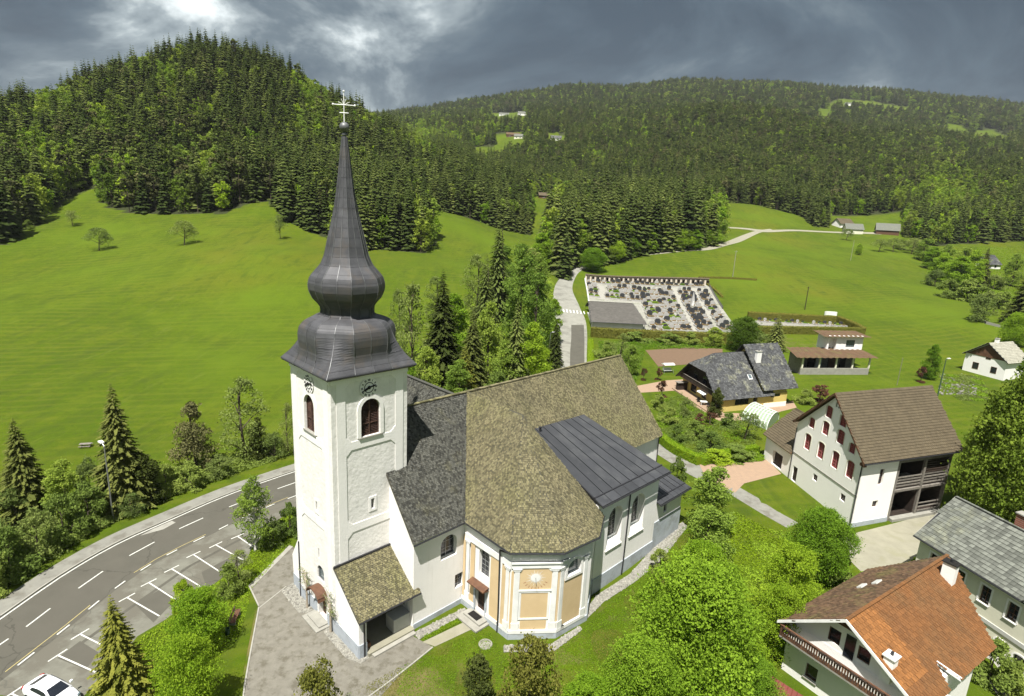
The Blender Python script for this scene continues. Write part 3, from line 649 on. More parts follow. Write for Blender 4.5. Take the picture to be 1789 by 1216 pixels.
Lr = pxt([(1255, 398), (1300, 401), (1340, 406), (1400, 404.5), (1480, 408), (1540, 410)]); Rr = pxt([(1255, 396), (1300, 398.5), (1340, 402), (1400, 402), (1480, 405.5), (1540, 407)])
ribbon('hill_road', [p[:2] for p in Lr], [p[:2] for p in Rr], 'gravel_road', .16, cross=3)
patch('ploughed_field', [(1128, 612), (1200, 608), (1262, 612), (1262, 632), (1150, 640)], 'soil', .05)
patch('garden_path', [(1112, 674), (1165, 664), (1200, 662), (1215, 690), (1262, 722), (1300, 722), (1385, 700), (1392, 712), (1300, 735), (1255, 735), (1205, 705), (1185, 682), (1118, 686)], 'pavers', .02)

# ---------------------------------------------------------------- the church
K = Fr((-11.65, 41.54), 45)
def church():
    root = thing('church', K(0, 0, 0), 'white baroque village church with tall dark onion spire and grey shingled roofs', 'church')
    o2 = (lambda u, v: tuple(K(u, v)[:2]))
    # --- tower body
    t = MB(); t.prism([K(0, 3.9, -.4), K(7.35, 3.9, -.4), K(7.35, 11.3, -.4), K(0, 11.3, -.4)], EZ * 24.4)
    tower = t.build('tower', 'plaster_rough', root)
    Wf = Wall(K(0, 3.9), K(7.35, 3.9), K(3, 7)); Wl = Wall(K(0, 11.3), K(0, 3.9), K(3, 7))
    lv = lambda v: 11.3 - v
    c = MB(); Wf.niche(c, 3.6, 18.25, 1.85, 3.35, .55, 1); Wl.niche(c, lv(7.75), 18.2, 1.85, 3.45, .55, 1)
    Wf.niche(c, 3.75, 11.2, .3, .95, .5); Wl.niche(c, lv(7.0), 10.9, .3, 1.0, .5); Wl.niche(c, lv(6.95), 6.2, .22, 1.0, .4)
    Wl.niche(c, lv(6.7), 4.05, 1.25, 1.45, .3, .9); Wl.niche(c, lv(6.6), 0.1, 1.5, 2.35, .6, .6)
    cut(tower, c)
    # belfry windows with louvres
    for W, u, lab in ((Wf, 3.6, 'shuttered belfry window on the clock side'), (Wl, lv(7.75), 'shuttered belfry window on the road side')):
        f = MB(); W.ring(f, u, 18.33, 1.67, 3.12, .09, -.30, -.16, 1); f.box(W(u - .05, 18.3, -.28), W.e * .1, EZ * 3.1, W.n * .13); f.box(W(u - .8, 19.3, -.27), W.e * 1.6, EZ * .08, W.n * .1)
        bw = f.build('belfry_window', 'louver_wood', root, label=lab)
        b = MB(); W.plate(b, u, 18.3, 1.75, 3.25, -.53, -.45, 1); b.build('backing', 'void', bw)
        for k in range(20):
            z = 18.42 + k * .15; hw = .82 if z < 20.6 else .82 * math.sqrt(max(.02, 1 - ((z - 20.6) / .86) ** 2))
            for sg in (-1, 1):
                if k > 18: continue
                m = MB(); m.box(W(u + (.05 if sg > 0 else -hw), z, -.30), W.e * (hw - .06), EZ * .03, W.n * .02 + EZ * 0)
                m = MB(); m.prism([W(u + (.05 if sg > 0 else -hw + .01), z + .09, -.36), W(u + (.05 if sg > 0 else -hw + .01), z, -.22), W(u + (.05 if sg > 0 else -hw + .01), z + .025, -.22), W(u + (.05 if sg > 0 else -hw + .01), z + .115, -.36)], W.e * (hw - .06), 0, random.random())
                m.build('louver_slat', 'louver_wood', bw)
        s = MB(); W.ring(s, u, 18.25, 1.87, 3.36, .34, .003, .09, 1, bottom=False); s.build('window_surround', 'plaster_white', root)
        s = MB(); s.box(W(u - 1.15, 18.12, -.3), W.e * 2.3, EZ * .12, W.n * .45); s.build('window_sill', 'concrete', root)
    # smooth plaster bands framing rough panels
    def band(W, u0, u1, z0, z1, d=.055):
        s = MB(); s.box(W(u0, z0, .003), W.e * (u1 - u0), EZ * (z1 - z0), W.n * d); s.build('plaster_band', 'plaster_white', root)
    for W, Lw in ((Wf, 7.35), (Wl, 7.4)):
        band(W, .45, 1.25, 6.8 if W is Wf else 2.0, 23.4); band(W, Lw - 1.25, Lw - .45, 14.0 if W is Wf else 2.0, 23.4)
        for z0, z1 in ((17.35, 18.08), (9.6, 10.35)):
            band(W, 1.25, Lw - 1.25, z0, z1, .052)
        band(W, 0, Lw, 23.4, 23.95, .12)
        for (a, b_, z, sx, sz) in ((1.25, 1.75, 17.35, 1, -1), (Lw - 1.25, Lw - 1.75, 17.35, -1, -1), (1.25, 1.75, 18.08, 1, 1), (Lw - 1.25, Lw - 1.75, 18.08, -1, 1), (1.25, 1.75, 9.6, 1, -1), (Lw - 1.25, Lw - 1.75, 9.6, -1, -1), (1.25, 1.75, 10.35, 1, 1), (1.25, 1.75, 23.4, 1, -1), (Lw - 1.25, Lw - 1.75, 23.4, -1, -1)):
            s = MB(); s.prism([W(a, z, .003), W(b_, z, .003), W(a, z + sz * .5, .003)], W.n * .05); s.build('band_corner', 'plaster_white', root)
    for W, u, z in ((Wf, 3.75, 11.2), (Wl, lv(7.0), 10.9)):
        s = MB(); W.ring(s, u, z, .34, .98, .22, .003, .05); s.build('slit_surround', 'plaster_white', root)
        s = MB(); W.plate(s, u, z, .3, .95, -.49, -.3); s.build('slit_window', 'void', root)
    # clocks
    for W, u, zc, lab in ((Wf, 3.45, 22.62, 'painted clock dial facing the photographer'), (Wl, lv(7.66), 22.62, 'painted clock dial on the road side')):
        d = MB(); d.prism([W(u + .86 * math.cos(a), zc + .86 * math.sin(a), .06) for a in np.linspace(0, 2 * math.pi, 33)[:-1]], W.n * .03)
        cf = d.build('clock_face', 'plaster_white', root, label=lab)
        r = MB()
        for k in range(32):
            a, b_ = 2 * math.pi * k / 32, 2 * math.pi * (k + 1) / 32
            r.prism([W(u + q * math.cos(x), zc + q * math.sin(x), .094) for q, x in ((.41, a), (.41, b_), (.47, b_), (.47, a))], W.n * .02)
        r.build('clock_ring', 'void', cf)
        for k, s in enumerate(['XII', 'I', 'II', 'III', 'IIII', 'V', 'VI', 'VII', 'VIII', 'IX', 'X', 'XI']):
            cu = bpy.data.curves.new('numeral', 'FONT'); cu.body = s; cu.size = .26; cu.align_x = 'CENTER'; cu.align_y = 'CENTER'; cu.extrude = .008; cu.offset = .006; cu.resolution_u = 2
            tmp = bpy.data.objects.new('t', cu); me = bpy.data.meshes.new_from_object(tmp); bpy.data.objects.remove(tmp); me.materials.append(MATS['void'])
            a = math.pi / 2 - k * math.pi / 6; rad = W.e * math.cos(a) + EZ * math.sin(a); tan = W.e * math.sin(a) - EZ * math.cos(a)
            piece('numeral', me, cf, W(u, zc, .105) + rad * .66, tan * .8, rad, W.n)
        for ang, ln, w in ((-2.72, .60, .09), (.22, .70, .06)):
            dr = W.e * math.cos(ang) + EZ * math.sin(ang); pr = W.e * -math.sin(ang) + EZ * math.cos(ang); h = MB(); c0 = W(u, zc, .118)
            h.prism([c0 - pr * w, c0 + pr * w, c0 + dr * ln * .75 + pr * w * 1.2, c0 + dr * ln, c0 + dr * ln * .75 - pr * w * 1.2], W.n * .02); h.build('clock_hand', 'void', cf)
        h = MB(); h.prism([W(u + .16 * math.cos(a), zc + .16 * math.sin(a), .118) for a in np.linspace(0, 2 * math.pi, 13)[:-1]], W.n * .03); h.build('clock_hub', 'void', cf)
    # low arched window, door and canopy on the road side
    s = MB(); Wl.plate(s, lv(6.7), 4.05, 1.2, 1.4, -.28, -.22, .9); s.build('arched_window', 'glass_pale', root)
    s = MB(); Wl.ring(s, lv(6.7), 4.1, 1.1, 1.32, .08, -.2, -.1, .9); s.build('window_frame', 'steel', root)
    s = MB(); Wl.plate(s, lv(6.6), .1, 1.5, 2.35, -.58, -.45, .6); s.build('side_door', 'brown_wood', root)
    cn = MB(); n = 9
    for k in range(n):
        a, b_ = math.pi * (k / n), math.pi * ((k + 1) / n)
        q = [(lv(6.6) + 1.15 * math.cos(x), 2.75 + .75 * math.sin(x)) for x in (a, b_)]
        cn.prism([Wl(*q[0], .003), Wl(*q[1], .003), Wl(q[1][0] * .995, q[1][1] + .09, .003), Wl(q[0][0] * .995, q[0][1] + .09, .003)], Wl.n * .95)
    cn.build('door_canopy', 'brown_wood', root)
    for k, (w, d) in enumerate(((2.9, 1.35), (2.3, .95))):
        s = MB(); s.box(Wl(lv(6.6) - w / 2, .03 + .13 * k, .0), Wl.e * w, EZ * .13, Wl.n * d); s.build('step', 'concrete', root)
    # plinth strips
    def plinth(W, u0, u1, z1, z0=-.35, d=.07, mat='plinth'):
        s = MB(); s.box(W(u0, z0, .002), W.e * (u1 - u0), EZ * (z1 - z0), W.n * d); s.build('plinth', mat, root)
    plinth(Wl, 0, lv(7.6), 1.35); plinth(Wl, lv(5.55), 7.4, 1.35)
    # --- onion spire
    prof = [(4.12, 23.86), (4.28, 24.05), (3.98, 24.5), (3.8, 24.95), (3.78, 25.5), (3.9, 26.2), (3.94, 26.8), (3.8, 27.4), (3.35, 27.9), (2.75, 28.15), (2.2, 28.25), (2.08, 28.6), (2.12, 28.95), (2.303, 29.25), (2.745, 29.75), (3.008, 30.4), (3.046, 31.0), (2.867, 31.6), (2.5, 32.05), (2.03, 32.6), (1.71, 33.4), (1.458, 34.6), (1.179, 35.8), (0.918, 37.0), (0.693, 38.4), (0.495, 40.0), (0.324, 41.6), (0.18, 42.8), (0.117, 43.2)]
    # smooth the profile by arc length
    pr = np.array(prof); dl = np.r_[0, np.cumsum(np.hypot(*np.diff(pr, axis=0).T))]
    cx, cy = 3.68, 7.6
    def rad(th, z):
        tb = min(1, max(0, (z - 24.1) / 3.0)); tb = tb * tb * (3 - 2 * tb)
        d = (th + math.pi / 8) % (math.pi / 4) - math.pi / 8
        oc = .965 / math.cos(d); sq = 1 / max(abs(math.cos(th)), abs(math.sin(th)))
        flare = 1.0
        return (sq * (1 - tb) + oc * tb) * flare
    def P(th, t, off_=0.0):
        r = np.interp(t, dl, pr[:, 0]); z = np.interp(t, dl, pr[:, 1]); r = r * rad(th, z) + off_
        return K(cx + r * math.cos(th), cy + r * math.sin(th), z)
    core = MB(); ts = np.unique(np.r_[dl, np.linspace(0, dl[-1], 90)]); nk = 32
    for j in range(len(ts) - 1):
        for k in range(nk):
            a, b_ = 2 * math.pi * k / nk, 2 * math.pi * (k + 1) / nk
            core.poly([P(a, ts[j]), P(b_, ts[j]), P(b_, ts[j + 1]), P(a, ts[j + 1])])
    core.poly([P(2 * math.pi * k / nk, 0) for k in range(nk)][::-1])
    spire = core.build('onion_spire', 'gutter_metal', root)
    rows = list(np.linspace(0, dl[-1] - .3, 27)); back = MB(); rr = random.Random(3)
    for j in range(26):
        for k in range(16):
            a0, a1 = 2 * math.pi * k / 16 + .004, 2 * math.pi * (k + 1) / 16 - .004; t0, t1 = rows[j] + .012, rows[j + 1] - .012
            av = rr.random(); tgt = MB(); N_ = 4
            offs = .022 + rr.random() * .012
            for i in range(N_):
                for q in range(2):
                    b0, b1 = a0 + (a1 - a0) * q / 2, a0 + (a1 - a0) * (q + 1) / 2; s0, s1 = t0 + (t1 - t0) * i / N_, t0 + (t1 - t0) * (i + 1) / N_
                    tgt.poly([P(b0, s0, offs), P(b1, s0, offs), P(b1, s1, offs), P(b0, s1, offs)], 0, av)
            for (x0, x1, y0, y1) in ((a0, a1, t0, t0), (a1, a0, t1, t1), (a0, a0, t1, t0), (a1, a1, t0, t1)):
                tgt.poly([P(x0, y0, 0), P(x1, y1, 0), P(x1, y1, offs), P(x0, y0, offs)], 0, av)
            hidden = k in (0, 1, 2, 3, 4) 
            if hidden: i0 = len(back.V); back.V += tgt.V; back.F += [tuple(x + i0 for x in f) for f in tgt.F]; back.M += tgt.M; back.A += tgt.A
            else: tgt.build('metal_sheet', 'spire_metal', spire, smooth=False)
    back.build('metal_sheets', 'spire_metal', spire, kind='stuff')
    for k in range(16):
        s = MB(); th = 2 * math.pi * k / 16
        tt = np.linspace(0, dl[-1] - .3, 70)
        for i in range(69):
            w = .022 if i < 50 else .012
            p0, p1 = P(th, tt[i]), P(th, tt[i + 1]); tg = K.e1 * -math.sin(th) + K.e2 * math.cos(th); rd = K.e1 * math.cos(th) + K.e2 * math.sin(th)
            s.poly([p0 - tg * w, p1 - tg * w, p1 - tg * w + rd * .065, p0 - tg * w + rd * .065]); s.poly([p0 + tg * w, p0 + tg * w + rd * .065, p1 + tg * w + rd * .065, p1 + tg * w]); s.poly([p0 - tg * w + rd * .065, p1 - tg * w + rd * .065, p1 + tg * w + rd * .065, p0 + tg * w + rd * .065])
        s.build('standing_seam', 'seam_metal', spire)
    s = MB(); s.sphere(K(cx, cy, 43.62), .40, 14); s.lathe(K(cx, cy, 0), [(.12, 42.9), (.24, 43.05), (.13, 43.2), (.1, 43.3)], 10); s.build('spire_ball', 'seam_metal', spire, smooth=True)
    s = MB(); s.tube(K(cx, cy, 43.9), K(cx, cy, 46.3), .045, .035); d = norm(K.e1 * .8 - K.e2 * .6)
    s.tube(K(cx, cy, 45.3) - d * .85, K(cx, cy, 45.3) + d * .85, .038); s.tube(K(cx, cy, 44.7) - d * .35, K(cx, cy, 44.7) + d * .35, .04)
    for q in (-.85, .85): s.sphere(K(cx, cy, 45.3) + d * q, .09, 6)
    s.sphere(K(cx, cy, 46.32), .09, 6)
    for a in (.5, 1.2, 2.0, 2.7): s.tube(K(cx, cy, 45.3), K(cx, cy, 45.3) + d * math.cos(a) * .5 + EZ * math.sin(a) * .5, .018, n=4)
    s.build('spire_cross', 'white_paint', spire)

    # --- nave
    zr = lambda v: 9.3 + 1.165 * (v + .3)
    nv = MB(); nv.prism([K(5.5, 0, -.6), K(5.5, 15.2, -.6), K(5.5, 15.2, 9.3), K(5.5, 7.6, 18.2), K(5.5, 0, 9.35)], K.e1 * 39.9)
    nave = nv.build('nave', 'plaster_white', root)
    Ws = Wall(K(5.5, 0), K(45.4, 0), K(20, 5)); c = MB()
    w1 = Ws.window(root, 9.45 - 5.5, 5.75, 1.9, 2.35, .55, .9, 'steel', 'glass', 2, 3, .07, cutter=c, name='arched_window')
    w2 = Ws.window(root, 10.83 - 5.5, 1.95, 1.05, 1.5, .35, 0, 'steel', 'glass', 2, 2, .06, cutter=c)
    cut(nave, c); plinth(Ws, .0, 5.75, .55, -.4)
    Wg = Wall(K(5.5, 3.9), K(5.5, 0), K(8, 3)); plinth(Wg, 3.3, 3.9, .55, -.4)
    # bulging chapel
    bp = [(11.3, .5), (11.2, -6.6), (14.6, -9.3), (18.6, -9.7), (21.9, -7.6), (21.9, .5)]
    b = MB(); b.prism([K(u, v, -.4) for u, v in bp], EZ * 9.5); chap = b.build('side_chapel', 'plaster_white', root)
    Wa = Wall(K(11.2, 0), K(11.2, -6.6), K(15, -3)); Wb = Wall(K(11.2, -6.6), K(14.6, -9.3), K(15, -3)); Wc = Wall(K(14.6, -9.3), K(18.6, -9.7), K(15, -3)); Wd = Wall(K(18.6, -9.7), K(21.9, -7.6), K(15, -3))
    c = MB()
    Wa.window(root, 3.0, 4.4, 1.45, 3.0, .5, 1, 'steel', 'glass', 3, 6, .05, cutter=c, name='arched_window')
    Wa.niche(c, 2.72, .55, 1.35, 2.6, .45)
    # splayed half-round window in the fourth face
    Wc.niche(c, 1.75, 5.95, 1.7, 1.55, .45, 1)
    cut(chap, c)
    s = MB(); Wc.plate(s, 1.75, 5.97, 1.66, 1.5, -.44, -.36, 1); s.build('lunette_window', 'glass_pale', root)
    s = MB(); Wc.ring(s, 1.75, 5.95, 1.7, 1.55, .26, .03, .10, 1); s.build('window_surround', 'plaster_white', root)
    dr = MB(); dr.box(Wa(2.06, .56, -.44), Wa.e * 1.32, EZ * 2.56, Wa.n * .08); door = dr.build('church_door', 'brown_wood', root)
    for i in range(2):
        for j in range(3):
            s = MB(); s.box(Wa(2.13 + .64 * i, .66 + .83 * j, -.357), Wa.e * .54, EZ * .70, Wa.n * .03, 0, random.random()); s.build('door_panel', 'dark_wood', door)
    s = MB(); Wa.ring(s, 2.72, .55, 1.37, 2.62, .22, .003, .09, bottom=False); s.build('door_surround', 'plinth', root)
    s = MB(); s.prism([Wa(1.55, 3.42, .003), Wa(3.85, 3.42, .003), Wa(3.85, 3.5, .75), Wa(1.55, 3.5, .75)], EZ * .07); s.prism([Wa(1.55, 3.75, .003), Wa(3.85, 3.75, .003), Wa(3.85, 3.57, .75), Wa(1.55, 3.57, .75)], EZ * .03); s.build('door_canopy', 'brown_wood', root)
    for k in range(2):
        s = MB(); s.box(Wa(1.6 - .3 * (1 - k), .03 + .17 * k, 0), Wa.e * (2.3 + .6 * (1 - k)), EZ * .17, Wa.n * (1.75 - .65 * k)); s.build('step', 'concrete', root)
    s = MB(); s.box(Wa(2.0, .375, .15), Wa.e * 1.3, EZ * .015, Wa.n * .75); s.build('door_mat', 'void', root)
    def panel(W, u0, u1, z0, z1, mat='ochre', d=.02, arch=0, name='painted_panel'):
        s = MB(); W.plate(s, (u0 + u1) / 2, z0, u1 - u0, z1 - z0, .002, d, arch); s.build(name, mat, root)
    # ochre fields; around openings they are split in strips
    panel(Wa, .25, 2.0, .9, 7.45) if 0 else None
    for (u0, u1, z0, z1) in ((.08, .42, .9, 7.6), (1.15, 1.75, .9, 7.3), (3.95, 5.1, .95, 7.3), (1.75, 3.95, 7.15 + .3, 7.5)): panel(Wa, u0, u1, z0, z1)
    for (u0, u1, z0, z1) in ((5.45, 6.45, 1.0, 7.4),): panel(Wa, u0, u1, z0, z1)
    def pilaster(W, u, w=.42, z0=.95, z1=7.3):
        s = MB(); s.box(W(u - w / 2, z0, .003), W.e * w, EZ * (z1 - z0), W.n * .09)
        s.box(W(u - w / 2 - .12, z0, .004), W.e * (w + .24), EZ * .75, W.n * .12); s.box(W(u - w / 2 - .1, z1 - .28, .004), W.e * (w + .2), EZ * .14, W.n * .125); s.box(W(u - w / 2 - .16, z1 - .12, .005), W.e * (w + .32), EZ * .12, W.n * .15)
        s.build('pilaster', 'white_paint', root)
    pilaster(Wa, .8); pilaster(Wa, 6.2, .4)
    Lb, Lc = Wb.L, Wc.L
    pilaster(Wb, .52, .46); pilaster(Wb, Lb - .42, .46); pilaster(Wc, .28, .36); pilaster(Wc, Lc - .75, .36)
    def cornice(W, u0, u1):
        s = MB(); s.box(W(u0, 7.3, .003), W.e * (u1 - u0), EZ * .62, W.n * .10); s.box(W(u0, 7.75, .004), W.e * (u1 - u0), EZ * .17, W.n * .19); s.build('cornice', 'white_paint', root)
        s = MB(); s.box(W(u0, .62, .003), W.e * (u1 - u0), EZ * .34, W.n * .13); s.build('base_band', 'white_paint', root)
    cornice(Wb, -.02, Lb + .02); cornice(Wc, .0, .95)
    s = MB(); s.box(Wa(.35, 7.3, .003), Wa.e * 4.8, EZ * .6, Wa.n * .09); s.build('cornice', 'white_paint', root)
    s = MB(); s.box(Wa(5.5, 7.3, .003), Wa.e * 1.08, EZ * .6, Wa.n * .10); s.build('cornice', 'white_paint', root)
    for u0, u1 in ((.1, 1.9), (3.55, 5.1), (5.45, 6.58)): 
        s = MB(); s.box(Wa(u0, .6, .003), Wa.e * (u1 - u0), EZ * .36, Wa.n * .11); s.build('base_band', 'white_paint', root)
    s = MB(); s.box(Wc(.5, .62, .003), Wc.e * (Lc - .9), EZ * .34, Wc.n * .13); s.build('base_band', 'white_paint', root)
    # sundial panel
    panel(Wb, .78, Lb - .7, 5.05, 7.28, d=.03); panel(Wb, 1.0, Lb - .92, 2.2, 4.8, d=.03); panel(Wb, 1.0, Lb - .95, 1.0, 1.95, d=.03)
    s = MB(); Wb.ring(s, Lb / 2, 2.2, Lb - 1.9, 2.6, .17, .003, .07); s.build('panel_frame', 'white_paint', root)
    s = MB(); s.box(Wb(.75, 4.97, .004), Wb.e * (Lb - 1.42), EZ * .14, Wb.n * .11); s.build('panel_rail', 'white_paint', root)
    panel(Wb, .02, .24, 1.1, 7.0, d=.02); panel(Wb, Lb - .15, Lb - .02, 1.1, 7.0, d=.02)
    panel(Wc, .62, Lc - 1.1, 1.1, 5.85); panel(Wc, .0, .06, 1.1, 7.0)
    for sx in (-1, 1):
        s = MB(); x = Lb / 2 + sx * (Lb / 2 - .78); s.prism([Wb(x, 7.29, .034), Wb(x - sx * .35, 7.29, .034), Wb(x, 6.94, .034)], Wb.n * .03); s.build('panel_corner', 'white_paint', root)
    s = MB(); u0, z0 = Lb / 2 + .02, 6.3
    for k in range(28):
        a = 2 * math.pi * k / 28; L_ = (.92, .66, .8, .62)[k % 4]; w = .09; p = lambda r, an: Wb(u0 + r * math.cos(an), z0 + r * math.sin(an) * .95, .037)
        s.prism([p(.34, a - w), p(.34, a + w), p(L_, a)], Wb.n * .008)
    s.prism([Wb(u0 + .43 * math.cos(a), z0 + .40 * math.sin(a), .036) for a in np.linspace(0, 2 * math.pi, 21)[:-1]], Wb.n * .012)
    sd_ = s.build('sundial', 'white_paint', root)
    s = MB(); s.tube(Wb(u0, z0, .05), Wb(u0, z0 - .45, .55), .018); s.build('gnomon', 'void', sd_)
    s = MB()
    for k in range(9):
        a = math.pi * (1.15 + .7 * k / 8); p = lambda r, an: Wb(u0 + r * math.cos(an), z0 + r * math.sin(an) * .95, .035)
        s.prism([p(.95, a - .02), p(1.2, a - .02), p(1.2, a + .02), p(.95, a + .02)], Wb.n * .006)
    s.build('hour_line', 'brick', sd_)
    for W, u0, u1 in ((Wa, .0, 1.95), (Wa, 3.5, 6.6), (Wb, -.05, Wb.L + .05), (Wc, -.03, Wc.L), (Wd, .02, Wd.L)): plinth(W, u0, u1, .62 if W is not Wd else 1.9, -.4, .10)
    # aisle and annexe
    b = MB(); b.prism([K(21.9, -7.7, -.4), K(33, -7.7, -.4), K(33, 1, -.4), K(21.9, 1, -.4)], EZ * 10.4); aisle = b.build('aisle', 'plaster_white', root)
    We = Wall(K(21.9, -7.7), K(33, -7.7), K(25, 0)); c = MB()
    for u in (3.15, 7.3):
        We.niche(c, u, 4.35, 2.45, 4.55, .75, 1, 12)
    cut(aisle, c)
    for u in (3.15, 7.3):
        We.window(root, u - .0, 5.2, 1.75, 3.35, .745, 1, 'steel', 'glass', 3, 6, .05, name='arched_window')
        s = MB(); s.prism([We(u - 1.22, 4.36, -.73), We(u + 1.22, 4.36, -.73), We(u + 1.22, 4.36, .0), We(u - 1.22, 4.36, .0)], EZ * .02); s.prism([We(u - 1.2, 4.37, -.70), We(u - 1.2, 4.37, -.02), We(u - 1.2, 5.18, -.70)], We.e * 2.4); s.build('sloping_sill', 'plaster_white', root)
        s = MB(); s.box(We(u - 1.4, 4.2, .003), We.e * 2.8, EZ * .11, We.n * .12); s.build('sill', 'plaster_white', root)
    b = MB(); b.prism([K(33, -7.6, -.1), K(38.9, -7.6, -.1), K(38.9, 1, -.1), K(33, 1, -.1)], EZ * 6.55); ann = b.build('annexe', 'plaster_white', root)
    Wn = Wall(K(33, -7.6), K(38.9, -7.6), K(35, 0)); c = MB(); Wn.niche(c, 2.3, 4.5, .7, 1.5, .3); cut(ann, c)
    s = MB(); Wn.plate(s, 2.3, 4.52, .66, 1.46, -.29, -.2); s.build('window', 'glass', root)
    plinth(We, .0, 11.1, 1.75, -.4, .09); plinth(Wn, .0, 5.9, 3.95, -.1, .1)
    # --- roofs
    OV = MATS
    def roof(name, polys, core='shingle_core', mat='shingle', tw=.20, th=.185, t=.16, jit=.05, lift=.03, clip=None):
        s = MB()
        for p in polys: slab(s, p, t)
        o = s.build(name, core, root)
        s = MB()
        for i, p in enumerate(polys):
            q = clip[i] if clip and clip[i] is not None else p
            l, e, sl, n = tiles(q, None, tw, th); tile_mb(s, l, e, sl, n, tw, th, lift, .022, jit)
        if s.F: s.build('shingles', mat, o, kind='stuff')
        return o
    P3 = lambda u, v: K(u, v, zr(v))
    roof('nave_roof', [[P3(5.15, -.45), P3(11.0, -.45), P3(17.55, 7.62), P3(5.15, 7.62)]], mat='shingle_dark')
    rn = roof('nave_roof', [[P3(11.05, -.45), P3(45.7, -.45), P3(45.7, 7.62), P3(17.6, 7.62)]], clip=[[P3(20.3, -.2), P3(23, 3.6), P3(32.9, 3.4), P3(33.6, -.45), P3(45.7, -.45), P3(45.7, 7.62), P3(17.5, 7.62), P3(17.5, 2)]])
    s = MB(); slab(s, [K(5.15, 7.62, 18.52), K(45.7, 7.62, 18.52), K(45.7, 15.65, 9.2), K(5.15, 15.65, 9.2)], .16); s.build('nave_roof', 'shingle_core', root)
    s = MB(); rr_ = random.Random(5); u = 7.4
    while u < 45.6:
        s.box(K(u, 7.45, 18.50 + rr_.uniform(0, .03)), K.e1 * .38, K.e2 * .36, EZ * .09, 0, rr_.random()); u += .40
    s.build('ridge_cap', 'shingle', rn)
    # north transept behind the tower
    b = MB(); b.prism([K(10.9, 13, 0), K(10.9, 13, 9.4), K(16.6, 13, 17.6), K(22.3, 13, 9.4), K(22.3, 13, 0)], K.e2 * 5.5); b.build('north_chapel', 'plaster_white', root)
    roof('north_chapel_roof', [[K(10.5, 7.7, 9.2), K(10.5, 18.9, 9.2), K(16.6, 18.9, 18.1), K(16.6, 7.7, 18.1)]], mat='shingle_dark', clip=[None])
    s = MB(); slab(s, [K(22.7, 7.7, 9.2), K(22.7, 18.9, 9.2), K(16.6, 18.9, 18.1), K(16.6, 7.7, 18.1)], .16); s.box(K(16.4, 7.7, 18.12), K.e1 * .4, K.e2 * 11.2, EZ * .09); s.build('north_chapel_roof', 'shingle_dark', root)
    # chapel roof
    Nn, B = K(17.6, 7.62, 18.6), K(17.5, -1.0, 18.45); E0, E1, E2, E3, E4, E5 = K(11.0, -.45, 9.14), K(10.8, -6.75, 9.1), K(14.4, -9.75, 9.1), K(18.8, -10.15, 9.1), K(22.3, -8.05, 9.1), K(24.0, 3.4, 13.7)
    polys = [[E0, E1, B], [E0, B, Nn], [E1, E2, B], [E2, E3, B], [E3, E4, B]]
    cr = roof('chapel_roof', polys)
    s = MB(); slab(s, [E4, E5, Nn + A(0, 0, -.05), B], .12); s.build('chapel_roof', 'shingle_core', root)
    # eaves boards and gutters
    def gutter(pts, r=.085, name='gutter', n=6):
        s = MB()
        for a, b_ in zip(pts[:-1], pts[1:]): s.tube(a, b_, r, n=n)
        s.build(name, 'gutter_metal', root)
    gutter([P3(5.15, -.52) - EZ * .1, E0 + (K.e1 * -.08 - K.e2 * .07) - EZ * .1, E1 - K.e1 * .08 - EZ * .12, E2 - K.e2 * .1 - EZ * .12, E3 - K.e2 * .1 - EZ * .12, E4 - K.e2 * .1 - EZ * .12])
    gutter([E1 + A(0, 0, -.15), Wa(5.15, 8.4, .12), Wa(5.3, 2, .12), Wa(5.3, -.1, .15)], .075, 'downpipe')
    # --- standing seam roofs
    def seamroof(TL, TR, BL, BR, n, name, drop=.9, ap=True):
        s = MB(); slab(s, [BL, BR, TR, TL], .14); o = s.build(name, 'gutter_metal', root)
        nn = norm(np.cross(BR - BL, TL - BL)); nn = nn if nn[2] > 0 else -nn
        for k in range(n):
            a, b_ = k / n, (k + 1) / n; g = .006
            q = [BL + (BR - BL) * (a + g), BL + (BR - BL) * (b_ - g), TL + (TR - TL) * (b_ - g), TL + (TR - TL) * (a + g)]
            if ap: dn = [q[0] + (q[3] - q[0]) * .09, q[1] + (q[2] - q[1]) * .09, q[2], q[3]]
            else: dn = q
            s = MB(); s.prism([p + nn * .004 for p in dn], nn * .02, 0, random.random()); s.build('metal_panel', 'sheet_metal', o)
            if ap: s = MB(); s.prism([p + nn * .004 for p in (q[0], q[1], dn[1], dn[0])], nn * .008, 0, random.random()); s.build('eave_panel', 'sheet_metal', o)
            if k: 
                s = MB(); p, q2 = BL + (BR - BL) * a, TL + (TR - TL) * a; p = p + (q2 - p) * (.09 if ap else 0); e = norm(BR - BL); s.box(p - e * .02 + nn * .02, q2 - p, e * .04, nn * .05); s.build('standing_seam', 'seam_metal' if 0 else 'gutter_metal', o)
        if ap: s = MB(); p, q2 = BL + (TL - BL) * .09, BR + (TR - BR) * .09; s.box(p + nn * .02, q2 - p, norm(TL - BL) * .12, nn * .09); s.build('snow_guard', 'gutter_metal', o)
        return o, nn
    TL, TR, BL, BR = K(23.2, 3.75, 13.95), K(33.0, 3.55, 13.75), K(21.7, -8.25, 10.25), K(34.3, -8.25, 10.2)
    mr, nn = seamroof(TL, TR, BL, BR, 8, 'metal_roof')
    s = MB(); s.tube(K(24.6, 3.0, 13.6), K(24.6, 3.0, 14.2), .12); s.tube(K(24.6, 3.0, 14.2), K(24.6, 3.0, 14.27), .2); s.build('roof_vent', 'gutter_metal', mr)
    s = MB(); s.prism([TR, BR, K(34.0, -7.6, 9.9), K(33.2, 3.4, 11)], K.e1 * -.25); s.build('verge', 'plaster_shed', root)
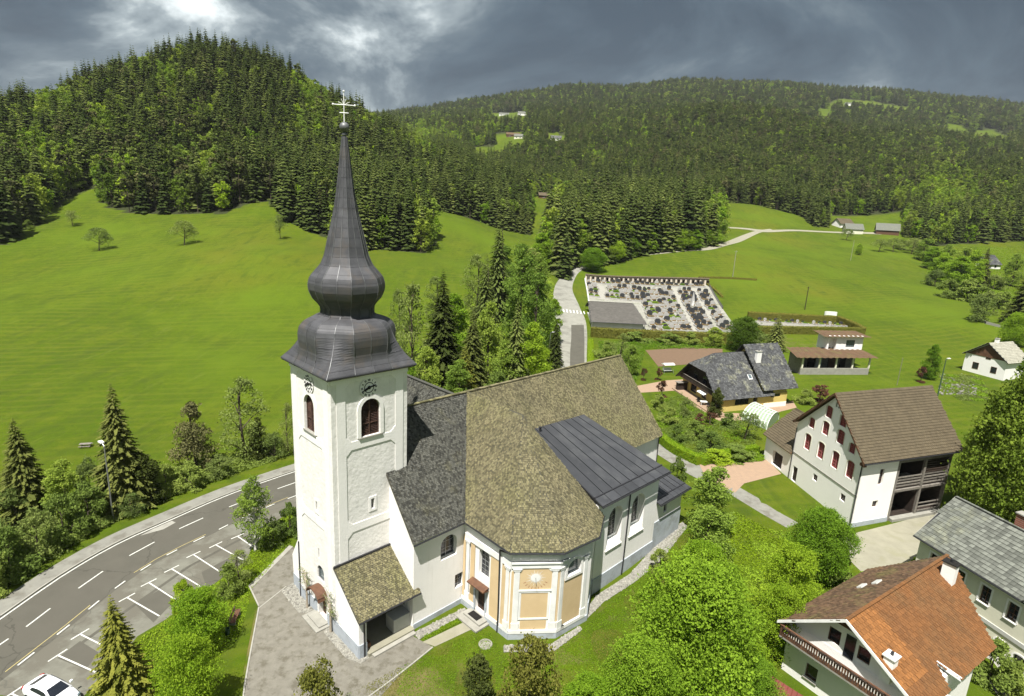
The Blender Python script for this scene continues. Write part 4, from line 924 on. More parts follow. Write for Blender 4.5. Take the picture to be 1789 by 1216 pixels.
    seamroof(K(33.2, -.1, 8.9), K(38.9, -.1, 8.9), K(33.1, -8.15, 6.4), K(39.9, -8.15, 6.4), 7, 'annexe_roof', ap=True)
    b = MB(); b.prism([K(33.05, -7.5, 6.3), K(33.05, 0, 6.3), K(33.05, 0, 8.6)], K.e1 * 5.8); b.build('annexe_gable', 'plaster_white', root)
    gutter([BL - EZ * .12 - K.e2 * .08, BR - EZ * .12 - K.e2 * .08]); gutter([K(33.1, -8.23, 6.28), K(39.9, -8.23, 6.28)])
    gutter([BL + (BR - BL) * .42 - EZ * .15, We(5.3, 9.7, .12), We(5.25, 2, .12), We(5.1, .2, .16)], .075, 'downpipe')
    gutter([K(45.5, -.45, 9.0), K(45.3, -.12, 8.6), K(45.3, -.12, 0)], .07, 'downpipe')
    # --- porch
    pl = MB(); pl.prism([K(0, 0, -.4), K(0, 3.9, -.4), K(0, 3.9, 6.75), K(0, 0, 4.0)], K.e1 * .72); pl.build('porch_wall', 'plaster_white', root)
    Wp = Wall(K(0, 3.9), K(0, 0), K(3, 2)); plinth(Wp, 0, 3.9, 1.35); Wq = Wall(K(0, 0), K(5.5, 0), K(3, 2)); plinth(Wq, 0, .72, 1.35)
    s = MB(); s.prism([K(5.42, -.02, -.4), K(5.42, 3.9, -.4), K(5.42, 3.9, 6.6), K(5.42, -.02, 3.9)], K.e1 * .1); s.build('porch_wall', 'plaster_white', root)
    s = MB(); s.box(K(.72, 0, 3.62), K.e1 * 4.7, K.e2 * .35, EZ * .38); s.build('porch_lintel', 'brown_wood', root)
    s = MB(); s.box(K(.72, -.35, -.1), K.e1 * 4.7, K.e2 * 4.24, EZ * .42); s.build('porch_floor', 'gravel_road', root)
    s = MB(); s.box(K(1.0, -.75, -.1), K.e1 * 4.3, K.e2 * .4, EZ * .28); s.build('step', 'kerb_stone', root)
    s = MB(); s.box(K(3.65, .35, .32), K.e1 * 1.75, K.e2 * 1.3, EZ * 1.35); s.build('porch_altar', 'plaster_shed', root)
    s = MB(); s.box(K(.9, .3, .32), K.e1 * .4, K.e2 * 3.4, EZ * .45); s.build('porch_bench', 'brown_wood', root)
    s = MB(); s.box(K(2.2, 3.78, .32), K.e1 * 1.4, K.e2 * .11, EZ * 2.4); s.build('inner_door', 'dark_wood', root)
    s = MB(); s.box(K(5.40, 1.3, 1.9), K.e1 * .02, K.e2 * 1.2, EZ * 1.5); s.build('notice_board', 'void', root)
    roof('porch_roof', [[K(-.2, -.35, 3.85), K(6.05, -.35, 3.85), K(6.05, 3.88, 6.9), K(-.2, 3.88, 6.9)]])
    s = MB(); s.box(K(-.2, 3.7, 6.86), K.e1 * 6.2, K.e2 * .16, EZ * .16); s.build('flashing', 'gutter_metal', root)
    gutter([K(-.2, -.42, 3.78), K(6.05, -.42, 3.78)]); gutter([K(.3, -.42, 3.78), K(.45, -.1, 3.4), K(.45, -.1, 0)], .07, 'downpipe')
    # low wing on the left of the tower
    s = MB(); s.prism([K(.25, 11.3, -.4), K(.25, 13.1, -.4), K(.25, 13.3, 3.3), K(.25, 11.3, 6.6)], K.e1 * 8); wing = s.build('vestry', 'plaster_white', root)
    Wv = Wall(K(.25, 13.1), K(.25, 11.3), K(3, 12)); plinth(Wv, 0, 1.8, 1.35)
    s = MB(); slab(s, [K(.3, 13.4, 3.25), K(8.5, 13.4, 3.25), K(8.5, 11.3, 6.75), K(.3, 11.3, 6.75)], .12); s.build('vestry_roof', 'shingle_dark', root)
    gutter([Wl(.35, 6, .1), Wl(.35, 0, .1)], .06, 'downpipe')
church()

# ---------------------------------------------------------------- the village
def roofset(root, polys, core, mat, tw, th, t=.14, jit=.03, lift=.025, name='roof', clip=None, thick=.022, tname='tiles', pieces=None):
    s = MB()
    for p in polys: slab(s, p, t)
    o = s.build(name, core, root); s = MB()
    if pieces is None:
        for i, p in enumerate(polys):
            l, e, sl, n = tiles((clip[i] if clip else p), None, tw, th); tile_mb(s, l, e, sl, n, tw, th, lift, thick, jit)
        s.build(tname, mat, o, kind='stuff')
    return o
def gable_solid(F, u0, u1, prof, name, mat, root):
    s = MB(); s.prism([F(u0, v, z) for v, z in prof], F.e1 * (u1 - u0)); return s.build(name, mat, root)
def chimney(root, c, e1, e2, w, d, z0, z1, mat='plaster_white', cap='concrete'):
    s = MB(); c = A(*c[:2], 0); s.box(c - e1 * w / 2 - e2 * d / 2 + EZ * z0, e1 * w, e2 * d, EZ * (z1 - z0)); o = s.build('chimney', mat, root)
    s = MB(); s.box(c - e1 * (w / 2 + .1) - e2 * (d / 2 + .1) + EZ * (z1 + .002), e1 * (w + .2), e2 * (d + .2), EZ * .1); s.build('chimney_cap', cap, o)
    s = MB(); s.tube(c + EZ * (z1 + .1), c + EZ * (z1 + .38), .11); s.build('flue', 'gutter_metal', o)

def barn():
    F = Fr((44.8, 67.7), 20, 97)
    root = thing('barn', F(0, 0), 'large white farm barn with red shuttered gable and brown tiled roof', 'barn')
    zt = lambda v: 9.0 + .907 * (v + .55) if v < 6.9 else 9.0 + .907 * (14.35 - v)
    body = gable_solid(F, 0, 6.3, [(0, -.4), (14.1, -.4), (14.1, 8.95), (6.9, 15.5), (0, 9.2)], 'barn_wall', 'plaster_bright', root)
    Wg = Wall(F(0, 14.1), F(0, 0), F(5, 5)); Ws = Wall(F(0, 0), F(17, 0), F(5, 5)); s_ = lambda v: 14.1 - v
    c = MB()
    red = [(11.2, 5.95, 1.35, 2.35), (8.15, 5.95, 1.35, 2.35), (5.05, 5.95, 1.35, 2.35), (2.1, 5.95, 1.35, 2.35), (11.0, 9.35, 1.25, 1.5), (8.0, 9.55, 1.35, 1.9), (4.85, 9.55, 1.35, 1.9), (2.45, 9.25, 1.15, 1.35), (7.9, 12.05, 1.3, 1.7), (4.95, 11.95, 1.3, 1.5)]
    for v, z, w, h in red:
        Wg.niche(c, s_(v), z, w, h, .3, .35)
    for v, z in ((8.3, 2.45), (2.4, 2.5)): Wg.window(root, s_(v), z, .95, .95, .3, 0, 'brown_wood', 'glass', 2, 2, .06, cutter=c)
    Wg.niche(c, s_(12.85), .1, 1.1, 2.3, .25)
    for v in (6.25, 6.75): Wg.niche(c, s_(v), 14.0, .28, .75, .2)
    Ws.window(root, 3.6, 5.6, .8, 2.2, .3, 0, 'brown_wood', 'glass', 1, 3, .07, cutter=c); Ws.window(root, 3.5, 2.4, .95, .95, .3, 0, 'brown_wood', 'glass', 2, 1, .07, cutter=c)
    cut(body, c)
    for v, z, w, h in red:
        s = MB(); Wg.plate(s, s_(v), z, w, h, -.29, -.22, .35); win = s.build('shuttered_window', 'shutter_red', root)
        s = MB(); Wg.ring(s, s_(v), z + .05, w - .12, h - .1, .06, -.215, -.13, .35); Wg.plate(s, s_(v), z + .1, .07, h - .2, -.215, -.14)
        for k in range(1, 5): s.box(Wg(s_(v) - w / 2 + .06, z + h * k / 5.2, -.218), Wg.e * (w - .12), EZ * .05, Wg.n * .04)
        s.build('lattice', 'shutter_frame', win)
        s = MB(); Wg.ring(s, s_(v), z, w + .01, h + .01, .11, .002, .03, .35, bottom=False); s.build('window_arch', 'cream', win)
    s = MB(); Wg.plate(s, s_(12.85), .12, 1.08, 2.25, -.24, -.18); s.build('barn_door', 'dark_wood', root)
    for v in (6.25, 6.75): s = MB(); Wg.plate(s, s_(v), 14.0, .27, .74, -.19, -.12); s.build('vent_slot', 'void', root)
    # timber bay
    tb = gable_solid(F, 6.31, 16.5, [(.35, -.4), (14.1, -.4), (14.1, 8.9), (6.9, 15.4), (.35, 9.3)], 'timber_bay', 'dark_wood', root)
    Wt = Wall(F(0, .35), F(17, .35), F(5, 5)); c = MB()
    for u, z, w, h, a in ((9.1, .35, 4.2, 3.5, .35), (13.9, .35, 4.0, 3.2, .3), (9.0, 4.9, 4.6, 3.2, 0), (13.9, 4.9, 4.3, 3.2, 0)): Wt.niche(c, u, z, w, h, 3.2, a)
    cut(tb, c)
    for u in (6.55, 11.5, 16.2):
        s = MB(); s.box(F(u - .18, .0, -.3), F.e1 * .36, F.e2 * .34, EZ * 9.1); s.build('post', 'grey_wood', root)
    for z in (4.1, 8.3): s = MB(); s.box(F(6.35, -.03, z), F.e1 * 10.1, F.e2 * .3, EZ * .32); s.build('beam', 'grey_wood', root)
    for (u0, u1) in ((6.8, 11.3), (11.7, 16.0)):
        for k in range(4): s = MB(); s.box(F(u0, .12, 4.75 + k * .42), F.e1 * (u1 - u0), F.e2 * .05, EZ * .2, 0, random.random()); s.build('rail', 'grey_wood', root)
    for k in range(6): s = MB(); s.box(F(11.7, .12, 6.3 + k * .33), F.e1 * 4.3, F.e2 * .05, EZ * .2, 0, random.random()); s.build('rail', 'dark_wood', root)
    for k in range(3): s = MB(); s.box(F(11.8, .0, .7 + k * .55), F.e1 * 4.2, F.e2 * .08, EZ * .16, 0, random.random()); s.build('rail', 'grey_wood', root)
    s = MB(); s.box(F(6.8, -.5, -.1), F.e1 * 9.4, F.e2 * .8, EZ * .5); s.build('stone_step', 'concrete', root)
    s = MB(); s.box(F(9.2, 1.2, 4.85), F.e1 * 2.0, F.e2 * 1.0, EZ * .6); s.build('plank_stack', 'grey_wood', root)
    s = MB(); s.box(Wg(0, 4.3, .003), Wg.e * 14.1, EZ * .14, Wg.n * .06); s.build('string_course', 'concrete', root)
    s = MB(); s.box(Ws(-.02, -.3, .002), Ws.e * 6.3, EZ * .95, Ws.n * .06); s.build('plinth', 'plinth', root)
    s = MB(); s.tube(Wg(14.0, 8.6, .1), Wg(14.0, 0, .1), .07); s.build('downpipe', 'gutter_metal', root); s = MB(); s.tube(Wg(.1, 8.2, .1), Wg(.1, 0, .1), .06); s.build('downpipe', 'gutter_metal', root)
    r = [[F(-.55, -.6, 9.2), F(17.6, -.6, 9.2), F(17.9, 6.9, 16.0), F(-.55, 6.9, 16.0)], [F(-.55, 14.6, 9.1), F(17.6, 14.6, 9.1), F(17.9, 6.9, 16.0), F(-.55, 6.9, 16.0)]]
    o = roofset(root, r, 'moss_tile', 'brown_tile', .36, .40, .2, .0, .06)
    for a, b in ((r[0][0], r[0][3]), (r[1][0], r[1][3])):
        s = MB(); s.prism([a + EZ * .05, b + EZ * .05, b - EZ * .3, a - EZ * .3], F.e1 * -.05); s.build('bargeboard', 'brown_wood', root)
    s = MB(); s.tube(F(-.5, -.68, 9.1), F(17.6, -.68, 9.1), .08, n=6); s.build('gutter', 'gutter_metal', root)
    s = MB(); s.box(F(-.5, -.55, 8.7), F.e1 * .5, F.e2 * .75, EZ * .35); s.build('eave_box', 'brown_wood', root)
    # side wing with garage door
    ext = gable_solid(F, 0, 0, [(0, 0)] * 3, 'x', 'plaster_white', root) if 0 else None
    s = MB(); s.prism([F(0, 14.12, -.4), F(11, 14.12, -.4), F(11, 14.12, 4.0), F(5.5, 14.12, 7.8), F(0, 14.12, 4.0)], F.e2 * 7.2); wg = s.build('side_wing', 'plaster_bright', root)
    Wx = Wall(F(0, 21.3), F(0, 14.2), F(5, 15)); c = MB(); Wx.niche(c, 3.7, .2, 2.7, 2.3, .5); cut(wg, c)
    s = MB(); Wx.plate(s, 3.7, .2, 2.68, 2.28, -.49, -.42); s.build('garage_door', 'dark_wood', root)
    roofset(root, [[F(-.5, 14.05, 4.05), F(-.5, 21.9, 4.05), F(5.5, 21.9, 8.0), F(5.5, 14.05, 8.0)], [F(11.5, 14.05, 4.05), F(11.5, 21.9, 4.05), F(5.5, 21.9, 8.0), F(5.5, 14.05, 8.0)]], 'moss_tile', 'brown_tile', .36, .40, .15, .0, .06, name='wing_roof')
barn()

def yellow_house():
    F = Fr((42.6, 110.7), 22, 102)
    root = thing('house', F(0, 0), 'yellow house with mottled slate hip roof, wooden balcony and white chimney', 'house')
    body = gable_solid(F, 0, 17.1, [(0, -.4), (16.4, -.4), (16.4, 3.0), (12.6, 5.9), (3.8, 5.9), (0, 3.0)], 'house_wall', 'yellow_wall', root)
    Wg = Wall(F(0, 16.4), F(0, 0), F(5, 5)); Ws = Wall(F(0, 0), F(17.1, 0), F(5, 5)); s_ = lambda v: 16.4 - v; c = MB()
    s = MB(); s.prism([F(10.6, .3, 2.9), F(17.0, .3, 2.9), F(17.0, .3, 4.2), F(10.6, .3, 4.2)], F.e2 * 15.5); s.prism([F(17.0, .3, 4.2), F(17.0, 8.2, 11.2), F(17.0, 15.8, 4.2)], F.e1 * -6.4); s.build('house_wall', 'yellow_wall', root)
    for v, w in ((11.5, 2.6), (7.0, 2.0), (3.2, 1.4)): Wg.window(root, s_(v), .5, w, 1.9, .25, 0, 'dark_wood', 'glass', 2, 1, .1, cutter=c)
    Ws.window(root, 5.1, 1.2, 3.6, 1.5, .25, 0, 'dark_wood', 'glass', 4, 1, .1, cutter=c); Ws.window(root, 13.9, 2.2, 2.6, .75, .2, 0, 'dark_wood', 'glass', 3, 1, .08, cutter=c)
    Ws.niche(c, 8.6, .1, 1.2, 2.3, .4); cut(body, c)
    s = MB(); Ws.plate(s, 8.6, .1, 1.18, 2.28, -.39, -.3); s.build('front_door', 'dark_wood', root)
    s = MB(); s.box(Ws(10.9, -.3, .003), Ws.e * 6.2, EZ * 1.3, Ws.n * .05); s.build('plinth', 'plaster_white', root)
    # dark timber gable and balcony
    s = MB(); s.prism([F(0, .2, 3.15), F(0, 16.2, 3.15), F(0, 11.4, 7.0), F(0, 5.0, 7.0)], F.e1 * -.12); g = s.build('timber_gable', 'dark_wood', root)
    for v in (10.2, 6.4):
        s = MB(); s.box(F(-.14, v, 3.4), F.e2 * 1.5, EZ * 1.9, F.e1 * -.03); s.build('gable_window', 'glass', g)
    s = MB(); s.box(F(-1.5, .6, 3.0), F.e1 * 1.5, F.e2 * 14.8, EZ * .14); bal = s.build('balcony', 'brown_wood', root)
    k = 0; v = .7
    while v < 15.3:
        s = MB(); s.box(F(-1.5, v, 3.14), F.e2 * .2, EZ * .95, F.e1 * .03, 0, random.random()); s.build('balcony_board', 'dark_wood', bal); v += .24
    s = MB(); s.box(F(-1.56, .6, 4.08), F.e2 * 14.8, EZ * .09, F.e1 * .14); s.build('handrail', 'grey_wood', bal)
    k = ((-.9, 2.75), (8.2, 10.15))
    z1 = lambda v: 2.75 + (10.15 - 2.75) / 8.8 * (v + .6)
    z2 = lambda v: 2.75 + (10.15 - 2.75) / 8.8 * (17.0 - v)
    rf = [[F(-1.9, -.6, 2.75), F(13.2, -.6, 2.75), F(13.2, 8.2, 10.15), F(2.2, 8.2, 10.15), F(-1.9, 4.6, z1(4.6))], [F(-1.9, 17.0, 2.75), F(17.5, 17.0, 2.75), F(17.5, 8.2, 10.15), F(2.2, 8.2, 10.15), F(-1.9, 11.8, z2(11.8))], [F(-1.9, 4.6, z1(4.6)), F(2.2, 8.2, 10.15), F(-1.9, 11.8, z2(11.8))],
          [F(10.2, -.5, 3.95), F(19.6, -.5, 3.95), F(19.4, 8.2, 11.7), F(9.6, 8.2, 11.7)], [F(10.2, 16.9, 3.95), F(19.6, 16.9, 3.95), F(19.4, 8.2, 11.7), F(9.6, 8.2, 11.7)]]
    o = roofset(root, rf, 'gutter_metal', 'slate_tile', .42, .34, .16, .03, .03)
    s = MB(); s.box(F(8.2, 2.6, z1(2.6) + .08), F.e1 * 1.0, norm(F.e2 * 1 + EZ * .84) * 1.25, norm(EZ - F.e2 * .8) * .12); sk = s.build('skylight', 'white_paint', root)
    s = MB(); s.box(F(8.32, 2.7, z1(2.7) + .2), F.e1 * .76, norm(F.e2 * 1 + EZ * .84) * 1.0, norm(EZ - F.e2 * .8) * .04); s.build('pane', 'glass_pale', sk)
    chimney(root, F(11.6, 4.9), F.e1, F.e2, 1.25, .8, 7.2, 10.9)
    s = MB(); s.prism([F(-.05, 4.1, 2.95), F(-.05, 6.9, 2.95), F(-2.1, 6.9, 2.35), F(-2.1, 4.1, 2.35)], EZ * .06); s.build('awning', 'white_paint', root)
    s = MB(); s.box(F(-3.0, -2.4, -.2), F.e1 * 3.0, F.e2 * 18.5, EZ * .45); s.build('terrace', 'pavers', root)
    # furniture on the terrace
    tb = thing('garden_table', F(-1.7, 4.2, .25), 'white garden table on the terrace under the awning', 'table'); q = ORG[tb.name]
    s = MB(); s.box(q + A(-.7, -.5, .7), (1.4, 0, 0), (0, 1.0, 0), (0, 0, .05)); s.build('tabletop', 'white_paint', tb)
    for dx in (-.6, .55):
        for dy in (-.42, .36): s = MB(); s.box(q + A(dx, dy, 0), (.06, 0, 0), (0, .06, 0), (0, 0, .7)); s.build('leg', 'white_paint', tb)
    for i, (u, v) in enumerate(((-1.9, 6.0), (-1.5, 2.6))):
        ch = thing('garden_chair', F(u, v, .25), ['dark garden chair behind the white terrace table', 'dark garden chair in front of the white terrace table'][i], 'chair', 'chairs on the terrace'); q = ORG[ch.name]
        s = MB(); s.box(q + A(-.25, -.25, .42), (.5, 0, 0), (0, .5, 0), (0, 0, .06)); s.build('seat', 'void', ch); s = MB(); s.box(q + A(-.25, .22, .48), (.5, 0, 0), (0, .05, .0), (0, .08, .5)); s.build('backrest', 'void', ch)
        for dx in (-.23, .19):
            for dy in (-.23, .19): s = MB(); s.box(q + A(dx, dy, 0), (.04, 0, 0), (0, .04, 0), (0, 0, .42)); s.build('leg', 'void', ch)
yellow_house()

def grey_house():
    F = Fr((44.9, 56.2), -75.5, 20)
    root = thing('house', F(0, 0), 'cream two storey house with grey tiled roof and brick chimney', 'house')
    body = gable_solid(F, 0, 20, [(0, -3), (9.6, -3), (9.6, 5.9), (4.8, 9.3), (0, 5.9)], 'house_wall', 'cream', root)
    W = Wall(F(0, 0), F(20, 0), F(5, 4)); c = MB()
    for i, u in enumerate((1.9, 4.7, 7.25, 9.75, 12.4)): W.window(root, u, 3.1, .95, 1.75, .3, 0, 'brown_wood', 'glass', 2, 3, .06, 'plaster_white', ('plaster_white', .16), c)
    W.window(root, 9.5, -.75, .95, 1.5, .3, .5, 'lamp_green', 'glass', 2, 3, .06, None, ('plaster_white', .14), c, label='arched ground floor window with green bars'); W.window(root, 11.3, -1.7, 1.1, 2.2, .3, .5, 'lamp_green', 'glass', 2, 3, .06, None, ('plaster_white', .16), c, name='arched_door')
    W.window(root, 7.0, -.75, .95, 1.5, .3, .5, 'lamp_green', 'glass', 2, 3, .06, None, ('plaster_white', .14), c)
    cut(body, c)
    s = MB(); s.box(W(0, 1.35, .003), W.e * 20, EZ * .4, W.n * .09); s.build('string_course', 'plaster_shed', root)
    s = MB(); s.box(W(0, 5.35, .003), W.e * 20, EZ * .3, W.n * .12); s.build('cornice', 'plaster_white', root)
    # roof: the tiles that show largest are single pieces
    P = [F(-.45, -.45, 5.75), F(20.3, -.45, 5.75), F(20.3, 4.8, 9.65), F(-.45, 4.8, 9.65)]
    s = MB(); slab(s, P, .12); slab(s, [F(-.45, 10.0, 5.75), F(20.3, 10.0, 5.75), P[2], P[3]], .12); rf = s.build('roof', 'gutter_metal', root)
    tw, th = .44, .42; l, e, sl, n = tiles(P, None, tw, th, stagger=False)
    if e @ F.e1 < 0: pass
    q = np.array([proj(c0 + n * .05) for c0, *_ in l]); vis = (q[:, 0] < 1850) & (q[:, 1] < 1250)
    idx = [i for i in range(len(l)) if vis[i]]; idx.sort(key=lambda i: q[i, 2]); big = set(idx[:300])
    w = tw * .955; me_ = []
    for k in range(6):
        b = MB(); t_ = .03 + .006 * k
        b.mesh([(0, 0, 0), (w, 0, 0), (w, th * 1.05, 0), (0, th * 1.05, 0), (0, 0, t_ + .035), (w / 2, 0, t_ + .06), (w, 0, t_ + .035), (0, th * 1.05, .022), (w / 2, th * 1.05, .045), (w, th * 1.05, .022)],
               [(4, 5, 8, 7), (5, 6, 9, 8), (0, 1, 6, 5, 4), (1, 2, 9, 6), (3, 0, 4, 7)], 0, k / 5)
        me = bpy.data.meshes.new('tile'); me.from_pydata(b.V, [], b.F); me.materials.append(MATS['grey_tile']); a = me.attributes.new('v', 'FLOAT', 'FACE'); a.data.foreach_set('value', np.array(b.A, np.float32)); me_.append(me)
    rest = MB()
    for i in range(len(l)):
        if i in big: piece('tile', random.choice(me_), rf, l[i][0] + n * .004, e, sl, n)
        else: tile_mb(rest, [l[i]], e, sl, n, tw, th, .035, .03, 0)
    if rest.F: rest.build('tiles', 'grey_tile', rf, kind='stuff')
    s = MB()
    for k in range(50): s.box(F(-.45 + k * .42, 4.66, 9.66), F.e1 * .39, F.e2 * .28, EZ * .09, 0, random.random())
    s.build('ridge_cap', 'grey_tile', rf)
    s = MB(); s.tube(F(-.5, -.53, 5.7), F(20, -.53, 5.7), .08, n=6); s.build('gutter', 'gutter_metal', root)
    s = MB(); s.prism([F(-.47, -.45, 5.6), F(-.47, 4.8, 9.5), F(-.47, 4.8, 9.68), F(-.47, -.45, 5.78)], F.e1 * -.06); s.build('bargeboard', 'concrete', root)
    c = F(5.8, 5.3); s = MB(); s.box(c + EZ * 8.8 - F.e1 * .55, F.e1 * 1.1, F.e2 * .8, EZ * 2.0); ch = s.build('chimney', 'brick', root, label='red brick chimney')
    s = MB(); s.box(c + EZ * 10.802 - F.e1 * .65 - F.e2 * .1, F.e1 * 1.3, F.e2 * 1.0, EZ * .12); s.build('chimney_cap', 'concrete', ch)
    s = MB()
    for z in range(9): s.box(c + EZ * (8.9 + .21 * z) - F.e1 * .556 - F.e2 * .006, F.e1 * 1.112, F.e2 * .02, EZ * .03)
    s.build('mortar_course', 'concrete', ch)
    # dormer at the edge of the roof
    s = MB(); s.prism([F(10.6, -.6, 5.8), F(13.4, -.6, 5.8), F(12.0, -.6, 7.2)], F.e2 * 3.6); s.build('dormer', 'plaster_white', root)
    s = MB(); slab(s, [F(10.3, -.75, 5.75), F(10.3, 3.2, 5.75), F(12, 3.2, 7.4), F(12, -.75, 7.4)], .08); slab(s, [F(13.7, -.75, 5.75), F(13.7, 3.2, 5.75), F(12, 3.2, 7.4), F(12, -.75, 7.4)], .08); s.build('dormer_roof', 'grey_tile', root)
grey_house()

def orange_house():
    F = Fr((24.9, 42.9), 33.7, -56.3)
    root = thing('house', F(0, 0), 'white house with bright orange tiled roof, dark wooden balcony and two white chimneys', 'house')
    s = MB(); s.prism([F(0, 0, -1), F(14.4, 0, -1), F(15.6, 4.6, -1), F(11.2, 9.8, -1), (F(0, 9.8, -1))], EZ * 5.9); body = s.build('house_wall', 'plaster_white', root)
    g = MB(); g.prism([F(.02, 0.02, 4.88), F(.02, 9.78, 4.88), F(.02, 9.7, 5.0), F(.02, 4.6, 8.1), F(.02, .1, 5.0)], F.e1 * 10); gb = g.build('house_gable', 'plaster_white', root)
    W = Wall(F(0, 0), F(0, 9.8), F(5, 5)); c = MB()
    W.window(root, 2.45, .85, 1.0, 1.35, .25, 0, 'brown_wood', 'glass', 1, 1, .09, 'concrete', None, c); W.window(root, 6.5, .85, 1.0, 1.35, .25, 0, 'brown_wood', 'glass', 1, 1, .09, 'concrete', None, c)
    Wr = Wall(F(14.4, 9.8), F(0, 9.8), F(5, 5)); Wr.window(root, 8.5, 1.0, 1.1, 1.3, .25, 0, 'brown_wood', 'glass', 2, 1, .09, None, None, c)
    cut(body, c); c = MB()
    c2 = MB(); W.window(root, 3.6, 5.35, .95, 1.25, .2, 0, 'brown_wood', 'glass', 1, 1, .09, None, None, c2); W.window(root, 5.9, 5.3, .95, 1.2, .2, 0, 'brown_wood', 'glass', 1, 1, .09, None, None, c2)
    cut(gb, c2)
    s = MB(); W.plate(s, 5.05 - .2, 4.9, .75, 1.95, .01, .05); s.build('balcony_door', 'glass', root)
    s = MB(); s.prism([W(3.3, 7.25, .003), W(5.9, 7.25, .003), W(4.6, 8.0, .003)], W.n * .05); s.build('gable_boarding', 'brown_wood', root)
    # balcony
    s = MB(); s.box(F(-1.15, -.1, 3.72), F.e1 * 1.15, F.e2 * 9.2, EZ * .16); bal = s.build('balcony', 'concrete', root)
    v = -.1
    while v < 9.0:
        s = MB(); s.prism([F(-1.15, v, 3.88), F(-1.15, v + .19, 3.88), F(-1.15, v + .15, 4.35), F(-1.15, v + .19, 4.82), F(-1.15, v, 4.82), F(-1.15, v + .04, 4.35)], F.e1 * .03, 0, random.random()); s.build('balcony_board', 'brown_wood', bal); v += .205
    s = MB(); s.box(F(-1.2, -.15, 4.83), F.e1 * .16, F.e2 * 9.2, EZ * .08); s.build('handrail', 'brown_wood', bal)
    for z in (3.95, 4.65): s = MB(); s.box(F(-1.115, -.1, z), F.e1 * .03, F.e2 * 9.1, EZ * .08); s.build('rail', 'dark_wood', bal)
    s = MB(); s.box(F(-1.15, -.1, 3.88), F.e1 * 1.15, F.e2 * .04, EZ * .95); s.build('balcony_side', 'brown_wood', bal)
    for k in range(14):
        if k in (3, 4, 8): continue
        s = MB(); c0 = F(-1.3, .2 + k * .62, 4.72); s.box(c0, F.e1 * .16, F.e2 * .5, EZ * .14); bx_ = s.build('flower_box', 'dark_wood', bal)
    RN, RF = F(-.95, 4.6, 8.5), F(16.9, 4.67, 8.5); EL, EF = F(-1.15, -.45, 5.0), F(13.95, -.3, 5.0); XF, XN = F(11.96, 10.57, 4.95), F(-.95, 10.55, 4.95)
    # left slope old and brown, right slope orange with a newer patch
    o = roofset(root, [[EL, EF, RF, RN]], 'brown_wood', 'moss_tile', .30, .30, .14, .02, .03, name='roof', thick=.03)
    def zR(u, v): 
        t = (v - 4.6) / (10.56 - 4.6); return 8.5 - 3.55 * t
    q = lambda u, v: F(u, v, zR(u, v))
    poly = [XN, q(2.9, 10.56), q(4.3, 9.3), q(5.0, 9.35), q(5.4, 10.56), XF, q(14.9, 7.5), q(15.4, 7.45), RF, RN]
    poly = [XN, F(3.3, 10.56, 4.95), q(4.4, 9.1), q(5.4, 10.56), XF, q(14.4, 7.5), q(15.0, 7.45), RF, RN]
    s = MB(); slab(s, [XN, F(3.3, 10.56, 4.95), q(4.4, 9.1), q(4.4, 4.6), RN], .14); slab(s, [q(4.4, 9.1), q(5.4, 10.56), XF, q(14.4, 7.5), q(15.0, 7.45), RF, q(4.4, 4.6)], .14); o2 = s.build('roof', 'brown_wood', root, label='orange tiled roof slope')
    l, e, sl, n = tiles(poly, None, .30, .33); s = MB(); s2 = MB()
    nearl = []
    for t in l:
        d = t[0] - F(0, 0); u = d @ F.e1; v = d @ F.e2
        (s2 if (u < 2.7 and v < 9.4 and v > 4.9 + 0) else s).V  # choose
        nearl.append((t, u < 2.6 and v < 9.2))
    tile_mb(s, [t for t, f in nearl if not f], e, sl, n, .30, .33, .03, .035, .012); tile_mb(s2, [t for t, f in nearl if f], e, sl, n, .30, .33, .03, .035, .012)
    s.build('tiles', 'orange_tile', o2, kind='stuff'); s2.build('tiles', 'orange_tile_new', o2, kind='stuff', label='newer bright orange tiles')
    s = MB(); d = norm(RF - RN)
    for k in range(44): s.box(RN + d * k * .405 - F.e2 * .13 + EZ * .05, d * .38, F.e2 * .26, EZ * .08, 0, random.random())
    s.build('ridge_tile', 'orange_tile', o2)
    for a, b in ((EL, RN), (RN, XN)):
        s = MB(); s.prism([a + EZ * .1, b + EZ * .1, b - EZ * .16, a - EZ * .16], F.e1 * -.07); s.build('bargeboard', 'white_paint', root)
    s = MB(); a, b = q(4.4, 9.1), q(5.4, 10.56); s.prism([a + EZ * .1, b + EZ * .1, b - EZ * .2, a - EZ * .2], F.e1 * .1); s.build('bargeboard', 'white_paint', root)
    s = MB(); s.box(F(2.0, 8.9, 3.0), F.e1 * 3.4, F.e2 * 2.2, EZ * .15); s.build('terrace', 'plaster_shed', root); s = MB(); s.box(F(2.0, 11.05, 2.7), F.e1 * 3.5, F.e2 * .1, EZ * 1.1); s.build('terrace_wall', 'plaster_white', root)
    s = MB(); s.prism([F(2.2, 9.0, 3.1), F(5.2, 9.0, 3.1), F(5.2, 9.0, 5.6), F(2.2, 9.0, 5.6)], F.e2 * -.1); s.build('terrace_back_wall', 'plaster_shed', root)
    chimney(root, F(13.9, 5.9), F.e1, F.e2, .75, 1.0, 6.8, 9.4, 'plaster_white', 'void'); chimney(root, F(-.15, 7.7), F.e1, F.e2, .8, .7, 5.2, 7.3, 'plaster_white', 'white_paint')
    for u, v in ((7.3, 1.6), (8.3, 2.3)):
        zz = 5 + 3.5 * (v + .4) / 5.0; s = MB(); s.box(F(u, v, zz + .05), F.e1 * 1.0, norm(F.e2 + EZ * .7) * .45, norm(EZ - F.e2 * .7) * .12); s.build('roof_vent', 'plaster_shed', root)
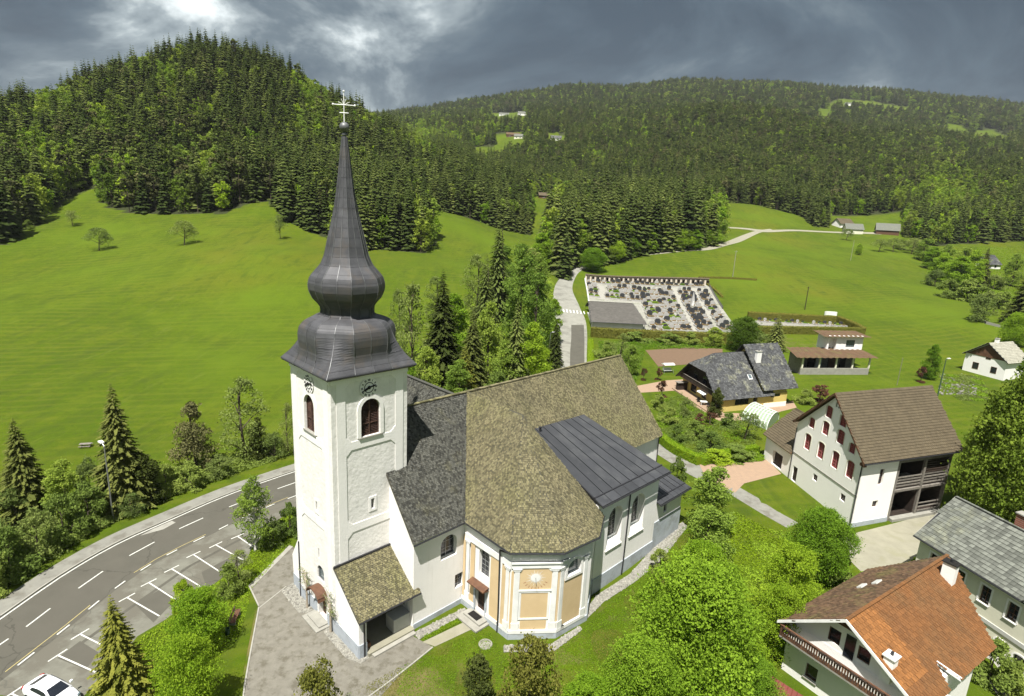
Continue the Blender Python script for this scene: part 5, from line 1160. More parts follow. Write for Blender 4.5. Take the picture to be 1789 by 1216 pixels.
    # low lean-to with a red metal roof
    sh = thing('shed', W3(1350, 1216), 'low shed with a dark red metal roof beside the orange house', 'shed')
    P = [W3(1300, 1240, 2.0), W3(1420, 1300, 2.0), W3(1418, 1225, 2.6), W3(1347, 1180, 2.6)]
    s = MB(); slab(s, P, .1); rr = s.build('roof', 'red_metal', sh)
    for k in range(1, 9):
        a = P[0] + (P[1] - P[0]) * k / 9; b = P[3] + (P[2] - P[3]) * k / 9; s = MB(); s.tube(a + EZ * .03, b + EZ * .03, .03, n=4); s.build('roof_seam', 'red_metal', rr)
    C4 = sum(P) / 4; s = MB(); s.prism([C4 * A(1, 1, 0) + (p - C4) * A(.85, .85, 0) for p in P], EZ * 1.95); s.build('shed_wall', 'plaster_shed', sh)
orange_house()

def greenhouse():
    root = thing('greenhouse', W3(1328, 735), 'small arched greenhouse with white ribs beside the barn', 'greenhouse')
    a0, a1, b0, b1 = W3(1295, 733), W3(1324, 715), W3(1339, 751), W3(1360, 733); w = np.linalg.norm(a1 - a0); h = 2.3
    def pt(t, th):
        l = a0 + (b0 - a0) * t; r = a1 + (b1 - a1) * t; c = (l + r) / 2; hw = (r - l) / 2; return c - hw * math.cos(th) + EZ * h * math.sin(th) ** .8
    s = MB(); n = 12
    for i in range(8):
        for k in range(n): s.poly([pt(i / 8, math.pi * k / n), pt((i + 1) / 8, math.pi * k / n), pt((i + 1) / 8, math.pi * (k + 1) / n), pt(i / 8, math.pi * (k + 1) / n)])
    s.build('cover', 'poly_sheet', root)
    for t in (0, 1): s = MB(); s.poly([pt(t, math.pi * k / n) for k in range(n + 1)]); s.build('end_panel', 'poly_sheet', root)
    for i in range(9):
        s = MB()
        for k in range(n): s.tube(pt(i / 8, math.pi * k / n) + EZ * .02, pt(i / 8, math.pi * (k + 1) / n) + EZ * .02, .06, n=5)
        s.build('rib', 'white_paint', root)
    for th in (.5, 1.2, math.pi / 2, 2.0, 2.65): s = MB(); s.tube(pt(0, th) + EZ * .03, pt(1, th) + EZ * .03, .045, n=5); s.build('purlin', 'white_paint', root)
greenhouse()

def corrug(P, mat, root, name='roof', n=24, amp=.07):
    """corrugated sheet over a quad: P eave-left, eave-right, top-right, top-left"""
    P = [A(*p) for p in P]; s = MB(); prev = None; m = n * 4; nn = norm(np.cross(P[1] - P[0], P[3] - P[0])); nn = nn if nn[2] > 0 else -nn
    for k in range(m + 1):
        t = k / m; off_ = nn * (amp * math.sin(2 * math.pi * k / 4 + .3)); a = P[0] + (P[1] - P[0]) * t + off_; b = P[3] + (P[2] - P[3]) * t + off_
        if prev: s.poly([prev[0], a, b, prev[1]])
        prev = (a, b)
    return s.build(name, mat, root)
def pavilion():
    F = Fr((74.1, 143.4), 10)
    root = thing('pavilion', F(0, 0), 'open roofed veranda with small white upper room in the meadow', 'pavilion')
    s = MB(); s.box(F(-.2, 0, -.3), F.e1 * 19.8, F.e2 * .3, EZ * 2.0); s.build('parapet', 'concrete', root)
    s = MB(); s.box(F(0, 5.2, -.3), F.e1 * 19.5, F.e2 * .3, EZ * 5.0); s.box(F(0, .3, -.3), F.e1 * .25, F.e2 * 5, EZ * 5); s.build('back_wall', 'grey_wood', root)
    for u in (0, 4.8, 9.6, 14.4, 19.3): s = MB(); s.box(F(u, 0, 1.7), F.e1 * .35, F.e2 * .3, EZ * 3.1); s.build('post', 'cream', root)
    for u0, u1, m in ((.6, 2.6, 'plaster_shed'), (5.4, 7.4, 'void'), (7.6, 9.4, 'plaster_shed'), (11.5, 13.6, 'brown_wood'), (15, 16.5, 'void')): s = MB(); s.box(F(u0, 4.9, .6), F.e1 * (u1 - u0), F.e2 * .3, EZ * 3); s.build('wall_panel', m, root)
    s = MB(); s.box(F(0, 0, 4.55), F.e1 * 19.7, F.e2 * .25, EZ * .25); s.build('beam', 'brown_wood', root)
    corrug([F(-2.4, -.9, 4.7), F(21, -.9, 4.7), F(20.6, 6.2, 5.75), F(-.9, 6.2, 5.75)], 'moss_tile', root, n=14, amp=.10)
    s = MB(); s.prism([F(10, 4.9, 5.3), F(20.6, 4.9, 5.3), F(20.6, 8.8, 5.3), F(10, 8.8, 5.3)], EZ * 3.9); up = s.build('upper_room', 'plaster_white', root)
    W = Wall(F(10, 4.9), F(20.6, 4.9), F(15, 7)); c = MB(); W.window(root, 6.9, 6.2, 2.6, 1.9, .2, 0, 'dark_wood', 'glass_pale', 4, 1, .1, None, None, c); W.niche(c, 1.6, 5.5, 2.2, 3.0, 1.2); cut(up, c)
    corrug([F(8.2, 4.0, 9.1), F(22.2, 4.0, 9.1), F(21.6, 9.6, 9.7), F(8.8, 9.6, 9.7)], 'moss_tile', root, 'upper_roof', n=10, amp=.08)
pavilion()

def simple_house(px, py, w, d, hw, hr, yaw, wallm, roofm, label, windows=(), wood=False, z=None, ridge='u', chim=None, tile=(.6, .5), cat='house'):
    p = TP(px, py) if z is None else W3(px, py, z)
    F = Fr(p, yaw); name = {'house': 'house', 'farm building': 'farm_building', 'hut': 'hut'}[cat]; root = thing(name, p, label, cat)
    prof = [(0, -2.5), (d, -2.5), (d, hw), (d / 2, hr - .15), (0, hw)]
    b = gable_solid(F, 0, w, prof, 'house_wall', wallm, root)
    o = .6; k = (hr - hw) / (d / 2)
    r = [[F(-o, -o, hw - o * k + .12), F(w + o, -o, hw - o * k + .12), F(w + o, d / 2, hr), F(-o, d / 2, hr)], [F(-o, d + o, hw - o * k + .12), F(w + o, d + o, hw - o * k + .12), F(w + o, d / 2, hr), F(-o, d / 2, hr)]]
    if tile: roofset(root, r, 'gutter_metal', roofm, tile[0], tile[1], .15, .0, .05)
    else: s = MB(); [slab(s, q, .15) for q in r]; s.build('roof', roofm, root)
    if wood:
        s = MB(); s.prism([F(-.03, .3, hw), F(-.03, d - .3, hw), F(-.03, d / 2, hr - .5)], F.e1 * -.06); s.build('gable_boarding', 'brown_wood', root)
    for face, u, zz, ww, hh in windows:
        W = {'g': Wall(F(0, d), F(0, 0), F(1, 1)), 's': Wall(F(0, 0), F(w, 0), F(1, 1)), 'b': Wall(F(w, 0), F(w, d), F(w - 1, 1))}[face]
        s = MB(); W.ring(s, u, zz, ww, hh, .1, .003, .05); f = s.build('window', 'brown_wood' if wood else 'white_paint', root); s = MB(); W.plate(s, u, zz, ww, hh, .004, .02); s.build('pane', 'glass', f)
    if chim: chimney(root, F(*chim[:2]), F.e1, F.e2, .9, .7, chim[2], chim[3])
    return root
# house on the right behind the big tree; its gable faces the barn
def right_house():
    root = simple_house(1752, 664, 9.0, 10.0, 4.9, 8.8, 22, 'plaster_white', 'pale_tile', 'white house with pale roof and brown gable behind the big leafy tree', [('g', 3.0, 1.2, 1.3, 1.6), ('g', 5.6, 4.5, 1.0, 1.0), ('g', 7.4, 1.2, 1.2, 1.5)], True, z=.6, chim=(3.0, 5.0, 8, 10.4))
right_house()
simple_house(1722, 470, 11, 12, 3.2, 8.6, 12, 'plaster_white', 'slate_tile', 'white house with dark steep roof at the wood edge', [('s', 3, 1, 1.6, 1.4), ('s', 7, 1, 1.6, 1.4), ('g', 4, 1, 1.5, 1.4), ('g', 8, 1, 1.5, 1.4)], False, chim=(5, 6, 8, 9.6))
simple_house(1468, 398, 14, 9, 3.6, 7.5, 20, 'plaster_white', 'brown_tile', 'small farmhouse with brown roof at the meadow edge, left one', [('s', 4, 1, 1.6, 1.4), ('s', 9, 1, 1.6, 1.4)], tile=None)
simple_house(1478, 408, 12, 9, 3.8, 7.8, -10, 'cream', 'grey_tile', 'small farmhouse with cream gable and grey roof, middle one', [('g', 4, 1.2, 1.5, 1.4), ('s', 4, 1, 1.6, 1.4)], tile=None)
simple_house(1530, 409, 15, 10, 3.6, 8.5, -25, 'brown_wood', 'grey_tile', 'dark wooden farm shed with pale grey roof beside the forest', [('g', 5, 1.0, 2.4, 2.4)], tile=None, cat='farm building')
simple_house(885, 240, 22, 12, 5, 9, 5, 'brown_wood', 'moss_tile', 'distant farm barn with brown roof on the clearing', [('s', 6, 1, 2, 2)], tile=None, cat='farm building')
simple_house(898, 243, 16, 10, 5, 9, -5, 'cream', 'grey_tile', 'distant pale farmhouse beside the brown barn on the clearing', [('s', 4, 2, 1.6, 1.6), ('s', 10, 2, 1.6, 1.6)], tile=None)
simple_house(962, 246, 17, 10, 5, 9, 0, 'plaster_white', 'slate_tile', 'distant white house with dark roof alone among the forest', [('s', 4, 2, 1.6, 1.6), ('s', 12, 2, 1.6, 1.6)], tile=None)
simple_house(942, 346, 9, 7, 2.6, 5, 5, 'brown_wood', 'brown_tile', 'small wooden hut with brown roof in the narrow forest glade', [('s', 4, .6, 1.4, 1.4)], tile=None, cat='hut')
simple_house(872, 203, 30, 14, 7, 12, 5, 'plaster_white', 'grey_tile', 'tiny white farm building high on the far hillside, left one', [('s', 6, 3, 3, 2)], tile=None)
simple_house(905, 202, 30, 14, 7, 12, 5, 'plaster_white', 'grey_tile', 'tiny white farm building high on the far hillside, right one', [('s', 6, 3, 3, 2)], tile=None)
simple_house(1478, 184, 26, 12, 6, 10, 5, 'plaster_white', 'grey_tile', 'tiny white house beside the highest hillside meadow', [('s', 6, 2, 3, 2)], tile=None)

# ---------------------------------------------------------------- cemetery
def cemetery():
    C = [TP(1022, 490), TP(1238, 498), TP(1292, 580), TP(1034, 577)]
    def q(a, b): # a across, b from back to front
        p = (C[0] * (1 - a) + C[1] * a) * (1 - b) + (C[3] * (1 - a) + C[2] * a) * b; return on(p[0], p[1])
    V = []; F = []; n = 24
    for j in range(n + 1):
        for i in range(n + 1): V.append(q(i / n, j / n) + EZ * .06)
    for j in range(n):
        for i in range(n): F.append((j * (n + 1) + i, (j + 1) * (n + 1) + i, (j + 1) * (n + 1) + i + 1, j * (n + 1) + i + 1))
    s = MB(); s.mesh(V, F); o = s.build('cemetery_ground', 'cemetery_gravel', kind='structure')
    # paths of pale slabs
    def path(a0, b0, a1, b1, w):
        s = MB(); d = q(a1, b1) - q(a0, b0); d[2] = 0; nrm = norm(A(-d[1], d[0], 0)) * w / 2; m = 14
        for k in range(m):
            p, r = q(a0 + (a1 - a0) * k / m, b0 + (b1 - b0) * k / m), q(a0 + (a1 - a0) * (k + 1) / m, b0 + (b1 - b0) * (k + 1) / m)
            s.poly([on(*(p - nrm)[:2], .085), on(*(r - nrm)[:2], .085), on(*(r + nrm)[:2], .085), on(*(p + nrm)[:2], .085)])
        s.build('cemetery_path', 'kerb_stone', kind='structure')
    path(.70, .1, .70, 1, 3.4); path(.86, .1, .86, .75, 3.2); path(0, .14, 1, .14, 1.8); path(.12, .14, .12, .5, 3.2); path(.55, .62, 1, .62, 2.0)
    # niche wall
    w = thing('cemetery_wall', q(.5, 0), 'long cemetery wall with pale arcade niches and dark tiled coping', 'wall')
    m = 26
    for k in range(m):
        p, r = q(k / m, -.005), q((k + 1) / m, -.005); d = r - p; d[2] = 0; d = norm(d); nb = A(d[1], -d[0], 0)
        s = MB(); s.box(p - EZ * .5, r - p, -nb * .35, EZ * 3.2); s.build('wall_panel', 'cem_wall', w)
        s = MB(); s.box(p - EZ * .3, d * .75, nb * .9, EZ * 2.7); s.build('niche_pillar', 'cem_wall', w)
        s = MB(); s.box(p + EZ * 2.7 + nb * 1.2, r - p, -nb * 1.5 + EZ * .3, EZ * .1); s.build('coping', 'brown_tile', w)
        if k % 3: s = MB(); s.box(p + d * 1.3 + EZ * .6 + nb * .0, d * 1.1, nb * .06, EZ * 1.2); s.build('niche_plaque', 'brown_wood' if k % 2 else 'void', w)
    # side walls
    for nm, a in (('left', 0), ('right', 1)):
        w2 = thing('cemetery_side_wall', q(a, .5), 'low white boundary wall along the road side of the cemetery' if a == 0 else 'low dark boundary wall on the meadow side of the cemetery', 'wall')
        for k in range(12):
            p, r = q(a, k / 12 * (.55 if a else .9)), q(a, (k + 1) / 12 * (.55 if a else .9)); d = norm((r - p) * A(1, 1, 0)); nb = A(d[1], -d[0], 0)
            s = MB(); s.box(p - EZ * .4, r - p, nb * .25, EZ * (1.6 if a == 0 else 1.5)); s.build('wall_panel', 'plaster_white' if a == 0 else 'grave_dark', w2)
    # mortuary
    f0, f1 = TP(1034, 574), TP(1124, 577); d = norm((f1 - f0) * A(1, 1, 0)); L_ = np.linalg.norm((f1 - f0)[:2]); F = Fr(f0, math.degrees(math.atan2(d[1], d[0])))
    root = thing('mortuary', f0, 'low grey cemetery building with broad dark brown hipped roof', 'building')
    s = MB(); s.box(F(0.2, 0, -1), F.e1 * (L_ - .4), F.e2 * 17, EZ * 3.4); b = s.build('building_wall', 'plaster_shed', root)
    z0, z1 = 2.5, 6.3
    P = [F(-.6, -.9, z0), F(L_ + .8, -.9, z0), F(L_ - .6, 17.5, z1), F(.4, 17.5, z1)]
    roofset(root, [P, [P[2], P[3], F(-.2, 21, 4.0), F(L_ + .4, 21, 4.0)]], 'gutter_metal', 'mortuary_tile', .8, .55, .16, 0, .05)
    s = MB(); s.tube(P[0] - EZ * .05, P[1] - EZ * .05, .08, n=5); s.build('gutter', 'gutter_metal', root)
    for u in (-.3, L_ + .2): s = MB(); s.tube(F(u, -.5, -.5), F(u, -.5, z0), .1, n=6); s.build('post', 'steel', root)
    # graves: one of each kind, then copies
    protos = []
    for nm, hm, bm_, hh, ww, lab in (('dark', 'grave_dark', 'grave_pale', 1.15, 1.2, 'grave with a dark polished headstone in a pale stone frame'), ('pale', 'grave_pale', 'concrete', 1.0, 1.0, 'grave with a pale headstone and pale stone slab'), ('green', 'grave_dark', 'grave_pale', .8, .8, 'grave planted with shrubs behind a small dark headstone')):
        g = thing('grave', A(0, -500, 0), lab, 'grave', nm + ' graves in rows in the cemetery'); q0 = A(0, -500, 0)
        s = MB()
        s.prism([q0 + A(-ww / 2, .95, 0), q0 + A(ww / 2, .95, 0), q0 + A(ww / 2, .95, hh * .8), q0 + A(ww * .25, .95, hh), q0 + A(-ww * .25, .95, hh), q0 + A(-ww / 2, .95, hh * .8)], A(0, .22, 0)); s.build('headstone', hm, g)
        s = MB()
        for a in ((-.85, .85, -1.1, -.93), (-.85, .85, .75, .93), (-.85, -.68, -.93, .75), (.68, .85, -.93, .75)): s.bx(a[0], a[1], a[2] - 500, a[3] - 500, -.3, .28)
        s.build('grave_border', bm_, g)
        s = MB(); s.bx(-.66, .66, -500.9, -499.3, -.2, .22 if nm != 'pale' else .3); s.build('grave_slab', {'dark': 'grave_dark', 'pale': 'grave_pale', 'green': 'soil'}[nm], g)
        s = MB(); rr = random.Random(nm)
        for k in range(16 if nm == 'green' else 7):
            c = q0 + A(rr.uniform(-.5, .5), rr.uniform(-.8, .6), .3); r = rr.uniform(.1, .22) * (2.0 if nm == 'green' else 1.2)
            s.lathe(c, [(0, -r), (r, -r * .2), (r * .7, r * .7), (0, r)], 5)
        s.build('grave_plants', 'flowers' if nm != 'green' else 'leaves_dark', g); protos.append(g)
    rr = random.Random(4); n = 0; used = [0, 0, 0]
    bx = Fr(f0, math.degrees(math.atan2(d[1], d[0])))
    rows = 15
    for j in range(rows):
        b = .055 + .93 * j / (rows - 1)
        for i in range(24):
            a = .03 + i / 24 * .95 + rr.uniform(-.004, .004)
            if j > 0 and min(abs(a - .70), abs(a - .86)) < .026: continue
            if a < .41 and b > .46: continue
            if abs(a - .12) < .03 and .1 < b < .5: continue
            if abs(b - .14) < .03 and j > 0: continue
            if a > .95 and b > .6: continue
            if rr.random() < .04: continue
            p = q(a, b) + EZ * .07; k = rr.choices((0, 1, 2), (4, 6, 2) if a < .7 else (6, 3, 1))[0]
            rz = math.atan2(d[1], d[0]) + rr.uniform(-.06, .06); sc = rr.uniform(1.2, 1.75)
            if used[k] == 0: g = protos[k]; g.location = p; g.rotation_euler = (0, 0, rz); g.scale = (sc, sc, sc)
            else: copy_thing(protos[k], p, rz, (sc, sc, sc * rr.uniform(.9, 1.5)))
            used[k] += 1; n += 1
    # graves in the newer hedged part
    for k in range(16):
        px = 1330 + k * 9.5; 
        if k in (4, 9): continue
        p = TP(px, 562 + (px - 1330) * .055); copy_thing(protos[(0, 1, 2)[k % 3]], p + EZ * .05, .2, (1.1, 1.1, 1.2))
    s = MB(); P = pxt([(1310, 560), (1460, 569), (1470, 574), (1310, 568)]); s.poly([on(p[0], p[1], .09) for p in P]); s.build('cemetery_path', 'gravel', kind='structure')
    p = TP(1452, 552); w3 = thing('garden_monument', p, 'curved white stone monument at the far corner of the hedged cemetery', 'monument')
    s = MB(); pts = [(p + A(math.cos(a) * 2.4, math.sin(a) * 1.2, 0)) for a in np.linspace(.3, 2.9, 8)]
    for a, b in zip(pts[:-1], pts[1:]): s.prism([a, b, b + A(0, .35, 0), a + A(0, .35, 0)], EZ * 1.5)
    s.build('curved_wall', 'white_paint', w3)
    p = q(.78, .52) + EZ * .05; mo = thing('cemetery_cross', p, 'tall grey pyramid monument with white figure among the graves', 'monument')
    s = MB(); s.prism([p + A(-1.1, -1.1, 0), p + A(1.1, -1.1, 0), p + A(1.1, 1.1, 0), p + A(-1.1, 1.1, 0)], EZ * .5); s.build('base', 'grave_pale', mo)
    s = MB(); b4 = [p + A(x, y, .5) for x, y in ((-.8, -.8), (.8, -.8), (.8, .8), (-.8, .8))]; top = p + EZ * 6.2
    for k in range(4): s.poly([b4[k], b4[(k + 1) % 4], top])
    s.build('obelisk', 'grave_pale', mo)
    s = MB(); s.tube(p + A(-.2, -1.3, .4), p + A(-.2, -1.3, 1.9), .35, .15); s.sphere(p + A(-.2, -1.3, 2.1), .2, 8); s.build('statue', 'white_paint', mo)
cemetery()

# ---------------------------------------------------------------- lamps, poles, car, small things
def lamp(px, py, h, label, mat='steel', arm=(-.9, .1), head='white_paint', z=None, r=.06):
    p = TP(px, py) if z is None else W3(px, py, z); root = thing('street_lamp', p, label, 'street lamp', 'street lamps')
    s = MB(); s.tube(p - EZ * .3, p + EZ * h, r * 1.5, r); s.tube(p + EZ * h, p + EZ * (h + .25) + A(*arm, 0), r * .8, r * .7); s.build('lamp_post', mat, root)
    d = norm(A(*arm, 0)); c = p + EZ * (h + .25) + A(*arm, 0); n = A(-d[1], d[0], 0); s = MB()
    s.prism([c - n * .16 - d * .1, c + n * .16 - d * .1, c + n * .2 + d * .7, c - n * .2 + d * .7], EZ * .16); s.build('lamp_head', head, root)
lamp(198, 908, 9.3, 'tall slim street lamp beside the left road with bright head', arm=(-.3, .2))
lamp(958, 641, 8.6, 'street lamp standing at the trees by the cemetery road', arm=(.5, -.2))
lamp(1638, 692, 8.8, 'green street lamp behind the brown barn roof', 'lamp_green', (.4, .1), r=.1)
def pole(px, py, h, label, mat='grey_wood', r=.11, cross=True):
    p = TP(px, py); root = thing('utility_pole', p, label, 'utility pole', 'poles in the meadows'); s = MB(); s.tube(p - EZ * .3, p + EZ * h, r * 1.2, r, n=7); s.build('pole', mat, root)
    if cross: s = MB(); s.box(p + A(-.7, -.06, h - .5), (1.4, 0, 0), (0, .12, 0), (0, 0, .12)); s.build('crossarm', mat, root)
pole(1280, 484, 12.5, 'pale utility pole in the meadow behind the cemetery', 'concrete', .12); pole(1406, 541, 9, 'dark utility pole beside the hedged cemetery part', 'dark_wood', .14); pole(1567, 673, 7, 'thin leaning pole in the grass behind the barn', 'grey_wood', .06, False)
pole(1218, 432, 13, 'pale utility pole before the spruce stand by the meadow road', 'grey_wood', .12); pole(1486, 455, 12, 'thin pale pole standing alone in the right meadow', 'concrete', .1, False)

def car():
    p0, p1 = W3(36, 1180, 0), W3(140, 1228, 0); d = norm(W3(384, 999) - W3(338, 969)); d = norm(W3(177, 1179) - W3(101, 1145)); c = W3(92, 1222, 0) * A(1, 1, 0); ang = math.atan2(d[1], d[0])
    root = thing('parked_car', A(0, 0, 0), 'white saloon car parked across the bays at the lower left', 'car'); c += EZ * .02
    # body by stations along x (front +), half widths and heights
    st = [(-2.22, .62, .45, .86), (-2.12, .78, .34, .98), (-1.7, .88, .26, 1.03), (-1.0, .91, .22, 1.02), (0, .92, .22, 1.0), (.9, .91, .22, .98), (1.5, .89, .24, .90), (1.95, .82, .28, .80), (2.2, .66, .36, .66), (2.26, .5, .42, .58)]
    V = []; F = []; prof = lambda w, zb, zt: [(-w * .9, zb), (-w, zb + .15), (-w, (zb + zt) / 2 + .05), (-w * .95, zt - .1), (-w * .8, zt), (w * .8, zt), (w * .95, zt - .1), (w, (zb + zt) / 2 + .05), (w, zb + .15), (w * .9, zb)]
    for x, w, zb, zt in st: V += [(x, y, z) for y, z in prof(w, zb, zt)]
    k = 10
    for i in range(len(st) - 1):
        for j in range(k): F.append((i * k + j, (i + 1) * k + j, (i + 1) * k + (j + 1) % k, i * k + (j + 1) % k))
    F += [tuple(range(k)), tuple(range((len(st) - 1) * k + k - 1, (len(st) - 1) * k - 1, -1))]
    s = MB(); s.mesh(V, F); b = s.build('body', 'car_paint', root, smooth=True)
    def sub(o, lv=2):
        m = o.modifiers.new('s', 'SUBSURF'); m.levels = m.render_levels = lv
    sub(b)
    # cabin
    cs = [(-1.75, .66, 1.0, 1.03), (-1.05, .62, 1.0, 1.36), (-.3, .60, 1.0, 1.44), (.35, .60, 1.0, 1.40), (1.15, .68, .96, .99)]
    def ring(x, w, zb, zt, o=0): return [(x, -w - .14 - o, zb), (x, -w - o, (zb + zt) / 2 + (zt - zb) * .35), (x, -w + .12, zt + o), (x, w - .12, zt + o), (x, w + o, (zb + zt) / 2 + (zt - zb) * .35), (x, w + .14 + o, zb)]
    V = []; F = []
    for q in cs: V += ring(*q)
    for i in range(len(cs) - 1):
        for j in range(5): F.append((i * 6 + j, i * 6 + j + 1, (i + 1) * 6 + j + 1, (i + 1) * 6 + j))
    s = MB(); s.mesh(V, F); cb = s.build('cabin', 'car_paint', root, smooth=True)
    def glass(pts, name): s = MB(); s.prism(pts, norm(np.cross(A(*pts[1]) - A(*pts[0]), A(*pts[2]) - A(*pts[0]))) * .02); s.build(name, 'glass', root)
    glass([(.40, -.50, 1.415), (.40, .50, 1.415), (1.08, .66, 1.04), (1.08, -.66, 1.04)][::-1], 'windscreen')
    glass([(-1.08, -.48, 1.385), (-1.08, .48, 1.385), (-1.68, .60, 1.07), (-1.68, -.60, 1.07)], 'rear_window')
    for sg in (-1, 1):
        a = [(-1.15, sg * .745, 1.08), (-.98, sg * .655, 1.30), (-.3, sg * .635, 1.36), (.35, sg * .65, 1.32), (.88, sg * .765, 1.05)]
        glass(a if sg > 0 else a[::-1], 'side_window')
        s = MB(); s.prism([(.62, sg * .92, .98), (.78, sg * .92, .98), (.80, sg * 1.1, 1.0), (.66, sg * 1.1, 1.0)], (0, 0, .14)); s.build('wing_mirror', 'car_paint', root)
        for x in (-1.35, 1.38):
            s = MB(); s.tube((x, sg * .74, .33), (x, sg * .93, .33), .33, n=20); wh = s.build('wheel', 'rubber', root); s = MB(); s.tube((x, sg * .90, .33), (x, sg * .945, .33), .21, n=14); s.build('rim', 'steel', wh)
        s = MB(); s.prism([(2.02, sg * .52, .62), (2.2, sg * .50, .60), (2.05, sg * .78, .64), (1.9, sg * .84, .68)], (0, 0, .1)); s.build('headlight', 'glass_pale', root)
        s = MB(); s.prism([(-2.19, sg * .5, .78), (-2.21, sg * .66, .78), (-2.06, sg * .82, .80), (-2.0, sg * .7, .80)], (0, 0, .12)); s.build('tail_light', 'red_lens', root)
    s = MB(); s.box((-2.26, -.26, .55), (.03, 0, 0), (0, .52, 0), (0, 0, .12)); s.build('number_plate', 'white_paint', root)
    root.location = c; root.rotation_euler = (0, 0, ang); ORG[root.name] = c
car()

def small_things():
    # bench with a backrest
    p = W3(412, 1084); b = thing('park_bench', p + EZ * .03, 'brown wooden bench on the grass strip beside the church forecourt', 'bench', rz=R(100)); q = ORG[b.name]
    for y in (-.2, -.05, .1): s = MB(); s.box(q + A(-.95, y, .43), (1.9, 0, 0), (0, .13, 0), (0, 0, .04)); s.build('seat_plank', 'brown_wood', b)
    for z in (.58, .74): s = MB(); s.box(q + A(-.95, .27, z), (1.9, 0, 0), (0, .03, 0), (0, .02, .12)); s.build('backrest_plank', 'brown_wood', b)
    for x in (-.8, .72): s = MB(); s.box(q + A(x, -.2, 0), (.08, 0, 0), (0, .42, 0), (0, 0, .43)); s.box(q + A(x, .22, 0), (.08, 0, 0), (0, .05, 0), (0, .06, .85)); s.build('bench_support', 'concrete', b)
    # litter bin beside it
    p = W3(398, 1108); l = thing('litter_bin', p + EZ * .03, 'small green litter bin next to the brown bench', 'bin'); s = MB(); s.lathe(p, [(.16, .0), (.2, .6), (.17, .6), (.14, .1)], 10); s.build('bin_body', 'lamp_green', l)
    # manhole cover
    p = W3(848, 1126); m = thing('manhole', p + EZ * .02, 'round concrete manhole ring in the lawn before the chapel', 'manhole'); s = MB(); s.lathe(p, [(0, .03), (.5, .03), (.5, .09), (.62, .09), (.64, 0)], 20); s.build('manhole_ring', 'stone', m)
    s = MB(); s.lathe(p, [(.0, .05), (.42, .05), (.42, .03)], 16); s.build('manhole_cover', 'stone', m)
    # picnic table on the meadow
    p = TP(150, 781); t = thing('picnic_table', p, 'grey wooden picnic table in the left meadow near the lamp', 'table', rz=.3); t.scale = (.7, .7, .7); q = ORG[t.name]
    s = MB(); s.box(q + A(-1.1, -.45, .74), (2.2, 0, 0), (0, .9, 0), (0, 0, .07)); s.build('tabletop', 'grey_wood', t)
    for y in (-.95, .7): s = MB(); s.box(q + A(-1.1, y, .42), (2.2, 0, 0), (0, .28, 0), (0, 0, .06)); s.build('bench_plank', 'grey_wood', t)
    for x in (-.8, .7): s = MB(); s.box(q + A(x, -.9, .3), (.1, 0, 0), (0, 1.8, 0), (0, 0, .1)); s.box(q + A(x, -.35, 0), (.1, 0, 0), (0, .1, 0), (0, 0, .75)); s.box(q + A(x, .25, 0), (.1, 0, 0), (0, .1, 0), (0, 0, .75)); s.build('trestle', 'grey_wood', t)
    # garden swing with white canopy
    p = TP(1166, 651); g = thing('garden_swing', p, 'garden swing seat with a white canopy on the lawn', 'swing', rz=.25); q = ORG[g.name]
    s = MB(); s.prism([q + A(-1.4, -.9, 2.2), q + A(-1.4, 0, 2.5), q + A(-1.4, .9, 2.2), q + A(-1.4, .9, 2.1), q + A(-1.4, -.9, 2.1)], A(2.8, 0, 0)); s.build('canopy', 'white_paint', g)
    for x in (-1.3, 1.25): s = MB(); s.tube(q + A(x, -.8, 0), q + A(x, 0, 2.1), .04); s.tube(q + A(x, .8, 0), q + A(x, 0, 2.1), .04); s.build('frame', 'steel', g)
    s = MB(); s.box(q + A(-1.1, -.3, .55), (2.2, 0, 0), (0, .6, 0), (0, 0, .12)); s.box(q + A(-1.1, .3, .6), (2.2, 0, 0), (0, .1, 0), (0, .15, .6)); s.build('seat', 'white_paint', g)
    # stacked firewood shelf at the yellow house
    p = W3(1190, 682); f = thing('firewood_rack', p, 'dark rack of firewood at the left corner of the yellow house', 'rack', rz=.3); q = ORG[f.name]
    s = MB(); s.box(q + A(-1.2, -.4, 0), (2.4, 0, 0), (0, .8, 0), (0, 0, 1.9)); s.build('wood_pile', 'dark_wood', f); s = MB(); s.box(q + A(-1.4, -.7, 1.92), (2.8, 0, 0), (0, 1.4, 0), (0, 0, .08)); s.build('rack_roof', 'grey_wood', f)
    # green bins at the yellow house
    p = W3(1347, 706); f = thing('rubbish_bin', p, 'green wheeled rubbish bin against the white plinth of the yellow house', 'bin'); s = MB(); s.prism([p + A(-.5, -.4, .1), p + A(.5, -.4, .1), p + A(.5, .4, .1), p + A(-.5, .4, .1)], EZ * 1.0); s.build('bin_body', 'lamp_green', f); s = MB(); s.box(p + A(-.55, -.45, 1.102), (1.1, 0, 0), (0, .9, 0), (0, 0, .08)); s.build('lid', 'lamp_green', f)
    # white wavy garden wall on the right
    w = thing('garden_wall', TP(1745, 572), 'low curved pale wall beyond the right meadow', 'wall'); P = resample(pxt([(1706, 556), (1722, 566), (1745, 572), (1770, 577), (1800, 583)]), 3); s = MB()
    for a, b in zip(P[:-1], P[1:]): s.box(a - EZ * .4, b - a, A(0, .4, 0), EZ * 1.4)
    s.build('wall_body', 'concrete', w)
    # rubble terraces below the right house
    w = thing('rubble_slope', W3(1665, 672), 'grey rubble and stone terraces below the white house', 'rubble', kind='stuff'); s = MB(); rr = random.Random(8)
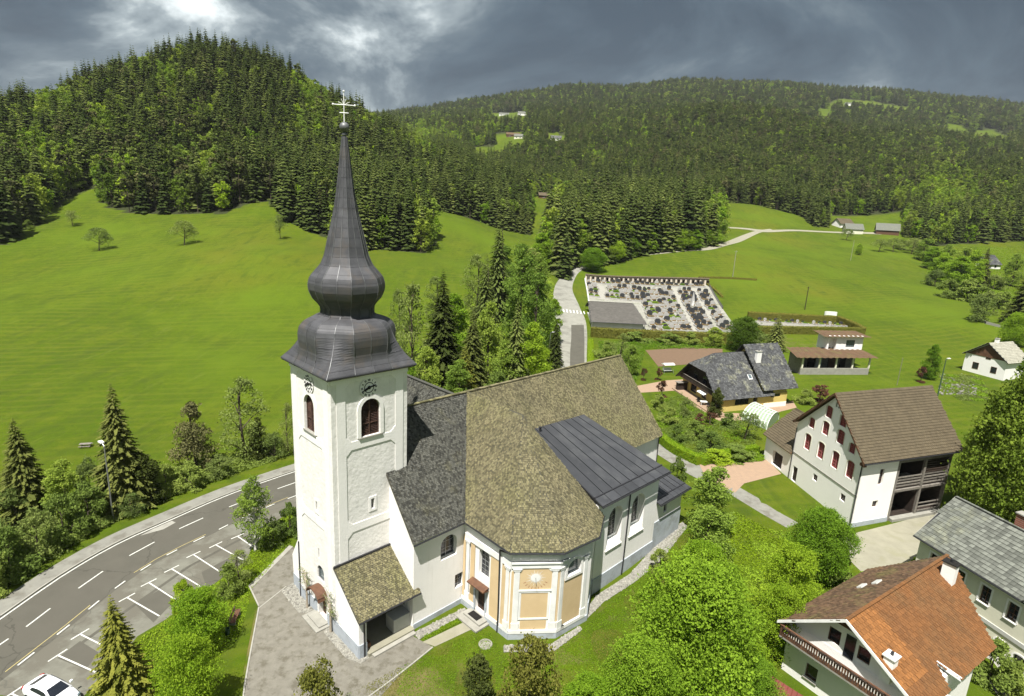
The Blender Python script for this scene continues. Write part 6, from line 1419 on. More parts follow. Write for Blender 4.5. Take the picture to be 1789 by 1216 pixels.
    for k in range(110):
        p = W3(rr.uniform(1640, 1705), rr.uniform(655, 690)); r = rr.uniform(.15, .6); s.box(p - EZ * .1, A(r, rr.uniform(-.2, .2), 0), A(rr.uniform(-.2, .2), r * .7, 0), EZ * rr.uniform(.15, .55), 0, rr.random())
    s.build('rubble', 'stone', w, kind='stuff')
    # stone gravel strips along the church walls
    def gravel(pix, name, n, label):
        o = sheet(name, pix, 'gravel', .04); P = [W3(*q)[:2] for q in pix]; xs = [q[0] for q in P]; ys = [q[1] for q in P]; s = MB(); rr = random.Random(len(pix) + n); k = 0
        while k < n:
            x, y = rr.uniform(min(xs), max(xs)), rr.uniform(min(ys), max(ys))
            if not pip(x, y, P): continue
            r = rr.uniform(.05, .13); s.lathe(on(x, y, .05), [(0, -r * .3), (r, 0), (r * .6, r * .5), (0, r * .6)], 5, 0, rr.random()); k += 1
        g = s.build('gravel_stones', 'stone', kind='stuff'); props(g, label, 'stones')
    gravel([(566, 1106), (604, 1150), (630, 1160), (645, 1150), (583, 1085), (572, 1090)], 'gravel_bed', 300, 'rounded stones along the porch wall of the church')
    gravel([(492, 1034), (522, 1071), (553, 1071), (552, 1060), (512, 1018)], 'gravel_bed', 250, 'rounded stones in the bed left of the tower door')
    gravel([(722, 1106), (812, 1062), (817, 1070), (732, 1118)], 'gravel_bed', 220, 'rounded stones along the nave wall beside the path')
    gravel([(1014, 1078), (1043, 1040), (1100, 1005), (1140, 965), (1190, 925), (1200, 934), (1155, 985), (1110, 1018), (1055, 1052), (1022, 1085)], 'gravel_bed', 700, 'pale stones along the aisle wall of the church')
    gravel([(880, 1128), (962, 1126), (1012, 1094), (1018, 1100), (968, 1138), (880, 1140)], 'gravel_bed', 300, 'pale stones round the foot of the painted chapel')
small_things()

# ---------------------------------------------------------------- vegetation
def quads_mesh(name, Q, v, mat, extra=None):
    """Q: (n,4,3) quads, v: per-quad value; extra: MB of bark with its material"""
    n = len(Q); me = bpy.data.meshes.new(name); V = Q.reshape(-1, 3)
    me.vertices.add(4 * n); me.vertices.foreach_set('co', V.ravel().astype(np.float32)); me.loops.add(4 * n); me.loops.foreach_set('vertex_index', np.arange(4 * n, dtype=np.int32))
    me.polygons.add(n); me.polygons.foreach_set('loop_start', np.arange(0, 4 * n, 4, dtype=np.int32)); me.update(calc_edges=True)
    at = me.attributes.new('v', 'FLOAT', 'FACE'); at.data.foreach_set('value', np.clip(v, 0, 1).astype(np.float32)); me.materials.append(MATS[mat])
    if extra is not None:
        bm = bmesh.new(); bm.from_mesh(me); m2 = bpy.data.meshes.new('t'); m2.from_pydata(extra.V, [], extra.F)
        n0 = len(bm.faces); bm.from_mesh(m2); bm.faces.ensure_lookup_table()
        for f in bm.faces[n0:]: f.material_index = 1
        bm.to_mesh(me); bm.free(); me.materials.append(MATS['bark'])
    return me
def rand_dirs(n, rng):
    d = rng.normal(size=(n, 3)); return d / np.linalg.norm(d, axis=1)[:, None]
def leaf_quads(P, size, rng, flat=.3, asp=.7):
    n = len(P); a = rand_dirs(n, rng); a[:, 2] *= (1 - flat); a /= np.linalg.norm(a, axis=1)[:, None]; b = np.cross(a, rand_dirs(n, rng)); b /= np.linalg.norm(b, axis=1)[:, None]
    s = size * rng.uniform(.6, 1.3, (n, 1)); a = a * s / 2; b = b * s / 2 * asp
    return np.stack([P - a, P - b * .9 + a * .1, P + a, P + b * .9 + a * .1], 1)
def crown_pts(H, W, nl, n, rng, z0=.18, shape='round', shell=.75):
    """leaf positions on lobes spread through the crown volume"""
    C = []
    while len(C) < nl:
        t = rng.uniform(0, 1); th = rng.uniform(0, 2 * math.pi)
        if shape == 'round': r = W / 2 * math.sqrt(max(0, 1 - (2 * t - .9) ** 2 / 1.25)) * .78
        elif shape == 'cone': r = W / 2 * (1 - t) ** .8 * .85
        elif shape == 'column': r = W / 2 * math.sin(math.pi * min(1, .15 + t * .85)) ** .6 * .75
        else: r = W / 2 * math.sqrt(max(0, 1 - t * t)) * .8
        q = math.sqrt(rng.uniform(.12, 1)) * r; C.append((q * math.cos(th), q * math.sin(th), H * (z0 + (1 - z0) * .93 * t)))
    C = np.array(C); k = rng.integers(0, nl, n); rad = (W * .5) * rng.uniform(.22, .40, nl) * (1.1 if shape == 'round' else .95); zf = 1 - .45 * np.clip((C[:, 2] / H - .6) / .4, 0, 1); rad = rad * zf
    d = rand_dirs(n, rng); d[:, 2] = np.abs(d[:, 2]) * .9 * np.where(rng.random(n) < .75, 1, -1); rr = rad[k] * rng.uniform(shell, 1.05, n)
    ph = rng.uniform(0, 6.28, (nl, 3))[k]; pr = np.clip(np.sin(d[:, 0] * 5 + ph[:, 0]) * np.sin(d[:, 1] * 5 + ph[:, 1]) * np.sin(d[:, 2] * 4 + ph[:, 2]), 0, 1); rr = rr * (.86 + .85 * pr ** 1.3)
    P = C[k] + d * rr[:, None] * np.array([1, 1, .8]); P[:, 2] = np.maximum(P[:, 2], .12 * H * z0 + .05)
    lv = rng.random(nl)[k] * .55 + rng.random(n) * .45
    return P, lv, C
def trunk_mb(H, r, C=None, rng=None, nb=9, z0=.18):
    s = MB(); pts = [A(0, 0, -.2)]; x = A(0, 0, 0)
    for i in range(1, 7): x = A(x[0] + rng.uniform(-.02, .02) * H, x[1] + rng.uniform(-.02, .02) * H, H * .88 * i / 6); pts.append(x)
    for i in range(6): s.tube(pts[i], pts[i + 1], r * (1 - i / 7), r * (1 - (i + 1) / 7), 7, cap=False)
    if C is not None:
        for c in C[rng.permutation(len(C))[:nb]]:
            z = max(z0 * H * .8, c[2] - H * .2); t = z / (H * .88) * 6; i = min(5, int(t)); b = pts[i] + (pts[i + 1] - pts[i]) * (t - i); mid = (b + c) / 2 + A(0, 0, H * .03)
            s.tube(b, mid, r * .42, r * .26, 5, cap=False); s.tube(mid, c, r * .26, r * .08, 5, cap=False)
    return s
def spruce_quads(H, Wd, tiers, nb, segs, rng, droop=.25, z0=.06, tw=1.0):
    P, D, Wv, v = [], [], [], []
    for i in range(tiers):
        t = i / (tiers - 1); z = H * (z0 + (1 - z0) * t * .985); L = Wd / 2 * ((1 - t) ** .85) * (1 + .1 * math.sin(i * 1.7)) + .012 * H; ph = rng.uniform(0, 6.28)
        for b in range(nb if t < .8 else max(4, nb - 3)):
            az = ph + 2 * math.pi * b / nb + rng.uniform(-.25, .25); l = L * rng.uniform(.72, 1.12); d = A(math.cos(az), math.sin(az), 0); sd_ = A(-d[1], d[0], 0); zz = z + rng.uniform(-.4, .4) * H / tiers
            bv = rng.uniform(0, .6)
            for k in range(segs):
                f = (k + .35) / segs; p = d * l * f + A(0, 0, zz + l * (.10 * f - droop * f * f * 1.6 + .25 * max(0, f - .75)))
                ln = l * (.42 * (1 - f * .75)) * tw
                for sg in (-1, 1):
                    dd = norm(sd_ * sg * .8 + d * .55 + A(0, 0, -.35 - rng.uniform(0, .3))); P.append(p); D.append(dd * ln * rng.uniform(.7, 1.15)); Wv.append(norm(np.cross(dd, A(0, 0, 1)) + rng.normal(size=3) * .45) * l / segs * .42); v.append(bv + rng.uniform(0, .4))
            P.append(d * l * .45 + A(0, 0, zz)); D.append(d * l * .6 + A(0, 0, -l * droop * .9)); Wv.append(sd_ * l * .14 + rng.normal(size=3) * .02); v.append(bv + .35)
    P, D, Wv = map(np.array, (P, D, Wv)); Q = np.stack([P - Wv, P + Wv, P + D + Wv * .25, P + D - Wv * .25], 1); return Q, np.array(v)
def spruce_lod(H, Wd, tiers, nb, rng, droop=.35, z0=.08):
    Q, v = [], []
    for i in range(tiers):
        t = i / (tiers - 1); z = H * (z0 + (1 - z0) * t * .96); L = Wd / 2 * ((1 - t) ** .8) + .02 * H; ph = rng.uniform(0, 6.28); n_ = nb if t < .75 else nb - 3
        for b in range(n_):
            az = ph + 2 * math.pi * b / n_ + rng.uniform(-.3, .3); l = L * rng.uniform(.65, 1.2); d = A(math.cos(az), math.sin(az), 0); s = A(-d[1], d[0], 0); w = l * rng.uniform(.28, .42); zz = z + rng.uniform(-.3, .3) * H / tiers; bv = rng.random()
            r0 = A(0, 0, zz + l * .12); m = d * l * .55 + A(0, 0, zz - l * droop * .35); e = d * l + A(0, 0, zz - l * droop)
            Q.append([r0, m + s * w - A(0, 0, l * .16), e, m + A(0, 0, .05 * l)]); v.append(bv); Q.append([r0, m + A(0, 0, .05 * l), e, m - s * w - A(0, 0, l * .16)]); v.append(min(1, bv + .1))
    return np.array(Q), np.array(v)
KIND = {}
def kind(key, name, leaf, Q, v, trunk=None, bark='bark', W=1, H=1):
    KIND[key] = dict(name=name, me=quads_mesh('crown', Q, v, leaf), tr=trunk, bark=bark, W=W, H=H, leaf=leaf, used=None, alt={})
def make_kinds():
    rng = np.random.default_rng(5)
    Q, v = spruce_quads(16, 7.2, 60, 12, 8, rng, .22); kind('spruce', 'spruce_tree', 'needles', Q, v, trunk_mb(16, .22, rng=rng), W=7.2, H=16)
    Q, v = spruce_quads(12, 6.6, 48, 12, 8, rng, .16); kind('spruce_y', 'spruce_tree', 'needles_yellow', Q, v, trunk_mb(12, .2, rng=rng), W=6.6, H=12)
    Q, v = spruce_quads(15, 5.4, 54, 9, 7, rng, .26, tw=.8); kind('spruce_thin', 'spruce_tree', 'needles_olive', Q, v, trunk_mb(15, .2, rng=rng), W=5.4, H=15)
    for key, leaf, H, W, nl, n, sz, z0, shp, nm in (('big', 'leaves', 11, 10, 110, 52000, .21, .06, 'round', 'leafy_tree'), ('bright', 'leaves_bright', 8, 6.5, 70, 30000, .17, .03, 'round', 'leafy_tree'), ('mid', 'leaves', 9, 5.6, 80, 24000, .20, .04, 'column', 'leafy_tree'),
                                                    ('dark', 'leaves_dark', 13, 12, 120, 46000, .30, .06, 'round', 'leafy_tree'), ('bush', 'leaves_mute', 3.2, 4.2, 22, 7000, .20, .0, 'dome', 'bush'), ('bush_pale', 'leaves_pale', 3.5, 4.2, 20, 4200, .18, .0, 'dome', 'bush'), ('bush_bright', 'leaves_bright', 3.2, 4.0, 20, 6500, .20, .0, 'dome', 'bush'),
                                                    ('bush_red', 'leaves_red', 2.4, 2.2, 12, 1600, .18, .0, 'round', 'bush'), ('light', 'leaves_pale', 9, 5.5, 60, 4200, .22, .08, 'column', 'young_tree'), ('fruit', 'leaves_pale', 5, 5.2, 18, 2400, .22, .28, 'round', 'fruit_tree'), ('airy', 'leaves_airy', 9, 5.4, 70, 9500, .23, .05, 'column', 'leafy_tree'), ('birch', 'leaves_airy', 9, 4.4, 60, 8000, .18, .12, 'column', 'birch_tree'),
                                                    ('pine', 'needles_brown', 9, 6.5, 50, 9000, .24, .08, 'cone', 'pine_tree'), ('cypress', 'needles_yellow', 7, 2.6, 44, 9000, .16, .0, 'cone', 'conifer_shrub'), ('olive_bush', 'hedge_brown', 4, 4.2, 50, 9000, .15, .0, 'dome', 'bush'), ('juniper', 'needles', 4, 3.2, 50, 9000, .15, .0, 'dome', 'conifer_shrub')):
        P, lv, C = crown_pts(H, W, nl, n, rng, z0, shp); kind(key, nm, leaf, leaf_quads(P, sz, rng), lv, trunk_mb(H, H * .018 + .03, C, rng, 12, z0), 'birch_bark' if key == 'birch' else 'bark', W, H)
make_kinds()
def solve_h(p, ty):
    lo, hi = .2, 70
    for _ in range(30):
        m = (lo + hi) / 2
        if proj(p + EZ * m)[1] > ty: lo = m
        else: hi = m
    return lo
def plant(key, bx, by, ty, wpx, label, group=None, lean=0):
    k = KIND[key]; p = TP(bx, by); H = solve_h(p, ty); dpt = proj(p + EZ * H / 2)[2]; W = wpx * dpt / FPX; sx, sz = W / k['W'], H / k['H']; rz = random.uniform(0, 6.28)
    if k['used'] is None:
        r = thing(k['name'], (0, 0, 0), label, 'bush' if 'bush' in k['name'] or 'shrub' in k['name'] else 'tree', group); ORG[r.name] = A(0, 0, 0)
        c = bpy.data.objects.new('crown', k['me']); COL.objects.link(c); c.parent = r
        if k['tr'] is not None: k['tr'].build('trunk', k['bark'], r)
        k['used'] = r; r.location = p; r.scale = (sx, sx, sz); r.rotation_euler = (0, 0, rz); r['group'] = group or 'trees and bushes around the village'
    else: r = copy_thing(k['used'], p, rz, (sx, sx, sz), label, group or 'trees and bushes around the village')
    return r
VEG = [
 # lower left and around the forecourt
 ('spruce_y', 222, 1262, 1038, 118, 'yellow-green spruce at the parking bays near the white car'),
 ('olive_bush', 556, 1290, 1150, 104, 'yellowish shrub crown at the bottom edge below the forecourt'),
 ('juniper', 835, 1262, 1143, 85, 'round dark juniper at the bottom edge before the lawn'),
 ('olive_bush', 922, 1262, 1106, 124, 'yellow-green leafy bush before the painted chapel'),
 ('bright', 333, 1262, 1112, 112, 'bright green bush tree nearest the bottom on the car park verge'),
 ('bright', 352, 1135, 1030, 100, 'bright green bush tree in the middle of the car park verge'),
 ('bush_bright', 322, 1066, 1012, 44, 'small round bright bush at the parking bay ends'),
 ('bush', 400, 1040, 985, 52, 'dark green bush at the upper end of the car park verge'),
 ('birch', 447, 962, 826, 74, 'young birch between the parking bays and the tower'),
 ('bush', 508, 935, 880, 46, 'bush touching the left wall of the tower'), ('bush_pale', 478, 955, 905, 50, 'pale bush between birch and tower'), ('light', 420, 1020, 960, 50, 'sparse pale shrub behind the dark bush on the verge'),
 # embankment beyond the road
 ('spruce', 50, 905, 728, 92, 'dark spruce at the far left beyond the road'), ('spruce', 218, 884, 666, 98, 'tall dark spruce behind the street lamp'), ('juniper', 250, 880, 788, 84, 'dense dark green conifer at the foot of the tall spruce'),
 ('pine', 342, 818, 698, 88, 'brownish pine in the meadow by the left road'), ('light', 430, 800, 655, 92, 'thin young tree with pale leaves left of the tower'), ('juniper', 452, 800, 728, 40, 'dark young tree in front of the thin pale tree'),
 ('bush', 20, 1010, 925, 90, 'bush at the left edge beyond the road'), ('bush_pale', 70, 975, 890, 86, 'pale bush beyond the road, second from the left edge'), ('bush', 112, 945, 865, 84, 'leafy bush between the two left spruces'), ('airy', 118, 905, 800, 76, 'tall pale shrub behind the bushes left of the lamp'), ('bush', 158, 915, 845, 80, 'dark leafy bush just left of the lamp post'),
 ('bush_pale', 160, 880, 800, 60, 'grey-green shrub between lamp and spruce'), ('light', 232, 900, 862, 50, 'low light shrub at the foot of the lamp'), ('bush_pale', 30, 920, 850, 70, 'pale shrub in front of the far left spruce'), ('bush', 290, 862, 812, 60, 'bush right of the tall dark spruce by the road'), ('bush', 335, 850, 808, 64, 'low bush under the brownish pine'), ('bush_pale', 385, 832, 795, 56, 'low pale shrub between pine and young tree'), ('bush_pale', 480, 800, 755, 50, 'small pale shrub close to the tower beyond the road'), ('light', 505, 795, 700, 36, 'thin shrub at the tower edge in the meadow'),
 ('bush', -20, 1040, 950, 80, 'bush cut by the left edge beyond the road'),
 # stand between the tower and the cemetery road
 ('spruce', 770, 690, 468, 96, 'tall dark spruce right of the onion spire'), ('light', 718, 690, 488, 84, 'tall sparse pale tree next to the onion spire'), ('spruce_thin', 866, 560, 374, 64, 'slender spruce tip rising highest from the stand'), ('spruce_thin', 845, 600, 440, 56, 'spruce half hidden in the middle of the stand'), ('spruce', 822, 695, 540, 70, 'dark spruce directly behind the nave ridge'), ('spruce_thin', 897, 690, 520, 60, 'olive spruce behind the middle of the nave ridge'), ('spruce', 966, 662, 556, 42, 'thin dark spruce beside the cemetery road lamp'),
 ('airy', 905, 600, 418, 84, 'tall leafy tree in the rear of the stand'), ('airy', 935, 620, 470, 76, 'leafy tree at the road side of the stand'), ('mid', 790, 640, 510, 70, 'leafy tree between the two dark spruces'), ('airy', 850, 680, 520, 70, 'leafy tree in the centre of the stand'), ('airy', 880, 690, 590, 66, 'lower leafy tree behind the nave ridge, centre'), ('mid', 925, 690, 560, 66, 'leafy tree right of the olive spruce'), ('bright', 938, 690, 600, 50, 'bright leafy tree where the stand meets the road'), ('airy', 745, 712, 600, 66, 'leafy tree behind the north chapel roof'), ('airy', 800, 712, 625, 64, 'low leafy tree behind the ridge left part'), ('mid', 710, 712, 620, 50, 'leafy shrub tree right behind the tower'), ('light', 830, 560, 440, 60, 'pale airy tree in the upper part of the stand'), ('light', 925, 520, 430, 60, 'pale airy tree at the top of the stand'), ('airy', 938, 545, 440, 50, 'leafy tree where the stand nears the bend of the road'), ('airy', 880, 520, 425, 60, 'leafy tree behind the slender spruce tip'), ('light', 760, 560, 480, 50, 'pale shrub tree at the left rim of the stand'), ('bush', 868, 705, 650, 60, 'bush just over the nave ridge'), ('bush', 935, 668, 620, 60, 'bush near the foot of the road lamp'), ('mid', 965, 600, 520, 40, 'narrow leafy tree leaning to the cemetery road'), ('spruce_y', 810, 705, 600, 56, 'yellowish spruce peeping over the ridge'), ('light', 695, 640, 500, 40, 'thin pale tree partly behind the spire'),
 # along the road top and the meadow road
 ('mid', 945, 470, 405, 48, 'leafy tree left of the road bend'), ('mid', 978, 466, 398, 46, 'leafy tree above the road bend'), ('mid', 1008, 460, 380, 50, 'taller leafy tree above the road bend'), ('big', 1036, 474, 432, 50, 'round green bush tree where the road disappears'), ('big', 1070, 458, 418, 46, 'round leafy bush right of the road end'), ('big', 1100, 448, 410, 40, 'round leafy bush left of the meadow road'), ('mid', 1132, 442, 396, 38, 'leafy tree at the start of the meadow road'), ('mid', 1160, 438, 392, 38, 'leafy tree before the spruce stand'), ('big', 1190, 436, 398, 46, 'leafy bush under the big spruces'), ('big', 1236, 428, 396, 48, 'leafy bush at the right end of the spruce stand'), ('mid', 1212, 436, 400, 36, 'leafy bush by the pale pole'), ('bush_pale', 1085, 440, 405, 40, 'grey-green shrub behind the round bushes'), ('mid', 1050, 445, 390, 40, 'leafy tree behind the round bush'),
 # lawn trees right of the church
 ('big', 1195, 1232, 985, 232, 'large bright leafy tree in the foreground right of the church'), ('big', 1110, 1290, 1120, 150, 'leafy tree crown at the bottom edge beside the large one'), ('bright', 1020, 1290, 1180, 110, 'leafy crown just peeking in at the bottom edge'), ('airy', 1238, 930, 812, 96, 'leafy tree by the annexe at the lane'), ('airy', 1228, 1010, 880, 100, 'leafy tree below the annexe corner'), ('bright', 1212, 1065, 945, 110, 'leafy tree behind the large foreground tree'), ('bright', 1262, 1110, 985, 60, 'leafy tree at the right shoulder of the large foreground tree'),
 ('bright', 1348, 1150, 1020, 90, 'leafy tree at the left of the orange roofed house'), ('bright', 1372, 1065, 950, 100, 'leafy tree above the brown roof slope'), ('big', 1425, 1010, 890, 112, 'leafy tree at the corner of the gravel yard'), ('mid', 1330, 1080, 1020, 60, 'low leafy bush between lawn and tree row'), ('bush', 1455, 1015, 955, 70, 'dark bush against the brown roof'), ('bush', 1180, 860, 800, 40, 'small bush at the annexe by the lane'), ('bush', 1150, 1000, 960, 40, 'small bush on the lawn next to the stones'), ('bush_bright', 1310, 1180, 1110, 80, 'bright bush between foreground tree and orange roofed house'),
 ('big', 1300, 1250, 1150, 110, 'leafy crown low beside the red metal shed'), ('bush', 1725, 1190, 1120, 90, 'bush between the orange roof and the cream house'), ('bush', 1765, 1216, 1160, 70, 'low bush at the foot of the cream house'),
 # big trees on the right edge
 ('dark', 1752, 935, 648, 190, 'big dark leafy tree at the right edge behind the barn'), ('dark', 1800, 870, 600, 160, 'tall leafy tree cut by the right edge'), ('dark', 1700, 860, 745, 70, 'smaller leafy tree touching the barn roof'), ('spruce', 1786, 570, 440, 66, 'dark spruce at the right edge above the meadow'), ('big', 1768, 605, 545, 50, 'small leafy tree at the right edge by the pale wall'),
 ('mid', 1622, 662, 600, 34, 'small tree in the meadow left of the white house'), ('bush_red', 1608, 668, 640, 20, 'brownish shrub at the foot of the small meadow tree'),
 ('bush_pale', 1706, 560, 515, 48, 'grey-green shrub by the pale wall'), ('bush', 1690, 525, 488, 56, 'rounded bush at the right meadow rim'), ('bush_pale', 1722, 548, 508, 46, 'pale shrub behind the pale wall'), ('mid', 1642, 492, 440, 46, 'leafy tree at the meadow rim, upper'), ('mid', 1668, 505, 446, 50, 'leafy tree at the meadow rim, middle'), ('mid', 1625, 470, 430, 36, 'leafy tree at the top of the meadow rim'), ('mid', 1695, 500, 435, 44, 'pale leafy tree before the wood edge house'), ('bush', 1655, 520, 488, 44, 'low bush at the meadow rim'), ('spruce', 1712, 500, 430, 30, 'small spruce by the wood edge house'),
 ('bush_pale', 1632, 500, 470, 40, 'pale scrub bush low on the meadow rim, first'), ('airy', 1650, 470, 425, 36, 'airy young tree on the meadow rim above the low bushes'), ('airy', 1680, 480, 430, 40, 'airy young tree on the meadow rim left of the steep roofed house'), ('bush_pale', 1662, 490, 458, 44, 'pale scrub bush in the middle of the meadow rim'), ('airy', 1612, 455, 415, 34, 'airy young tree at the upper end of the meadow rim'), ('bush', 1712, 530, 498, 44, 'leafy bush under the steep roofed house'), ('bush_pale', 1735, 505, 480, 40, 'pale scrub before the steep roofed house'), ('airy', 1765, 500, 440, 36, 'airy tree right of the steep roofed house'), ('bush', 1750, 540, 510, 44, 'leafy bush on the slope right of the pale wall'), ('bush_pale', 1598, 440, 418, 30, 'pale bush beside the orchard'), ('bush', 1575, 436, 418, 26, 'small bush behind the orchard trees'),
 ('fruit', 1535, 440, 418, 30, 'fruit tree at the farmhouse orchard, first'), ('fruit', 1560, 440, 416, 30, 'fruit tree at the farmhouse orchard, second'), ('fruit', 1592, 444, 416, 34, 'fruit tree at the farmhouse orchard, third'), ('fruit', 1478, 420, 400, 22, 'small fruit tree in front of the cream farmhouse'),
 # garden of the yellow house
 ('airy', 1100, 655, 600, 40, 'garden tree left of the ploughed field'), ('light', 1085, 640, 580, 44, 'pale garden tree by the cemetery hedge'), ('bush', 1060, 625, 596, 50, 'bush behind the nave roof corner'), ('bush_red', 1124, 664, 643, 16, 'dark red shrub on the lawn, left one'), ('bush_red', 1149, 664, 643, 16, 'dark red shrub on the lawn, right one'), ('bush_red', 1156, 694, 664, 24, 'dark purple shrub beside the pink path'),
 ('juniper', 1249, 725, 676, 32, 'dark conifer at the corner of the yellow house'), ('bush_pale', 1196, 726, 695, 34, 'pale flowering shrub in the garden'), ('bush_red', 1222, 742, 722, 22, 'small reddish shrub in the garden centre'), ('bush_red', 1240, 742, 720, 30, 'wide reddish shrub in the garden centre'), ('bush', 1272, 746, 722, 34, 'clipped green shrub in the garden'), ('bush', 1212, 765, 735, 50, 'leafy garden shrub behind the hedge'), ('fruit', 1300, 768, 722, 60, 'small garden tree before the greenhouse'), ('bush', 1168, 738, 712, 40, 'garden shrub near the church roof'), ('bush', 1180, 770, 742, 40, 'garden shrub at the hedge corner'), ('bush', 1240, 785, 755, 56, 'broad garden shrub behind the front hedge'), ('bush', 1290, 800, 780, 70, 'low garden plants between hedge and driveway'), ('bush_bright', 1250, 805, 785, 60, 'bright garden plants below the hedge corner'), ('bush', 1150, 715, 690, 34, 'low shrub by the pink garden path'),
 ('dark', 1296, 612, 552, 62, 'dense tree behind the yellow house'), ('spruce_thin', 1352, 612, 548, 40, 'dark conifer behind the yellow house'), ('bush_pale', 1322, 618, 580, 50, 'pale shrub behind the yellow house roof'), ('airy', 1246, 605, 570, 40, 'leafy shrub before the cemetery hedge'), ('bush', 1170, 600, 582, 50, 'shrub on the cemetery hedge, middle'), ('bush', 1110, 596, 580, 60, 'shrub on the cemetery hedge, left'), ('bush_red', 1430, 702, 672, 40, 'reddish shrub right of the yellow house'), ('bush', 1405, 704, 680, 40, 'green shrub right of the yellow house'), ('bush', 1205, 600, 580, 36, 'shrub on the cemetery hedge, right'),
 # meadow trees on the left
 ('fruit', 173, 438, 398, 44, 'apple tree in the left meadow, lower left'), ('fruit', 322, 428, 386, 46, 'apple tree in the middle of the left meadow'), ('fruit', 490, 417, 376, 26, 'slim young tree in the meadow left of the spire'), ('fruit', 127, 394, 368, 28, 'small apple tree near the wood edge'), ('bush', 50, 400, 384, 18, 'small round bush at the left wood edge'),
 ('mid', 1500, 445, 425, 14, 'tiny tree in the middle of the right meadow'),
]
for q in VEG: plant(*q)
# low plants along the verges
def espalier():
    for i, (bx, by, ty, lab) in enumerate(((537, 1062, 985, 'bare espalier tree left of the tower door'), (578, 1105, 1020, 'bare espalier tree right of the tower door'))):
        p = W3(bx, by); r = thing('espalier_tree', p, lab, 'tree'); H = solve_h(p, ty); s = MB(); rng = random.Random(i); s.tube(p, p + EZ * H * .6, .12, .08); tips = []
        for k in range(22):
            z = H * rng.uniform(.35, .8); a = rng.uniform(-.5, .5); d = norm(K.e2 * rng.choice((-1, 1)) + EZ * rng.uniform(.1, 1.2) - K.e1 * rng.uniform(0, .3)); L_ = rng.uniform(.5, 1.4); b = p + EZ * z; m = b + d * L_ * .5; e = m + norm(d + EZ * .5) * L_ * .5; s.tube(b, m, .035, .025, 5); s.tube(m, e, .025, .01, 5); tips += [m, e]
        s.build('trunk', 'dead_bark', r); g = np.random.default_rng(i); T = np.repeat(np.array(tips), 9, 0) + g.normal(size=(len(tips) * 9, 3)) * .12 - p
        me = quads_mesh('crown', leaf_quads(T, .10, g), g.random(len(T)), 'leaves_pale'); c = bpy.data.objects.new('crown', me); COL.objects.link(c); c.parent = r
espalier()

def hedge(pts, w, h, label, mat='hedge_leaves', dens=60, sz=.16, name='hedge', core='soil'):
    P = resample(pts, 1.2); P = [on(p[0], p[1]) for p in P]; c0 = P[0]; r = thing(name, c0, label, 'hedge'); s = MB(); LP = []; rng = np.random.default_rng(len(P))
    for a, b in zip(P[:-1], P[1:]):
        t = norm((b - a) * A(1, 1, 0)); n = A(-t[1], t[0], 0); s.box(a - n * (w / 2 - .08) - EZ * .1, b - a, n * (w - .16), EZ * (h - .02)); L_ = np.linalg.norm(b - a)
        for face, area in (('top', w * L_), ('l', h * L_), ('r', h * L_)):
            k = int(area * dens); u = rng.random((k, 1)); q = rng.random((k, 1)); base = a + (b - a) * u
            if face == 'top': pt = base + n * ((q - .5) * w) + EZ * h
            else: pt = base + n * (w / 2 * (1 if face == 'l' else -1)) + EZ * (q * h)
            LP.append(pt + rng.normal(size=(k, 3)) * .06)
    s.build('hedge_body', mat, r); LP = np.concatenate(LP) - c0; me = quads_mesh('leaves', leaf_quads(LP, sz, rng), rng.random(len(LP)), mat); o = bpy.data.objects.new('leaves', me); COL.objects.link(o); o.parent = r; o['kind'] = 'stuff'
hedge(px0([(1150, 768), (1178, 790), (1222, 812)]), 1.5, 1.5, 'clipped bright hedge along the lane')
hedge(px0([(1225, 812), (1262, 800), (1322, 790)]), 1.3, 1.3, 'clipped bright hedge above the driveway')
hedge(pxt([(1032, 588), (1100, 592), (1180, 596), (1290, 600)]), 2.2, 3.0, 'tall yellowish hedge in front of the cemetery', 'hedge_brown', 16, .35)
hedge(pxt([(1312, 582), (1400, 583), (1508, 585)]), 1.8, 2.4, 'front yellowish hedge of the newer cemetery part', 'hedge_brown', 16, .3)
hedge(pxt([(1306, 556), (1380, 560), (1458, 564)]), 1.8, 2.4, 'rear yellowish hedge of the newer cemetery part', 'hedge_brown', 16, .3)
hedge(pxt([(1462, 562), (1485, 571), (1508, 583)]), 1.6, 2.2, 'right side hedge of the newer cemetery part', 'hedge_brown', 16, .3)
hedge(pxt([(1220, 486), (1270, 487), (1322, 490)]), .9, .9, 'low dark hedge line in the meadow above the cemetery', 'hedge_brown', 10, .35)
hedge(pxt([(1222, 488), (1245, 505), (1262, 520)]), .9, .9, 'short low hedge running down to the cemetery wall', 'hedge_brown', 10, .35)
hedge(px0([(1031, 600), (1031, 640)]), 1.6, 1.2, 'bright yellow-green hedge strip along the cemetery road', 'hedge_leaves', 30, .2)

